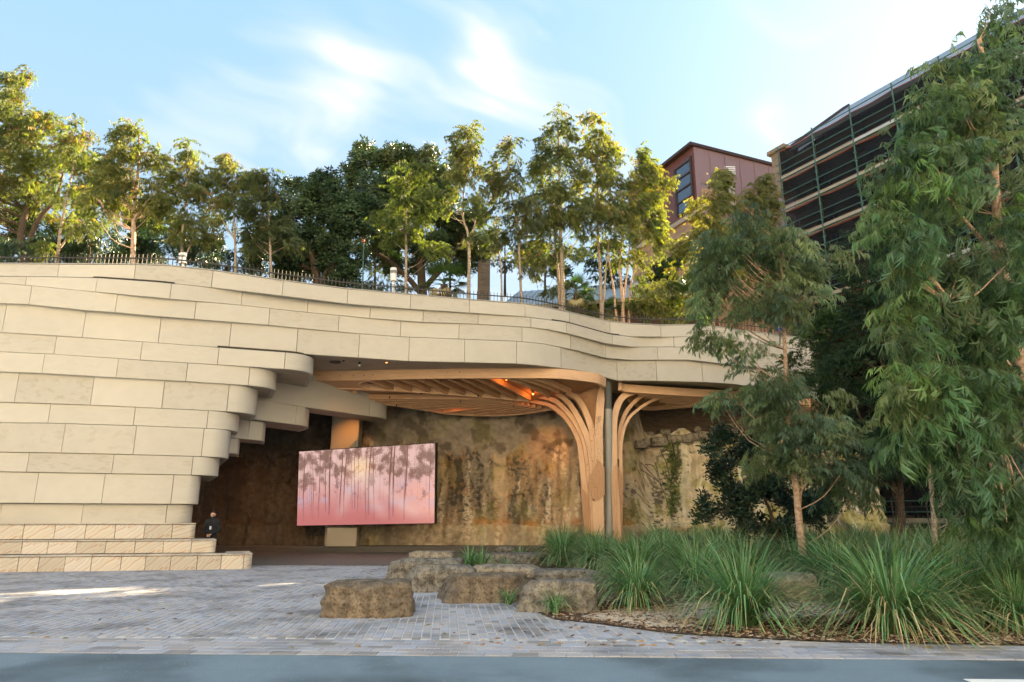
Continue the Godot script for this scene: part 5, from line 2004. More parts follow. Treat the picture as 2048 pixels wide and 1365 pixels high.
# ---------- plants ----------
func add_leaf(b: MB, at: Vector3, dir: Vector3, length: float, width: float, bend := 0.0, seg := 1) -> void:
	var side := dir.cross(Vector3(0.31, 0.2, 0.93)).normalized()
	if side.length() < 0.5:
		side = Vector3.RIGHT
	var nn := side.cross(dir).normalized()
	if seg == 1:
		var l := at + dir * length * 0.42 - side * width * 0.5 + nn * width * 0.12
		var r := at + dir * length * 0.42 + side * width * 0.5 + nn * width * 0.12
		var tip := at + dir * length
		b.face(at, l, tip, nn)
		b.face(at, tip, r, nn)
		return
	var pl := at
	var pr := at
	var wd := PackedFloat32Array([0.0, 0.8, 1.0, 0.62, 0.0])
	for i in range(1, 5):
		var u := i / 4.0
		var c := at + dir * length * u + side * bend * length * u * u + nn * bend * 0.3 * length * u * u
		var l := c - side * width * 0.5 * wd[i]
		var r := c + side * width * 0.5 * wd[i]
		var fold := nn * width * 0.1 * wd[i]
		if i == 1:
			b.face(at, l + fold, r + fold, nn)
		elif i == 4:
			b.face(pl, c, pr, nn)
		else:
			b.face(pl, l + fold, r + fold, nn)
			b.face(pl, r + fold, pr, nn)
		pl = l + fold
		pr = r + fold

# a drooping twig with hanging leaves, about `size` long; twig points along +x
func gum_spray(s: int, n: int, size: float, length: float, width: float, seg: int, droop := 1.0) -> ArrayMesh:
	var r := rng(s)
	var b := MB.new()
	b.tinted = true
	var path := PackedVector3Array()
	for k in 5:
		var u := k / 4.0
		path.append(Vector3(size * u, -0.35 * droop * size * u * u, 0.06 * size * sin(u * 4.0)))
	b.col = Color(1.1, 0.75, 0.5)
	b.tube(path, length * 0.022, length * 0.01, 3, false)
	for k in n:
		var u := r.randf_range(0.12, 1.0)
		var at := Vector3(size * u, -0.35 * droop * size * u * u, 0.06 * size * sin(u * 4.0))
		var dir := Vector3(r.randf_range(-0.3, 0.75), -r.randf_range(0.35, 1.25) * droop + r.randf_range(0, 0.5) * (1.0 - droop), r.randf_range(-0.7, 0.7)).normalized()
		var g := r.randf_range(0.75, 1.25)
		b.col = Color(g * r.randf_range(0.9, 1.15), g, g * r.randf_range(0.8, 1.1))
		add_leaf(b, at, dir, length * r.randf_range(0.65, 1.2), width * r.randf_range(0.8, 1.2), r.randf_range(-0.28, 0.28), seg)
	return b.done()

# a tuft of broad leaves that point up and out
func broad_spray(s: int, n: int, size: float, length: float, width: float) -> ArrayMesh:
	var r := rng(s)
	var b := MB.new()
	b.tinted = true
	for k in n:
		var a := k * 2.4 + r.randf_range(-0.4, 0.4)
		var tilt := r.randf_range(0.0, 1.3)
		var dir := Vector3(cos(a) * sin(tilt), cos(tilt) * 0.8 - 0.15, sin(a) * sin(tilt)).normalized()
		var g := r.randf_range(0.7, 1.3)
		b.col = Color(g, g, g * 0.9)
		add_leaf(b, dir * size * r.randf_range(0.1, 0.6), (dir + Vector3(0, -0.25, 0)).normalized(), length * r.randf_range(0.7, 1.2), width, 0.1, 1)
	return b.done()

var sprays := {}

# blobs: [px, py, half width, half height, z, density]; trunks: arrays of [px, py, z]
func tree(called: String, label: String, category: String, group: String, s: int, trunks: Array, girth: float, bark: Material, blobs: Array, clump: float, per: int, spray_list: Array, leaf: Material, tones: Array, reddish := 0.0, limbs := true, sub := 0.7, fill := 1.5, swell := 1.0) -> Node3D:
	var r := rng(s)
	var first: Array = trunks[0][0]
	var root_at := P(first[0], first[1], first[2])
	var o := thing(called, label, category, root_at, group)
	var wood := MB.new()
	var spine := PackedVector3Array()
	var k0 := 0
	for t in trunks:
		var path := PackedVector3Array()
		for q in t:
			path.append(P(q[0], q[1], q[2]) - root_at)
		path = smooth(path, 4)
		for i in path.size():
			if i > 0:
				path[i] += Vector3(r.randf_range(-1, 1), 0, r.randf_range(-1, 1)) * girth * 0.12
		wood.tube(path, girth * (1.0 if k0 == 0 else sub), girth * 0.28 * (1.0 if k0 == 0 else sub), 9, true)
		spine.append_array(path)
		k0 += 1
	var where := {}
	var tint := {}
	for sp in spray_list:
		where[sp] = []
		tint[sp] = []
	for bl in blobs:
		var c := P(bl[0], bl[1], bl[4]) - root_at
		var scale := ppm(c + root_at)
		var rx: float = bl[2] / scale * lerpf(1.0, swell, 0.25)
		var ry: float = bl[3] / scale * (1.0 + (swell - 1.0) * 1.6)
		var dens: float = bl[5] if bl.size() > 5 else 1.0
		var n := int(ceil(dens * 1.8 * (rx * ry) / (clump * clump)))
		for i in n:
			var d := Vector3(r.randfn(), r.randfn(), r.randfn()).normalized() * pow(r.randf(), 0.42)
			var cc := c + Vector3(d.x * rx, d.y * ry, d.z * rx * 0.9)
			var cr := clump * r.randf_range(0.6, 1.25)
			if limbs:
				# a limb from the trunk, lower down
				var best := spine[0]
				var bd := 1e9
				for q in spine:
					var away := Vector2(q.x - cc.x, q.z - cc.z).length()
					var dd := absf(q.y - (cc.y - 0.75 * away - 0.1)) + away * 1.1
					if dd < bd:
						bd = dd
						best = q
				var len := best.distance_to(cc)
				var mid := best.lerp(cc, 0.5) + Vector3(r.randf_range(-.1, .1), -0.12 , r.randf_range(-.1, .1)) * len
				wood.tube(smooth(PackedVector3Array([best, mid, cc]), 3), clampf(girth * 0.2, 0.01, 0.011 * len + 0.006), 0.005, 4, false)
			var tone: Color = tones[r.randi() % tones.size()]
			var g := r.randf_range(0.75, 1.2)
			var m := int(fill * per * cr * cr / (clump * clump) * r.randf_range(0.8, 1.2))
			for j in m:
				var q := Vector3(r.randfn(), r.randfn(), r.randfn()).normalized() * pow(r.randf(), 0.5) * cr
				q.y *= 0.9
				var at := cc + q
				var out := Vector2(at.x - spine[0].x + r.randf_range(-0.7, 0.7), at.z + r.randf_range(-0.7, 0.7))
				var yaw := atan2(-out.y, out.x) + r.randf_range(-1.1, 1.1)
				var sp: ArrayMesh = spray_list[r.randi() % spray_list.size()]
				var bs := Basis.from_euler(Vector3(r.randf_range(-0.5, 0.5), yaw, r.randf_range(-0.85, 0.35))).scaled(Vector3.ONE * r.randf_range(0.7, 1.25))
				where[sp].append(Transform3D(bs, at))
				var v := g * r.randf_range(0.8, 1.25)
				var col := Color(tone.r * v, tone.g * v, tone.b * v)
				if reddish > 0.0 and r.randf() < reddish * 0.7 * clampf((at.y - c.y) / maxf(ry, 0.1), 0.0, 1.0):
					col = Color(0.33 * v, 0.24 * v, 0.11 * v)
				tint[sp].append(col)
	part(o, "trunk", wood.done(), bark)
	for sp in spray_list:
		if where[sp].size():
			var mm := many(o, "crown", sp, leaf, where[sp], tint[sp])
			mm.set_meta("kind", "stuff")
	return o

func hill_trees() -> void:
	for k in 3:
		sprays["hill%d" % k] = gum_spray(900 + k, 15, 0.46, 0.185, 0.042, 1, 1.2)
		sprays["fig%d" % k] = broad_spray(910 + k, 15, 0.34, 0.17, 0.085)
	var hg := [sprays.hill0, sprays.hill1, sprays.hill2]
	var fg := [sprays.fig0, sprays.fig1, sprays.fig2]
	var olive := [Color(.18, .225, .085), Color(.155, .205, .085), Color(.205, .235, .085), Color(.14, .19, .08)]
	var lime := [Color(.205, .255, .08), Color(.18, .235, .08), Color(.15, .205, .08)]
	var gold := [Color(.26, .27, .1), Color(.225, .25, .1), Color(.19, .225, .095)]
	var dark := [Color(.05, .092, .045), Color(.062, .105, .045), Color(.04, .078, .038)]
	var grp := "gum trees on the terrace above the curved wall"
	var T: Material = M.bark_pale
	var D: Material = M.bark_dark
	tree("gum_tree", "tallest spreading gum at the far end of the terrace with dark forking limbs", "tree", grp, 1, [[[50, 545, 36.5], [42, 470, 36.5], [55, 400, 36.5], [50, 300, 36.5], [40, 190, 36.5]], [[35, 545, 36.8], [70, 450, 36.4], [110, 400, 36.2], [125, 350, 36.2]]], 0.24, D,
		[[35, 165, 36, 36, 36.5], [60, 235, 75, 60, 36.5], [-10, 250, 70, 70, 36.5], [95, 300, 55, 60, 36.2], [25, 335, 70, 75, 36.0], [-30, 380, 60, 80, 36.5], [85, 380, 45, 50, 36.8]], 0.50, 22, hg, M.leaf, lime + olive, 0.5, true, 0.7, 1.35, 1.14)
	tree("gum_tree", "slender pale gum with reddish top growing close behind the fence end", "tree", grp, 2, [[[113, 540, 31], [118, 480, 31], [130, 410, 31], [145, 340, 31], [150, 290, 31]], [[116, 500, 31], [140, 470, 31], [170, 440, 31]]], 0.085, T,
		[[160, 310, 40, 40, 31], [140, 370, 40, 45, 31, 0.8], [185, 345, 34, 45, 31.4], [150, 440, 40, 30, 31, 0.4], [110, 500, 40, 18, 31, 0.35]], 0.40, 19, hg, M.leaf, olive + lime, 0.5, true, 0.7, 1.35, 1.14)
	tree("gum_tree", "broad gum with a straight reddish trunk standing at the wall bend", "tree", grp, 3, [[[266, 540, 28.6], [266, 480, 28.6], [270, 400, 28.6], [276, 330, 28.6], [278, 270, 28.6]], [[268, 440, 28.6], [285, 415, 28.6], [300, 395, 28.6]]], 0.12, M.bark_pink,
		[[275, 278, 36, 32, 28.6], [272, 330, 62, 42, 28.6], [235, 350, 34, 40, 28.6], [318, 370, 34, 40, 28.6], [270, 395, 60, 34, 28.6, 0.75], [215, 390, 40, 50, 30, 0.8]], 0.40, 19, hg, M.leaf, olive + gold, 0.55, true, 0.7, 1.35, 1.14)
	tree("gum_tree", "conical golden gum just behind the white lamp on the wall", "tree", grp, 4, [[[365, 545, 28.8], [364, 480, 28.8], [370, 400, 28.8], [375, 300, 28.8]], [[365, 530, 28.8], [382, 480, 28.8], [390, 430, 28.8]]], 0.075, T,
		[[376, 300, 26, 30, 28.8], [378, 350, 40, 40, 28.8], [375, 405, 42, 40, 28.8], [372, 455, 45, 30, 28.8, 0.6]], 0.37, 17, hg, M.leaf, gold + olive, 0.4, true, 0.7, 1.35, 1.14)
	tree("gum_tree", "thin gum with sparse golden crown and open sky under it", "tree", grp, 5, [[[471, 560, 29], [470, 490, 29], [467, 420, 29], [462, 340, 29]], [[470, 480, 29], [450, 450, 29], [435, 420, 29]]], 0.065, T,
		[[460, 330, 22, 22, 29], [470, 375, 36, 34, 29, 0.9], [440, 365, 22, 24, 29, 0.8], [495, 360, 20, 30, 29, .8], [445, 430, 26, 24, 29, 0.4]], 0.34, 16, hg, M.leaf, gold + lime, 0.3, true, 0.7, 1.35, 1.14)
	tree("gum_tree", "grey-green gum beside the dark fig, leaves down to mid trunk", "tree", grp, 6, [[[542, 560, 29], [540, 490, 29], [537, 420, 29], [536, 350, 29]]], 0.07, T,
		[[536, 350, 28, 28, 29], [536, 400, 42, 44, 29], [530, 455, 44, 30, 29, 0.8], [555, 470, 34, 36, 29.4, 0.8], [500, 480, 24, 24, 29, 0.4]], 0.37, 19, hg, M.leaf, [Color(.1, .14, .07), Color(.13, .165, .075)], 0.15, true, 0.7, 1.35, 1.14)
	tree("fig_tree", "broad dark fig with dense round crown above the middle of the wall", "tree", "fig trees on the terrace", 7, [[[640, 600, 33], [625, 520, 33], [610, 450, 33]], [[640, 590, 33], [670, 520, 33], [690, 450, 33]], [[640, 590, 33], [660, 530, 33], [720, 480, 33]]], 0.26, D,
		[[630, 400, 55, 38, 33], [600, 440, 45, 50, 33], [665, 440, 60, 50, 33], [610, 500, 50, 40, 33], [700, 480, 60, 45, 33], [740, 410, 50, 45, 33.5], [650, 510, 55, 30, 33.4, 0.7], [580, 500, 30, 40, 33.6]], 0.6, 30, fg, M.leaf_gloss, dark, 0.0, true, 0.7, 1.9, 1.35)
	tree("fig_tree", "tall fig with a leaning branch that reaches out of its sunlit top", "tree", "fig trees on the terrace", 8, [[[845, 600, 35], [840, 520, 35], [830, 440, 35], [800, 370, 35], [745, 310, 35]], [[845, 590, 35], [790, 530, 35], [740, 500, 35]], [[845, 580, 35], [900, 520, 35], [930, 470, 35]]], 0.25, D,
		[[728, 295, 26, 14, 35], [770, 322, 40, 20, 35], [820, 330, 46, 30, 35], [855, 350, 40, 34, 35], [740, 355, 40, 30, 35, 0.8], [790, 390, 60, 36, 35], [860, 420, 50, 50, 35], [905, 410, 40, 50, 35.4], [830, 490, 70, 36, 35.4, 0.9], [930, 470, 45, 50, 36], [760, 500, 40, 40, 36, 0.8]], 0.6, 30, fg, M.leaf_gloss, [Color(.075, .115, .045), Color(.1, .125, .045), Color(.05, .09, .04)], 0.0, true, 0.7, 1.9, 1.2)
	tree("gum_tree", "leafy mid-height gum on a straight stem before the tall fig", "tree", grp, 9, [[[811, 590, 30], [812, 520, 30], [812, 450, 30], [818, 360, 30]], [[812, 470, 30], [830, 430, 30], [845, 400, 30]]], 0.075, T,
		[[820, 345, 40, 30, 30], [815, 395, 50, 36, 30], [790, 430, 36, 34, 30, 0.9], [850, 430, 36, 34, 30, 0.9], [790, 470, 36, 26, 30, 0.5], [850, 490, 40, 24, 30, 0.5]], 0.38, 19, hg, M.leaf, [Color(.125, .18, .06), Color(.15, .2, .06)])
	tree("gum_tree", "tall narrow gum with a kinked grey trunk beside the fan palm", "tree", grp, 10, [[[937, 605, 30.4], [938, 540, 30.4], [936, 470, 30.4], [926, 430, 30.4], [930, 340, 30.4], [932, 260, 30.4]], [[940, 470, 30.4], [950, 450, 30.4], [945, 410, 30.4]]], 0.085, T,
		[[932, 265, 24, 26, 30.4], [930, 310, 40, 34, 30.4], [934, 360, 38, 40, 30.4], [905, 390, 26, 34, 30.4, 0.6], [955, 410, 24, 34, 30.4, 0.6], [960, 470, 26, 30, 30.6, 0.4]], 0.35, 17, hg, M.leaf, olive + gold, 0.2, true, 0.7, 1.35, 1.14)
	tree("gum_tree", "slim grey gum between the two tallest narrow gums", "tree", grp, 11, [[[1043, 612, 31], [1040, 540, 31], [1034, 450, 31], [1020, 370, 31], [1015, 300, 31]], [[1004, 605, 31], [1002, 540, 31], [996, 480, 31], [1000, 430, 31]]], 0.07, T,
		[[1015, 302, 26, 26, 31], [1018, 350, 34, 40, 31], [1010, 410, 40, 40, 31, 0.8], [1040, 440, 40, 40, 31, 0.7], [995, 470, 34, 40, 31, 0.55], [1050, 510, 34, 40, 31, 0.4]], 0.37, 17, hg, M.leaf, [Color(.13, .165, .085), Color(.15, .175, .085)], 0.1, true, 0.7, 1.35, 1.14)
	tree("gum_tree", "tallest cone-shaped gum on a thick double trunk at the wall dip", "tree", grp, 12, [[[1126, 635, 31.6], [1125, 560, 31.6], [1122, 480, 31.6], [1120, 380, 31.6], [1116, 250, 31.6]], [[1122, 640, 31.8], [1116, 540, 31.8], [1110, 470, 31.8], [1104, 400, 31.8]]], 0.13, T,
		[[1116, 245, 28, 26, 31.6], [1115, 290, 46, 34, 31.6], [1112, 345, 60, 40, 31.6], [1110, 400, 60, 40, 31.6], [1140, 430, 45, 40, 31.6, .9], [1085, 450, 45, 40, 31.6, 0.8], [1120, 500, 60, 34, 31.6, 0.5], [1100, 540, 60, 34, 31.8, 0.35]], 0.40, 19, hg, M.leaf, olive + [Color(.12, .155, .075)], 0.15, true, 0.7, 1.35, 1.14)
	tree("gum_tree", "golden gum whose rounded top leans against the cone-shaped one", "tree", grp, 13, [[[1203, 650, 32.4], [1201, 560, 32.4], [1196, 460, 32.4], [1195, 350, 32.4], [1188, 260, 32.4]], [[1205, 640, 32.4], [1210, 560, 32.4], [1218, 480, 32.4]]], 0.095, T,
		[[1188, 260, 30, 24, 32.4], [1205, 300, 40, 30, 32.4], [1200, 350, 44, 40, 32.4], [1215, 400, 40, 40, 32.4], [1185, 440, 36, 36, 32.4, 0.7], [1225, 460, 40, 36, 32.4, 0.8]], 0.38, 18, hg, M.leaf, gold + olive, 0.35, true, 0.7, 1.35, 1.14)
	tree("gum_tree", "many-stemmed golden gum in front of the rusty red building", "tree", grp, 14, [[[1247, 655, 33], [1245, 590, 33], [1240, 520, 33], [1255, 420, 33], [1275, 330, 33]], [[1235, 655, 33], [1226, 570, 33], [1215, 500, 33], [1210, 450, 33]], [[1258, 655, 33], [1262, 570, 33], [1285, 500, 33]], [[1242, 655, 33.2], [1252, 560, 33.2], [1262, 480, 33.2]]], 0.1, M.bark_pink,
		[[1280, 315, 36, 28, 33], [1275, 360, 44, 36, 33], [1310, 390, 36, 36, 33], [1260, 420, 40, 34, 33], [1290, 440, 40, 30, 33], [1260, 500, 40, 34, 33, 0.6], [1310, 480, 30, 26, 33, 0.7], [1285, 560, 40, 34, 33, 0.5]], 0.40, 19, hg, M.leaf, gold + lime, 0.2, true, 0.7, 1.35, 1.14)
	tree("gum_tree", "bright golden young gum with a red tip before the purple cladding", "tree", grp, 15, [[[1428, 660, 33], [1430, 560, 33], [1432, 460, 33], [1435, 350, 33]]], 0.075, T,
		[[1436, 355, 26, 24, 33], [1432, 400, 42, 34, 33], [1425, 450, 46, 36, 33], [1400, 500, 44, 34, 33], [1450, 500, 40, 30, 33], [1385, 560, 50, 34, 33, 0.7]], 0.37, 19, hg, M.leaf, gold, 0.3, true, 0.7, 1.35, 1.14)
	tree("gum_tree", "golden gum squeezed between the purple cladding and the scaffold", "tree", grp, 16, [[[1515, 665, 33.6], [1515, 560, 33.6], [1512, 460, 33.6], [1512, 370, 33.6]]], 0.075, T,
		[[1512, 372, 26, 22, 33.6], [1515, 415, 42, 34, 33.6], [1500, 460, 44, 34, 33.6], [1535, 460, 26, 40, 33.6], [1520, 520, 40, 40, 33.6, .8]], 0.37, 19, hg, M.leaf, gold, 0.2, true, 0.7, 1.35, 1.14)
	# a darker belt of trees further back closes the gaps
	var bg := "dark trees of the belt behind the gums"
	var k := 0
	for q in [[60, 440, 70, 70, "behind the tallest spreading gum"], [175, 450, 60, 60, "between the slender pale gum and the broad gum"], [310, 440, 60, 60, "between the broad gum and the golden cone"], [415, 455, 50, 50, "behind the golden cone and the thin gum"], [540, 470, 50, 50, "close before the broad dark fig"], [750, 470, 70, 70, "between the two figs"], [900, 480, 60, 60, "behind the kinked grey trunk"], [1010, 490, 36, 44, "behind the slim grey gum"], [1090, 500, 40, 46, "behind the cone-shaped gum"], [1210, 520, 50, 56, "behind the rounded golden gum"], [1330, 560, 44, 40, "before the brick wall"]]:
		tree("bushy_tree", "dark leafy tree %s" % q[4], "tree", bg, 80 + k, [[[q[0], q[1] + q[3] + 60, 42], [q[0], q[1], 42]]], 0.1, D, [[q[0], q[1], q[2], q[3], 42, 0.8], [q[0] + 14, q[1] + 40, q[2] * 0.9, q[3] * 0.6, 42, 0.6]], 0.6, 24, hg if k % 2 else fg, M.leaf, [Color(.07, .11, .045), Color(.09, .125, .045), Color(.06, .095, .045)])
		k += 1
	# dark scrub along the back of the fence
	var sg := "dark shrubs behind the terrace fence"
	var n := 0
	for q in [[20, 505, 60, 34, "dense dark shrub behind the fence below the tallest spreading gum"], [95, 500, 50, 34, "dense dark shrub behind the fence between the spreading gum and the slender pale gum"], [180, 490, 60, 44, "dense dark shrub behind the fence between the slender gum and the reddish trunk"], [250, 500, 50, 34, "dense dark shrub behind the fence under the broad gum with the reddish trunk"], [320, 500, 50, 38, "dense dark shrub behind the fence just before the white lamp at the wall bend"], [400, 505, 50, 30, "dense dark shrub behind the fence just past the white lamp at the wall bend"], [450, 520, 50, 22, "dense dark shrub behind the fence under the open sky beside the thin gum"], [520, 520, 40, 24, "dense dark shrub behind the fence at the foot of the grey-green gum"], [590, 545, 50, 24, "dense dark shrub behind the fence at the dark fig's near edge"], [690, 560, 50, 24, "dense dark shrub behind the fence under the dark fig beside the green stake"], [760, 575, 40, 20, "dense dark shrub behind the fence between the white lamp post and the green stake"]]:
		tree("shrub", q[4], "shrub", sg, 40 + n, [[[q[0], q[1] + q[3] + 8, 33.4], [q[0], q[1], 33.4]]], 0.05, D, [[q[0], q[1], q[2], q[3], 33.4 + 0.5 * (n % 3)]], 0.5, 26, fg if n % 2 else hg, M.leaf_gloss, dark)
		n += 1
	n = 0
	for q in [[1165, 600, 26, 20, "loose sunlit shrub at the foot of the cone-shaped gum"], [1290, 605, 40, 30, "loose sunlit shrub between the many-stemmed gum and the brick wall"], [1345, 590, 36, 36, "loose sunlit shrub in front of the brick wall beside the fan palm"], [1340, 635, 40, 14, "loose sunlit shrub low along the fence below the fan palm"], [1185, 630, 30, 12, "loose sunlit shrub low along the fence below the golden rounded gum"]]:
		tree("shrub", q[4], "shrub", "sunlit shrubs before the cottage", 60 + n, [[[q[0], q[1] + q[3] + 10, 33.0], [q[0], q[1], 33.0]]], 0.04, D, [[q[0], q[1], q[2], q[3], 33.0]], 0.34, 16, hg, M.leaf, gold + lime)
		n += 1
	palm("fan palm with green and straw fronds behind the white lamp post", 888, 600, 31.0, 570, 1.0, 1)
	palm("small dark fan palm at the foot of the cone-shaped gum", 1152, 640, 32.2, 590, 0.75, 2)
	palm("dark fan palm behind the fence close to the gum tree crown", 1388, 662, 32.6, 600, 1.1, 3)
	palm("low fan palm half hidden among the many-stemmed gum trunks", 1222, 655, 33.4, 625, 0.6, 4)

func palm(label: String, px: float, py: float, z: float, crown_y: float, size: float, s: int) -> void:
	var foot := P(px, py, z)
	var o := thing("fan_palm", label, "palm", foot)
	var r := rng(s + 770)
	var head := P(px, crown_y, z) - foot
	var b := MB.new()
	b.tube(PackedVector3Array([Vector3.ZERO, head * 0.5 + Vector3(0.04, 0, 0), head]), 0.24 * size, 0.17 * size, 10)
	part(o, "trunk", b.done(), M.bark_dark)
	if not sprays.has("frond"):
		var f := MB.new()
		f.tinted = true
		f.col = Color(.09, .13, .04)
		var stalk := PackedVector3Array()
		for k in 6:
			stalk.append(Vector3(k * 0.16, 0.12 * sin(k * 0.5), 0))
		f.tube(stalk, 0.018, 0.012, 4, false)
		var hub := stalk[5]
		for k in 22:
			var a := lerpf(-2.0, 2.0, k / 21.0)
			var len := 0.75 * (1.0 - 0.22 * absf(a) / 2.0)
			var dir := Vector3(cos(a), 0.12, sin(a)).normalized()
			var dir2 := (dir + Vector3(0, -0.55, 0)).normalized()
			var side := Vector3(-sin(a), 0, cos(a))
			var w := 0.032
			f.col = Color(.055, .12, .035).lerp(Color(.11, .17, .05), float(k % 3) / 3.0)
			var m1 := hub + dir * len * 0.55
			var m2 := m1 + dir2 * len * 0.45
			var nn := side.cross(dir)
			f.quad(hub - side * 0.008, hub + side * 0.008, m1 + side * w + nn * 0.015, m1 - side * w + nn * 0.015, Vector3.UP)
			f.face(m1 + side * w + nn * 0.015, m1 - side * w + nn * 0.015, m2, Vector3.UP)
		sprays["frond"] = f.done()
	for k in 18:
		var lift := lerpf(1.2, -1.05, k / 17.0)
		var bs := Basis.from_euler(Vector3(0, k * 2.4, 0)) * Basis.from_euler(Vector3(0, 0, lift + r.randf_range(-0.15, 0.15)))
		var m: Material = M.blade
		if lift < -0.55:
			if not M.has("straw_blade"):
				var sb: StandardMaterial3D = M.blade.duplicate()
				sb.vertex_color_use_as_albedo = false
				sb.albedo_color = lin(.38, .3, .16)
				M["straw_blade"] = sb
			m = M.straw_blade
		part(o, "frond", sprays.frond, m, Transform3D(bs.scaled(Vector3.ONE * size * r.randf_range(0.85, 1.1)), head))

func street_trees() -> void:
	for k in 3:
		sprays["near%d" % k] = gum_spray(930 + k, 14, 0.5, 0.205, 0.031, 4, 1.15)
		sprays["mid%d" % k] = gum_spray(940 + k, 14, 0.46, 0.2, 0.031, 4, 1.2)
		sprays["small%d" % k] = gum_spray(950 + k, 16, 0.4, 0.14, 0.03, 1, 0.6)
		sprays["gloss%d" % k] = broad_spray(960 + k, 13, 0.26, 0.13, 0.055)
	var near := [sprays.near0, sprays.near1, sprays.near2]
	var mid := [sprays.mid0, sprays.mid1, sprays.mid2]
	var small := [sprays.small0, sprays.small1, sprays.small2]
	var gloss := [sprays.gloss0, sprays.gloss1, sprays.gloss2]
	var blue := [Color(.2, .29, .2), Color(.22, .31, .185), Color(.17, .26, .185), Color(.26, .335, .185)]
	var fresh := [Color(.165, .28, .165), Color(.14, .245, .155), Color(.215, .335, .155), Color(.12, .21, .14)]
	tree("gum_tree", "slim young gum with a pale pinkish trunk rising from the grass bed", "tree", "", 21,
		[[[1607, 1112, 19], [1597, 1020, 19], [1588, 940, 19], [1578, 880, 19], [1574, 790, 19], [1570, 700, 19], [1566, 580, 19], [1558, 480, 19]], [[1594, 1000, 19], [1612, 970, 19], [1635, 950, 19.2], [1650, 940, 19.2]], [[1600, 1020, 19], [1605, 960, 19], [1610, 900, 19]]], 0.105, M.bark_pink,
		[[1520, 470, 60, 36, 19, 1.0], [1450, 520, 46, 44, 18.9, 1.0], [1490, 510, 70, 50, 19, 1.1], [1440, 560, 42, 60, 19, 1.0], [1560, 530, 70, 50, 19, 1.1], [1500, 600, 70, 44, 19, 0.9], [1420, 640, 26, 44, 18.8, 0.8], [1630, 540, 50, 34, 19.2, 0.9], [1590, 610, 50, 36, 19, 0.6], [1500, 690, 34, 44, 18.8, 0.6], [1440, 690, 14, 24, 18.8, 0.5],
		[1560, 770, 56, 44, 19, 1.0], [1600, 830, 80, 50, 19, 1.1], [1640, 900, 80, 50, 19, 1.1], [1560, 870, 50, 50, 18.8, 0.8], [1690, 950, 60, 40, 19, 1.0], [1430, 790, 36, 16, 18.6, 0.9], [1480, 800, 40, 14, 18.6, 0.4]], 0.44, 17, mid, M.leaf_near, blue, 0.0, true, 0.25, 1.95, 1.25)
	tree("gum_tree", "big leaning gum with long hanging leaves that fills the street corner", "tree", "", 22,
		[[[2105, 1150, 12.2], [2080, 950, 12.2], [2052, 760, 12.2], [2020, 620, 12.2], [1995, 430, 12.2], [1985, 250, 12.2], [1960, 80, 12.2]], [[2060, 800, 12.2], [1990, 690, 11.6], [1900, 600, 11.2]], [[2010, 540, 12.2], [1930, 440, 11.6], [1880, 380, 11.4]], [[2075, 920, 12.2], [1990, 850, 11.2], [1900, 800, 11]]], 0.16, M.bark_pink,
		[[1945, 60, 70, 50, 12.2, 0.35], [1890, 150, 44, 44, 11.8, 0.7], [1850, 240, 44, 44, 11.6, 0.8], [1810, 340, 40, 50, 11.4, 0.8], [1795, 450, 40, 50, 11.3, 0.8], [1800, 560, 44, 50, 11.2, 0.8], [1800, 680, 50, 44, 11, 0.7], [1960, 150, 70, 60, 12, 0.9], [1900, 210, 60, 50, 11.8, 0.7], [1980, 250, 90, 70, 12, 1.0], [1870, 300, 80, 50, 11.6, 0.9], [1960, 350, 110, 60, 12, 1.0], [1850, 400, 80, 44, 11.4, 0.9], [1950, 450, 110, 60, 11.8, 1.0], [1840, 500, 80, 50, 11.2, 0.9], [1940, 550, 120, 60, 11.6, 1.0], [1850, 600, 80, 50, 11, 0.9], [2010, 640, 80, 60, 12, 0.8], [1920, 660, 90, 36, 11.2, 0.7],
		[1830, 780, 80, 44, 10.8, 0.9], [1900, 770, 90, 50, 11, 1.0], [2000, 760, 80, 50, 11.4, 0.9], [1860, 860, 100, 50, 10.8, 1.0], [1960, 880, 100, 60, 11, 1.0], [1930, 960, 90, 50, 10.8, 1.0], [2020, 980, 70, 60, 11.2, 1.0], [1990, 1060, 60, 36, 10.8, 0.8], [2060, 1080, 60, 60, 11, 0.8], [2080, 500, 80, 200, 13, 0.7], [2080, 850, 60, 160, 13, .7]], 0.36, 15, near, M.leaf_near, fresh + blue, 0.0, true, 0.3, 2.4)
	tree("bushy_tree", "dense dark green tree between the slim gum and the big leaning one", "tree", "", 23,
		[[[1800, 1110, 23], [1800, 1000, 23], [1790, 880, 23], [1760, 700, 23], [1730, 560, 23]], [[1800, 1010, 23], [1770, 930, 23], [1730, 850, 23]]], 0.16, M.bark_dark,
		[[1735, 520, 60, 50, 23], [1700, 590, 70, 60, 23], [1760, 600, 60, 70, 23], [1690, 690, 70, 60, 23], [1760, 720, 80, 70, 23], [1720, 800, 80, 60, 23], [1800, 840, 70, 70, 23], [1740, 900, 80, 50, 23], [1830, 930, 60, 50, 22.6]], 0.55, 30, small, M.leaf_near, [Color(.045, .085, .05), Color(.035, .07, .042), Color(.055, .1, .055)])
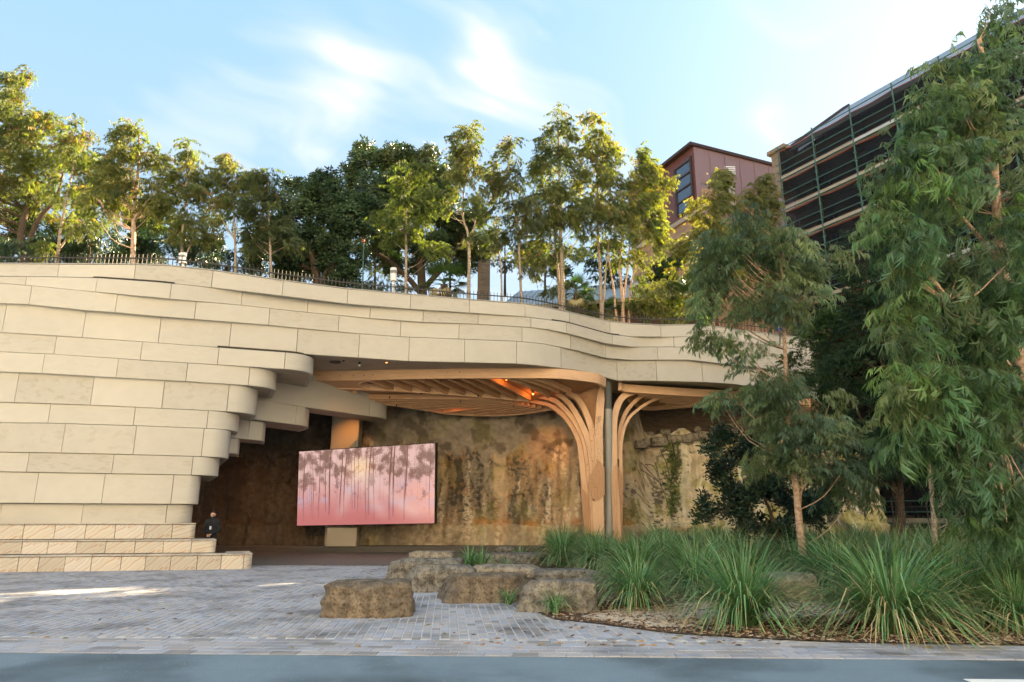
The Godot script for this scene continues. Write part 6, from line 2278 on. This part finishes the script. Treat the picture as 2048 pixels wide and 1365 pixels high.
	tree("bushy_tree", "dark glossy-leaved small tree growing against the pale rock", "tree", "", 24,
		[[[1565, 1115, 22], [1550, 1050, 22], [1520, 980, 22], [1480, 930, 22]], [[1565, 1115, 22], [1580, 1040, 22], [1600, 980, 22]], [[1560, 1100, 22], [1520, 1050, 22], [1470, 1010, 22]]], 0.07, M.bark_dark,
		[[1450, 915, 50, 40, 22], [1500, 905, 44, 30, 22], [1430, 950, 34, 30, 22], [1440, 1010, 54, 36, 22], [1510, 1010, 60, 50, 22.3], [1570, 990, 60, 60, 22.6], [1620, 1010, 60, 50, 22.6], [1530, 1060, 70, 30, 22.4]], 0.4, 24, gloss, M.leaf_gloss, [Color(.03, .062, .04), Color(.04, .078, .046), Color(.024, .05, .034)])
	tree("bushy_tree", "light green shrubby tree behind the slim gum where the wall ends", "tree", "", 25,
		[[[1640, 1110, 25], [1640, 900, 25], [1640, 700, 25]]], 0.07, M.bark_dark,
		[[1645, 645, 44, 30, 25], [1620, 700, 50, 40, 25], [1670, 700, 40, 50, 25], [1630, 770, 50, 50, 25, .9], [1660, 840, 50, 60, 25, .8]], 0.45, 28, small, M.leaf_near, [Color(.1, .17, .04), Color(.08, .14, .04)])
	tree("bushy_tree", "dark tree with a slender pale stem beneath the big leaning gum", "tree", "", 26,
		[[[1872, 1120, 17], [1868, 1040, 17], [1862, 960, 17], [1850, 850, 17], [1840, 740, 17]]], 0.075, M.bark_pale,
		[[1840, 700, 60, 60, 17.4, .9], [1860, 800, 70, 60, 17.4], [1820, 880, 60, 50, 17.4], [1890, 920, 60, 60, 17.4], [1930, 1000, 50, 50, 17], [1990, 1030, 70, 50, 17], [1990, 900, 80, 80, 18], [1960, 780, 90, 70, 18], [1940, 640, 90, 80, 18, .8]], 0.5, 26, small, M.leaf_near, [Color(.035, .075, .045), Color(.045, .09, .05)])


# ---------- boulders ----------
func boulder(s: int, size: Vector3, rough: float, n := 44) -> ArrayMesh:
	var big := noise(s, 0.55, 3)
	var fine := noise(s + 5000, 2.2, 4)
	var r := rng(s)
	# a block with a few planes knocked off
	var cuts := []
	for k in 4:
		var a := k * PI * 0.5 + r.randf_range(-0.22, 0.22)
		cuts.append([Vector3(cos(a), r.randf_range(-0.06, 0.2), sin(a)).normalized(), r.randf_range(0.9, 1.02)])
		var a2 := (k + 0.5) * PI * 0.5 + r.randf_range(-0.25, 0.25)
		cuts.append([Vector3(cos(a2), r.randf_range(0.0, 0.35), sin(a2)).normalized(), r.randf_range(1.05, 1.25)])
		cuts.append([Vector3(cos(a), r.randf_range(0.7, 1.3), sin(a)).normalized(), r.randf_range(1.12, 1.32)])
	cuts.append([Vector3(r.randf_range(-0.07, 0.07), 1, r.randf_range(-0.05, 0.1)).normalized(), 0.98])
	cuts.append([Vector3.DOWN, 1.0])
	var p := []
	var uv := []
	var rows := n
	var cols := n * 2
	for i in rows:
		var th := PI * i / (rows - 1)
		var line := PackedVector3Array()
		var t := PackedVector2Array()
		for j in cols:
			var ph := TAU * j / cols
			var d := Vector3(sin(th) * cos(ph), cos(th), sin(th) * sin(ph))
			var l := 9.0
			for c in cuts:
				var k: float = d.dot(c[0])
				if k > 0.02:
					l = minf(l, c[1] / k)
			var q := d * minf(l, 1.75)
			q *= 1.0 + rough * 0.16 * big.get_noise_3dv(q * 1.3)
			q = q * size * 0.5
			# bedding layers and chipped faces
			var layer := fine.get_noise_2d(q.y * 3.2 + 0.6 * big.get_noise_3dv(q), 5.0)
			q += Vector3(d.x, d.y * 0.25, d.z) * rough * (0.05 * layer + 0.06 * fine.get_noise_3dv(q * 0.9) + 0.05 * fine.get_noise_3dv(q * 3.0))
			line.append(q)
			t.append(Vector2(float(j) / cols, float(i) / rows))
		p.append(line)
		uv.append(t)
	var b := MB.new()
	b.grid(p, uv, true, true)
	return b.done()

func boulders() -> void:
	var list := [
		# x0, x1, top, bottom, depth in metres, tone, label
		[645, 827, 1160, 1236, 1.15, 0, "brown sandstone boulder standing alone on the paving"],
		[773, 925, 1117, 1162, 1.1, 1, "grey flat-topped boulder at the head of the boulder row"],
		[814, 952, 1131, 1185, 1.0, 1, "dark streaked boulder just behind the lone brown one"],
		[889, 1052, 1147, 1206, 1.1, 0, "dark brown undercut boulder at the edge of the mulch"],
		[1050, 1196, 1160, 1226, 0.95, 1, "pale grey boulder with a small grass tuft in front of it"],
		[1064, 1198, 1139, 1168, 1.0, 1, "low purple-grey slab behind the pale grey boulder"],
		[945, 1080, 1130, 1158, 1.0, 2, "flat tan slab between the dark boulders and the grass"],
		[817, 908, 1103, 1128, 0.9, 2, "small tan and white boulder nearest the screen"],
		[952, 1092, 1107, 1130, 1.1, 1, "thin flat slab lying among the small grass tufts"],
		[992, 1032, 1094, 1112, 0.8, 1, "little grey boulder under the rock face"],
		[1225, 1345, 1130, 1172, 0.9, 1, "dark ledge-like boulder half buried in the grass bed"],
		[1345, 1425, 1143, 1172, 0.8, 1, "pale low slab between two big grass clumps"],
		[1535, 1640, 1147, 1206, 0.9, 2, "tan boulder behind the big front grass clump"],
	]
	var k := 0
	for q in list:
		var x0: float = q[0]
		var x1: float = q[1]
		var foot := G((x0 + x1) * 0.5, q[3])
		var depth: float = q[4]
		var w := (x1 - x0) / ppm(foot + Vector3(0, 0.2, 0))
		# top edge: height at the middle of the stone
		var hgt := EYE.y + tan_up(q[2]) * (-foot.z + depth * 0.75)
		hgt = maxf(hgt, 0.15)
		var mesh := boulder(700 + k, Vector3(w * 1.02, hgt * 1.08 + 0.1, depth), 0.55)
		var o := part(self, "boulder", mesh, M["boulder_%d" % q[5]], Transform3D(Basis(Vector3.UP, 0.12 * sin(k * 3.0)), Vector3(foot.x * (1.0 + depth * 0.4 / -foot.z), hgt * 0.5 - 0.04, foot.z - depth * 0.45)))
		tag(o, q[6], "boulder", "sandstone boulders set as seats")
		k += 1


# ---------- grasses ----------
func clump(s: int, n: int, height: float, spread: float, dry: float, wide: float) -> ArrayMesh:
	var r := rng(s)
	var b := MB.new()
	b.tinted = true
	for k in n:
		var a := r.randf() * TAU
		var lean := pow(r.randf(), 0.8) * 1.15
		var len := height * r.randf_range(0.62, 1.12) * (1.0 + 0.15 * lean)
		var root := Vector3(cos(a), 0, sin(a)) * r.randf_range(0.0, 0.13) * spread
		var out := Vector3(cos(a + r.randf_range(-0.5, 0.5)), 0, sin(a + r.randf_range(-0.5, 0.5)))
		var w := wide * r.randf_range(0.7, 1.2)
		var g := r.randf_range(0.65, 1.3)
		var straw := r.randf() < dry
		var base := Color(.48 * g, .39 * g, .22 * g) if straw else Color(.125 * g, .27 * g, .115 * g)
		if not straw and r.randf() < 0.2:
			base = Color(.15 * g, .255 * g, .095 * g)
		if straw:
			lean += 0.35
		var p := root
		var ang := 0.1 + lean * 0.45
		var side := Vector3(-out.z, 0, out.x)
		var seg := 6
		var droop := r.randf_range(0.09, 0.26) * (0.5 + lean)
		var pl := p - side * w * 0.5
		var pr := p + side * w * 0.5
		var kink := r.randi_range(3, 5) if r.randf() < 0.16 else 99
		for i in range(1, seg + 1):
			if i == kink:
				ang += r.randf_range(0.6, 1.4)
			ang += droop * (0.4 + 0.25 * i)
			ang = minf(ang, 2.4)
			p += (Vector3.UP * cos(ang) + out * sin(ang) * spread) * len / seg
			if p.y < 0.03:
				p.y = 0.03
			var u := float(i) / seg
			var ww := w * (1.0 if u < 0.6 else lerpf(1.0, 0.12, (u - 0.6) / 0.4)) * 0.5
			var nn := (out * cos(ang) * -1.0 + Vector3.UP * sin(ang))
			b.col = base.lerp(Color(.36, .29, .14), 0.6 * smoothstep(0.8, 1.0, u))
			var l2 := p - side * ww
			var r2 := p + side * ww
			b.face(pl, l2, r2, nn)
			b.face(pl, r2, pr, nn)
			pl = l2
			pr = r2
	return b.done()

func grasses() -> void:
	var full := []
	for k in 4:
		full.append(clump(800 + k, 640, 1.05, 1.0, 0.07, 0.0145))
	var dry := clump(810, 850, 1.1, 1.15, 0.2, 0.0135)
	var tuft := []
	for k in 2:
		tuft.append(clump(820 + k, 90, 1.0, 0.9, 0.05, 0.026))
	var put := func(mesh: ArrayMesh, px: float, py: float, h: float, label: String, group: String, turn: float) -> void:
		var at := G(px, py)
		var o := part(self, "grass_clump", mesh, M.blade, Transform3D(Basis(Vector3.UP, turn).scaled(Vector3.ONE * h), at))
		tag(o, label, "grass", group)
	var g := "strappy grass clumps in the garden bed"
	put.call(full[0], 1490, 1252, 1.42, "big upright green grass clump at the corner of the sand path", g, 0.3)
	put.call(dry, 1790, 1268, 1.42, "widest grass clump, full of straw blades, at the kerb", g, 1.0)
	put.call(full[1], 1905, 1240, 1.45, "tall green grass clump behind the straw-filled one", g, 2.0)
	put.call(full[2], 1275, 1216, 1.15, "green grass clump just beside the pale grey boulder", g, 3.0)
	put.call(full[3], 1395, 1195, 1.25, "green grass clump between sand path and low slab", g, 4.0)
	put.call(full[1], 2040, 1262, 1.1, "dark grass clump under the hanging gum leaves at the kerb", g, 5.0)
	put.call(tuft[0], 1112, 1229, 0.62, "small bright grass tuft in front of the pale grey boulder", g, 0.5)
	put.call(tuft[1], 1018, 1210, 0.42, "thin dry grass tuft beside the undercut boulder", g, 1.5)
	put.call(tuft[0], 938, 1141, 1.05, "spiky grass tuft standing alone among the boulders", g, 2.5)
	put.call(tuft[1], 962, 1143, 0.95, "spiky grass tuft leaning on the flat tan slab", g, 3.5)
	put.call(tuft[0], 1040, 1124, 0.85, "upright grass tuft below the rock face", g, 4.5)
	put.call(tuft[1], 1012, 1146, 0.6, "short grass tuft in front of the thin flat slab", g, 5.5)
	# the dense bed behind
	var r := rng(91)
	var rows := [[1108, 1085, 12], [1118, 1090, 12], [1130, 1110, 12], [1144, 1130, 11], [1160, 1200, 9], [1176, 1235, 9], [1195, 1640, 5], [1215, 1690, 5], [1238, 1940, 2]]
	var i := 0
	for row in rows:
		var n: int = row[2]
		for k in n:
			var px := lerpf(row[1], 2075, (k + r.randf_range(0.15, 0.85)) / n)
			var py: float = row[0] + r.randf_range(-4, 4)
			if py > 1185 and px < 1650:
				continue
			if py > 1150 and px > 1500 and px < 1660:
				continue
			var where_in_bed := "under the big leaning gum"
			if py < 1137:
				where_in_bed = "along the foot of the pale rock" if px < 1420 else "round the slim gum and the dark glossy tree" if px < 1700 else "before the stone doorway and wire fence"
			elif px < 1480:
				where_in_bed = "between the low dark boulder and the column"
			elif px < 1720:
				where_in_bed = "just behind the tan boulder"
			put.call(full[i % 4], px, py, r.randf_range(1.2, 1.6), "dark green grass clump %s" % where_in_bed, "grass clumps %s" % where_in_bed, r.randf() * TAU)
			i += 1


# ---------- small things ----------
func small_things() -> void:
	# bark chips and dead blades on the mulch
	var r := rng(95)
	var chip := MB.new()
	chip.box(Transform3D(Basis.from_euler(Vector3(0.1, 0, 0.06)), Vector3.ZERO), Vector3(0.06, 0.008, 0.016))
	var where := []
	var tint := []
	var lo := Vector2(1e9, 1e9)
	var hi := -lo
	for k in 9000:
		var px := r.randf_range(1000, 2060)
		var py := r.randf_range(1195, 1296)
		var at := G(px, py)
		if not Geometry2D.is_point_in_polygon(xz(at), bed):
			if r.randf() > 0.02 or py > 1280 or px < 1050:
				continue
		where.append(Transform3D(Basis.from_euler(Vector3(r.randf_range(-.3, .3), r.randf() * TAU, r.randf_range(-.3, .3))).scaled(Vector3.ONE * r.randf_range(0.4, 1.5)), at + Vector3(0, 0.022, 0)))
		var c: Color = [Color(.05, .03, .02), Color(.11, .07, .045), Color(.2, .13, .085), Color(.36, .27, .18), Color(.45, .4, .34)][r.randi() % 5]
		tint.append(c)
	var mm := many(self, "bark_mulch", chip.done(), M.chip, where, tint)
	mm.set_meta("kind", "stuff")
	tag(mm, "loose bark chips scattered over the mulch bed", "mulch")
	# fallen leaves on the paving and pale grit on the road
	var fl := MB.new()
	add_leaf(fl, Vector3(-0.06, 0.004, 0), Vector3(1, 0.05, 0).normalized(), 0.12, 0.022, 0.2, 4)
	var lw := []
	var lt := []
	for k in 170:
		var at := G(r.randf_range(0, 2040), 1150.0 + 150.0 * pow(r.randf(), 0.7))
		if k > 70:
			at = G(r.randf_range(880, 2040), 1268.0 + r.randf_range(-18, 26))
		if not paved(at):
			continue
		lw.append(Transform3D(Basis.from_euler(Vector3(0, r.randf() * TAU, 0)).scaled(Vector3.ONE * r.randf_range(0.6, 1.2)), at + Vector3(0, 0.006, 0)))
		lt.append([Color(.2, .12, .06), Color(.3, .2, .1), Color(.1, .065, .04), Color(.18, .17, .07)][r.randi() % 4])
	var fo := many(self, "fallen_leaves", fl.done(), M.chip, lw, lt)
	fo.set_meta("kind", "stuff")
	tag(fo, "dry gum leaves fallen on the paving along the mulch", "leaves")
	var gr := MB.new()
	gr.box(Transform3D.IDENTITY, Vector3(0.012, 0.008, 0.01), 0.003)
	lw = []
	lt = []
	for k in 380:
		var at := edge_a + edge_u * r.randf_range(-9, 9) - edge_v * pow(r.randf(), 1.5) * 2.6
		lw.append(Transform3D(Basis.from_euler(Vector3(0, r.randf() * TAU, 0)).scaled(Vector3.ONE * r.randf_range(0.3, 0.8)), at + Vector3(0, -0.0095, 0)))
		lt.append(Color(.5, .48, .44) * r.randf_range(0.4, 1.0))
	fo = many(self, "road_grit", gr.done(), M.chip, lw, lt)
	fo.set_meta("kind", "stuff")
	tag(fo, "pale grit scattered on the asphalt along the paving edge", "grit")
	# white lamps behind the fence
	var o := thing("lamp_post", "white louvred lamp on a slim post behind the fence", "lamp post", P(787, 596, 28.5))
	var top := P(787, 537, 28.5) - o.position
	var neck := P(787, 563, 28.5) - o.position
	var b := MB.new()
	b.tube(PackedVector3Array([Vector3.ZERO, neck]), 0.06, 0.06, 12)
	part(o, "pole", b.done(), M.white_paint)
	lantern(o, neck, top)
	o = thing("lamp_post", "white louvred lamp showing above the fence where the wall bends", "lamp post", P(365, 545, 25.3))
	lantern(o, P(365, 528, 25.3) - o.position, P(365, 508, 25.3) - o.position)
	b = MB.new()
	b.tube(PackedVector3Array([Vector3.ZERO, P(365, 528, 25.3) - o.position]), 0.06, 0.06, 12)
	part(o, "pole", b.done(), M.white_paint)
	# the thin red-headed stake and green stake
	o = thing("tree_stake", "thin greenish stake with a red head in front of the dark fig", "stake", P(725, 585, 30))
	b = MB.new()
	b.tube(PackedVector3Array([Vector3.ZERO, P(727, 485, 30) - o.position]), 0.035, 0.03, 6)
	part(o, "pole", b.done(), M.scaffold_green)
	b = MB.new()
	b.tube(PackedVector3Array([P(727, 485, 30) - o.position, P(727, 480, 30) - o.position]), 0.06, 0.06, 6)
	part(o, "cap", b.done(), M.red_rope)
	# blue sign at the end of the wall
	o = thing("sign", "small blue sign with white lines at the end of the curved wall", "sign", P(1560, 690, 29.5))
	b = MB.new()
	var c := P(1561, 654, 29.5) - o.position
	b.box(Transform3D(Basis(Vector3.UP, -0.2), c), Vector3(0.46, 0.4, 0.05), 0.01)
	part(o, "board", b.done(), M.sign_blue)
	b = MB.new()
	for k in 3:
		b.box(Transform3D(Basis(Vector3.UP, -0.2), c + Vector3(-0.04 - 0.02 * (k % 2), 0.07 - k * 0.06, 0.03)), Vector3(0.26 - 0.05 * k, 0.022, 0.01))
	part(o, "lettering", b.done(), M.white_paint)
	b = MB.new()
	b.tube(PackedVector3Array([Vector3.ZERO, c]), 0.03, 0.03, 8)
	part(o, "post", b.done(), M.steel_dark)
	# fittings in the soffit under the lintel course
	var s := func(px: float, py: float) -> Vector3:
		var z := 26.5
		# height of the soffit there
		return P(px, py, (7.55 - EYE.y) / tan_up(py))
	o = thing("ceiling_speaker", "round black speaker grille in the soffit beside the lamps", "speaker", s.call(670, 724.5))
	b = MB.new()
	b.tube(PackedVector3Array([Vector3(0, 0.02, 0), Vector3(0, -0.03, 0)]), 0.24, 0.22, 20)
	part(o, "grille", b.done(), M.black_metal)
	spot(s.call(687, 723), P(700, 1000, 33.5), 0.5, 24.0, "tiny lit spot lamp beside the round speaker grille")
	spot(s.call(773, 727), P(800, 1120, 27.5), 0.5, 22.0, "tiny lit spot lamp nearest the timber canopy")
	o = thing("camera", "small black and white security camera hanging from the soffit", "camera", s.call(719, 726))
	b = MB.new()
	b.tube(PackedVector3Array([Vector3(0, 0.05, 0), Vector3(0, -0.08, 0)]), 0.05, 0.05, 10)
	part(o, "bracket", b.done(), M.black_metal)
	b = MB.new()
	b.tube(PackedVector3Array([Vector3(0, -0.08, 0), Vector3(0, -0.14, 0.02)]), 0.05, 0.035, 10)
	part(o, "dome", b.done(), M.white_paint)
	# wall washers at the foot of the cut
	spot(P(705, 800, 31.5), P(700, 890, 33.3), 1.0, 30.0, "spot lamp that lights the concrete pier behind the screen")
	spot(P(1120, 832, 31.8), P(1105, 880, 33.5), 0.6, 30.0, "spot lamp that lights the rock behind the timber column")
	spot(P(480, 915, 27.0), P(500, 1060, 33.5), 1.6, 35.0, "spot lamp that lights the dark end of the cave")

func lantern(o: Node, neck: Vector3, top: Vector3) -> void:
	var b := MB.new()
	b.tube(PackedVector3Array([neck, neck.lerp(top, 0.55)]), 0.15, 0.15, 16)
	part(o, "lantern_body", b.done(), M.white_paint)
	b = MB.new()
	for k in 9:
		var a := TAU * k / 9.0
		b.box(Transform3D(Basis(Vector3.UP, -a), neck.lerp(top, 0.68) + Vector3(cos(a), 0, sin(a)) * 0.13), Vector3(0.03, neck.distance_to(top) * 0.27, 0.06))
	part(o, "louvre", b.done(), M.steel_grey)
	b = MB.new()
	b.tube(PackedVector3Array([neck.lerp(top, 0.8), top]), 0.15, 0.14, 16)
	part(o, "lantern_cap", b.done(), M.white_paint)


# ---------- the person ----------
# bones: [a, b, radius a, radius b, flatten z]; meshed as surface nets of a smooth union
func nets(bones: Array, lo: Vector3, hi: Vector3, cell: float, soft: float) -> ArrayMesh:
	var n := Vector3i(((hi - lo) / cell).ceil()) + Vector3i.ONE
	var f := PackedFloat32Array()
	f.resize(n.x * n.y * n.z)
	f.fill(1.0)
	for bo in bones:
		var a: Vector3 = bo[0]
		var b: Vector3 = bo[1]
		var ra: float = bo[2]
		var rb: float = bo[3]
		var fl: float = bo[4] if bo.size() > 4 else 1.0
		var pad := maxf(ra, rb) * maxf(1.0, 1.0 / fl) + soft * 2.0 + cell
		var i0 := Vector3i(((a.min(b) - Vector3.ONE * pad - lo) / cell).floor()).max(Vector3i.ZERO)
		var i1 := Vector3i(((a.max(b) + Vector3.ONE * pad - lo) / cell).ceil()).min(n - Vector3i.ONE)
		var ab := b - a
		ab.z *= 1.0 / fl
		var l2 := maxf(ab.length_squared(), 1e-9)
		for z in range(i0.z, i1.z + 1):
			for y in range(i0.y, i1.y + 1):
				for x in range(i0.x, i1.x + 1):
					var p := lo + Vector3(x, y, z) * cell - a
					p.z /= fl
					var t := clampf(p.dot(ab) / l2, 0.0, 1.0)
					var d := (p - ab * t).length() - lerpf(ra, rb, t)
					var k := (z * n.y + y) * n.x + x
					var e := f[k]
					var h := maxf(soft - absf(d - e), 0.0) / soft
					f[k] = minf(d, e) - h * h * soft * 0.25
	var index := {}
	var pts := PackedVector3Array()
	var nor := PackedVector3Array()
	for z in n.z - 1:
		for y in n.y - 1:
			for x in n.x - 1:
				var k := (z * n.y + y) * n.x + x
				var s := 0
				var v := PackedFloat32Array([f[k], f[k + 1], f[k + n.x], f[k + n.x + 1], f[k + n.x * n.y], f[k + n.x * n.y + 1], f[k + n.x * n.y + n.x], f[k + n.x * n.y + n.x + 1]])
				for q in 8:
					if v[q] < 0.0:
						s += 1
				if s == 0 or s == 8:
					continue
				var sum := Vector3.ZERO
				var c := 0
				for e in [[0, 1], [2, 3], [4, 5], [6, 7], [0, 2], [1, 3], [4, 6], [5, 7], [0, 4], [1, 5], [2, 6], [3, 7]]:
					var va := v[e[0]]
					var vb := v[e[1]]
					if (va < 0.0) != (vb < 0.0):
						var t := va / (va - vb)
						var pa := Vector3(e[0] & 1, (e[0] >> 1) & 1, e[0] >> 2)
						var pb := Vector3(e[1] & 1, (e[1] >> 1) & 1, e[1] >> 2)
						sum += pa.lerp(pb, t)
						c += 1
				index[k] = pts.size()
				pts.append(lo + (Vector3(x, y, z) + sum / c) * cell)
				nor.append(Vector3(v[1] + v[3] + v[5] + v[7] - v[0] - v[2] - v[4] - v[6], v[2] + v[3] + v[6] + v[7] - v[0] - v[1] - v[4] - v[5], v[4] + v[5] + v[6] + v[7] - v[0] - v[1] - v[2] - v[3]).normalized())
	var b := MB.new()
	var step := [1, n.x, n.x * n.y]
	for z in range(1, n.z - 1):
		for y in range(1, n.y - 1):
			for x in range(1, n.x - 1):
				var k: int = (z * n.y + y) * n.x + x
				for ax in 3:
					if (f[k] < 0.0) == (f[k + step[ax]] < 0.0):
						continue
					var u: int = step[(ax + 1) % 3]
					var w: int = step[(ax + 2) % 3]
					var q := [index.get(k, -1), index.get(k - u, -1), index.get(k - u - w, -1), index.get(k - w, -1)]
					if q.has(-1):
						continue
					b.tri(pts[q[0]], pts[q[1]], pts[q[2]], nor[q[0]], nor[q[1]], nor[q[2]], V2, V2, V2)
					b.tri(pts[q[0]], pts[q[2]], pts[q[3]], nor[q[0]], nor[q[2]], nor[q[3]], V2, V2, V2)
	return b.done()

func person() -> void:
	var at := P(425, 1040, 24.3)
	at.y = 0.004
	var o := thing("person", "person in dark clothes with a lanyard badge standing behind the seat steps", "person", at)
	# dressed body, hands joined low in front
	var body := []
	for s in [-1.0, 1.0]:
		body.append([Vector3(0.09 * s, 0.92, 0), Vector3(0.1 * s, 0.5, 0.02), 0.095, 0.066])
		body.append([Vector3(0.1 * s, 0.5, 0.02), Vector3(0.11 * s, 0.09, -0.01), 0.062, 0.045])
		body.append([Vector3(0.11 * s, 0.05, -0.03), Vector3(0.13 * s, 0.04, 0.15), 0.045, 0.035])
		body.append([Vector3(0.19 * s, 1.41, -0.01), Vector3(0.27 * s, 1.14, 0.0), 0.068, 0.055])
		body.append([Vector3(0.27 * s, 1.14, 0.0), Vector3(0.085 * s, 0.99, 0.19), 0.052, 0.042])
		body.append([Vector3(0.0, 1.44, -0.01), Vector3(0.19 * s, 1.42, -0.01), 0.06, 0.07])
	body.append([Vector3(0, 0.95, 0), Vector3(0, 1.12, 0.01), 0.155, 0.15, 0.72])
	body.append([Vector3(0, 1.12, 0.01), Vector3(0, 1.36, 0), 0.155, 0.175, 0.7])
	body.append([Vector3(0, 1.4, -0.01), Vector3(0, 1.53, 0.0), 0.075, 0.06])
	part(o, "clothing", nets(body, Vector3(-0.45, -0.02, -0.25), Vector3(0.45, 1.62, 0.35), 0.02, 0.05), M.black_cloth)
	var head := [[Vector3(0, 1.63, 0.005), Vector3(0, 1.66, -0.01), 0.078, 0.08], [Vector3(0, 1.57, 0.03), Vector3(0, 1.6, 0.03), 0.052, 0.06], [Vector3(0, 1.46, 0.0), Vector3(0, 1.58, 0.0), 0.052, 0.052],
		[Vector3(0, 1.63, 0.085), Vector3(0, 1.595, 0.105), 0.012, 0.016], [Vector3(-0.03, 1.645, 0.078), Vector3(0.03, 1.645, 0.078), 0.014, 0.014], [Vector3(-0.018, 1.565, 0.083), Vector3(0.018, 1.565, 0.083), 0.01, 0.01],
		[Vector3(-0.083, 1.64, -0.005), Vector3(-0.081, 1.6, 0.0), 0.014, 0.01], [Vector3(0.083, 1.64, -0.005), Vector3(0.081, 1.6, 0.0), 0.014, 0.01]]
	part(o, "head", nets(head, Vector3(-0.13, 1.42, -0.14), Vector3(0.13, 1.78, 0.15), 0.008, 0.02), M.skin)
	var hair := [[Vector3(0, 1.69, -0.02), Vector3(0, 1.67, -0.035), 0.083, 0.082], [Vector3(-0.06, 1.66, -0.03), Vector3(-0.072, 1.62, -0.02), 0.03, 0.016], [Vector3(0.06, 1.66, -0.03), Vector3(0.072, 1.62, -0.02), 0.03, 0.016]]
	part(o, "hair", nets(hair, Vector3(-0.13, 1.55, -0.16), Vector3(0.13, 1.82, 0.12), 0.008, 0.02), M.hair)
	var beard := [[Vector3(-0.05, 1.57, 0.035), Vector3(0, 1.535, 0.07), 0.02, 0.028], [Vector3(0.05, 1.57, 0.035), Vector3(0, 1.535, 0.07), 0.02, 0.028], [Vector3(-0.025, 1.578, 0.09), Vector3(0.025, 1.578, 0.09), 0.008, 0.008]]
	part(o, "beard", nets(beard, Vector3(-0.12, 1.48, -0.02), Vector3(0.12, 1.64, 0.14), 0.008, 0.015), M.hair)
	for s in [-1.0, 1.0]:
		# a hand with four fingers and a thumb, folded over the other
		var c := Vector3(0.05 * s, 0.965, 0.225 + 0.02 * s)
		var inn := Vector3(-s, -0.35, 0.1).normalized()
		var dn := Vector3(0, -1, 0.25).normalized()
		var hand := [[c + Vector3(0.03 * s, 0.02, -0.02), c + inn * 0.03, 0.026, 0.024]]
		for k in 4:
			var r0 := c + inn * 0.045 + dn * (k * 0.017 - 0.02)
			var r1 := r0 + inn * (0.034 - 0.004 * absf(k - 1.3))
			hand.append([r0, r1, 0.0095, 0.009])
			hand.append([r1, r1 + (inn + Vector3(0, 0, -0.8)).normalized() * 0.03, 0.009, 0.0075])
		hand.append([c + Vector3(0.01 * s, 0.02, 0.01), c + inn * 0.03 + Vector3(0, 0.04, 0.02), 0.012, 0.0085])
		part(o, "hand", nets(hand, c - Vector3(0.13, 0.1, 0.11), c + Vector3(0.13, 0.1, 0.11), 0.006, 0.008), M.skin)
	var b := MB.new()
	b.box(Transform3D(Basis.from_euler(Vector3(-0.05, 0, 0)), Vector3(0.005, 1.2, 0.128)), Vector3(0.06, 0.1, 0.006), 0.002)
	var badge := part(o, "badge", b.done(), M.white_paint)
	b = MB.new()
	b.box(Transform3D(Basis.from_euler(Vector3(-0.05, 0, 0)), Vector3(0.018, 1.2, 0.1325)), Vector3(0.022, 0.07, 0.003))
	part(badge, "badge_print", b.done(), M.badge_blue)
	b = MB.new()
	for s in [-1.0, 1.0]:
		b.tube(smooth(PackedVector3Array([Vector3(0.06 * s, 1.5, 0.03), Vector3(0.05 * s, 1.4, 0.126), Vector3(0.005, 1.25, 0.13)]), 4), 0.006, 0.006, 5)
	part(o, "lanyard", b.done(), M.black_metal)
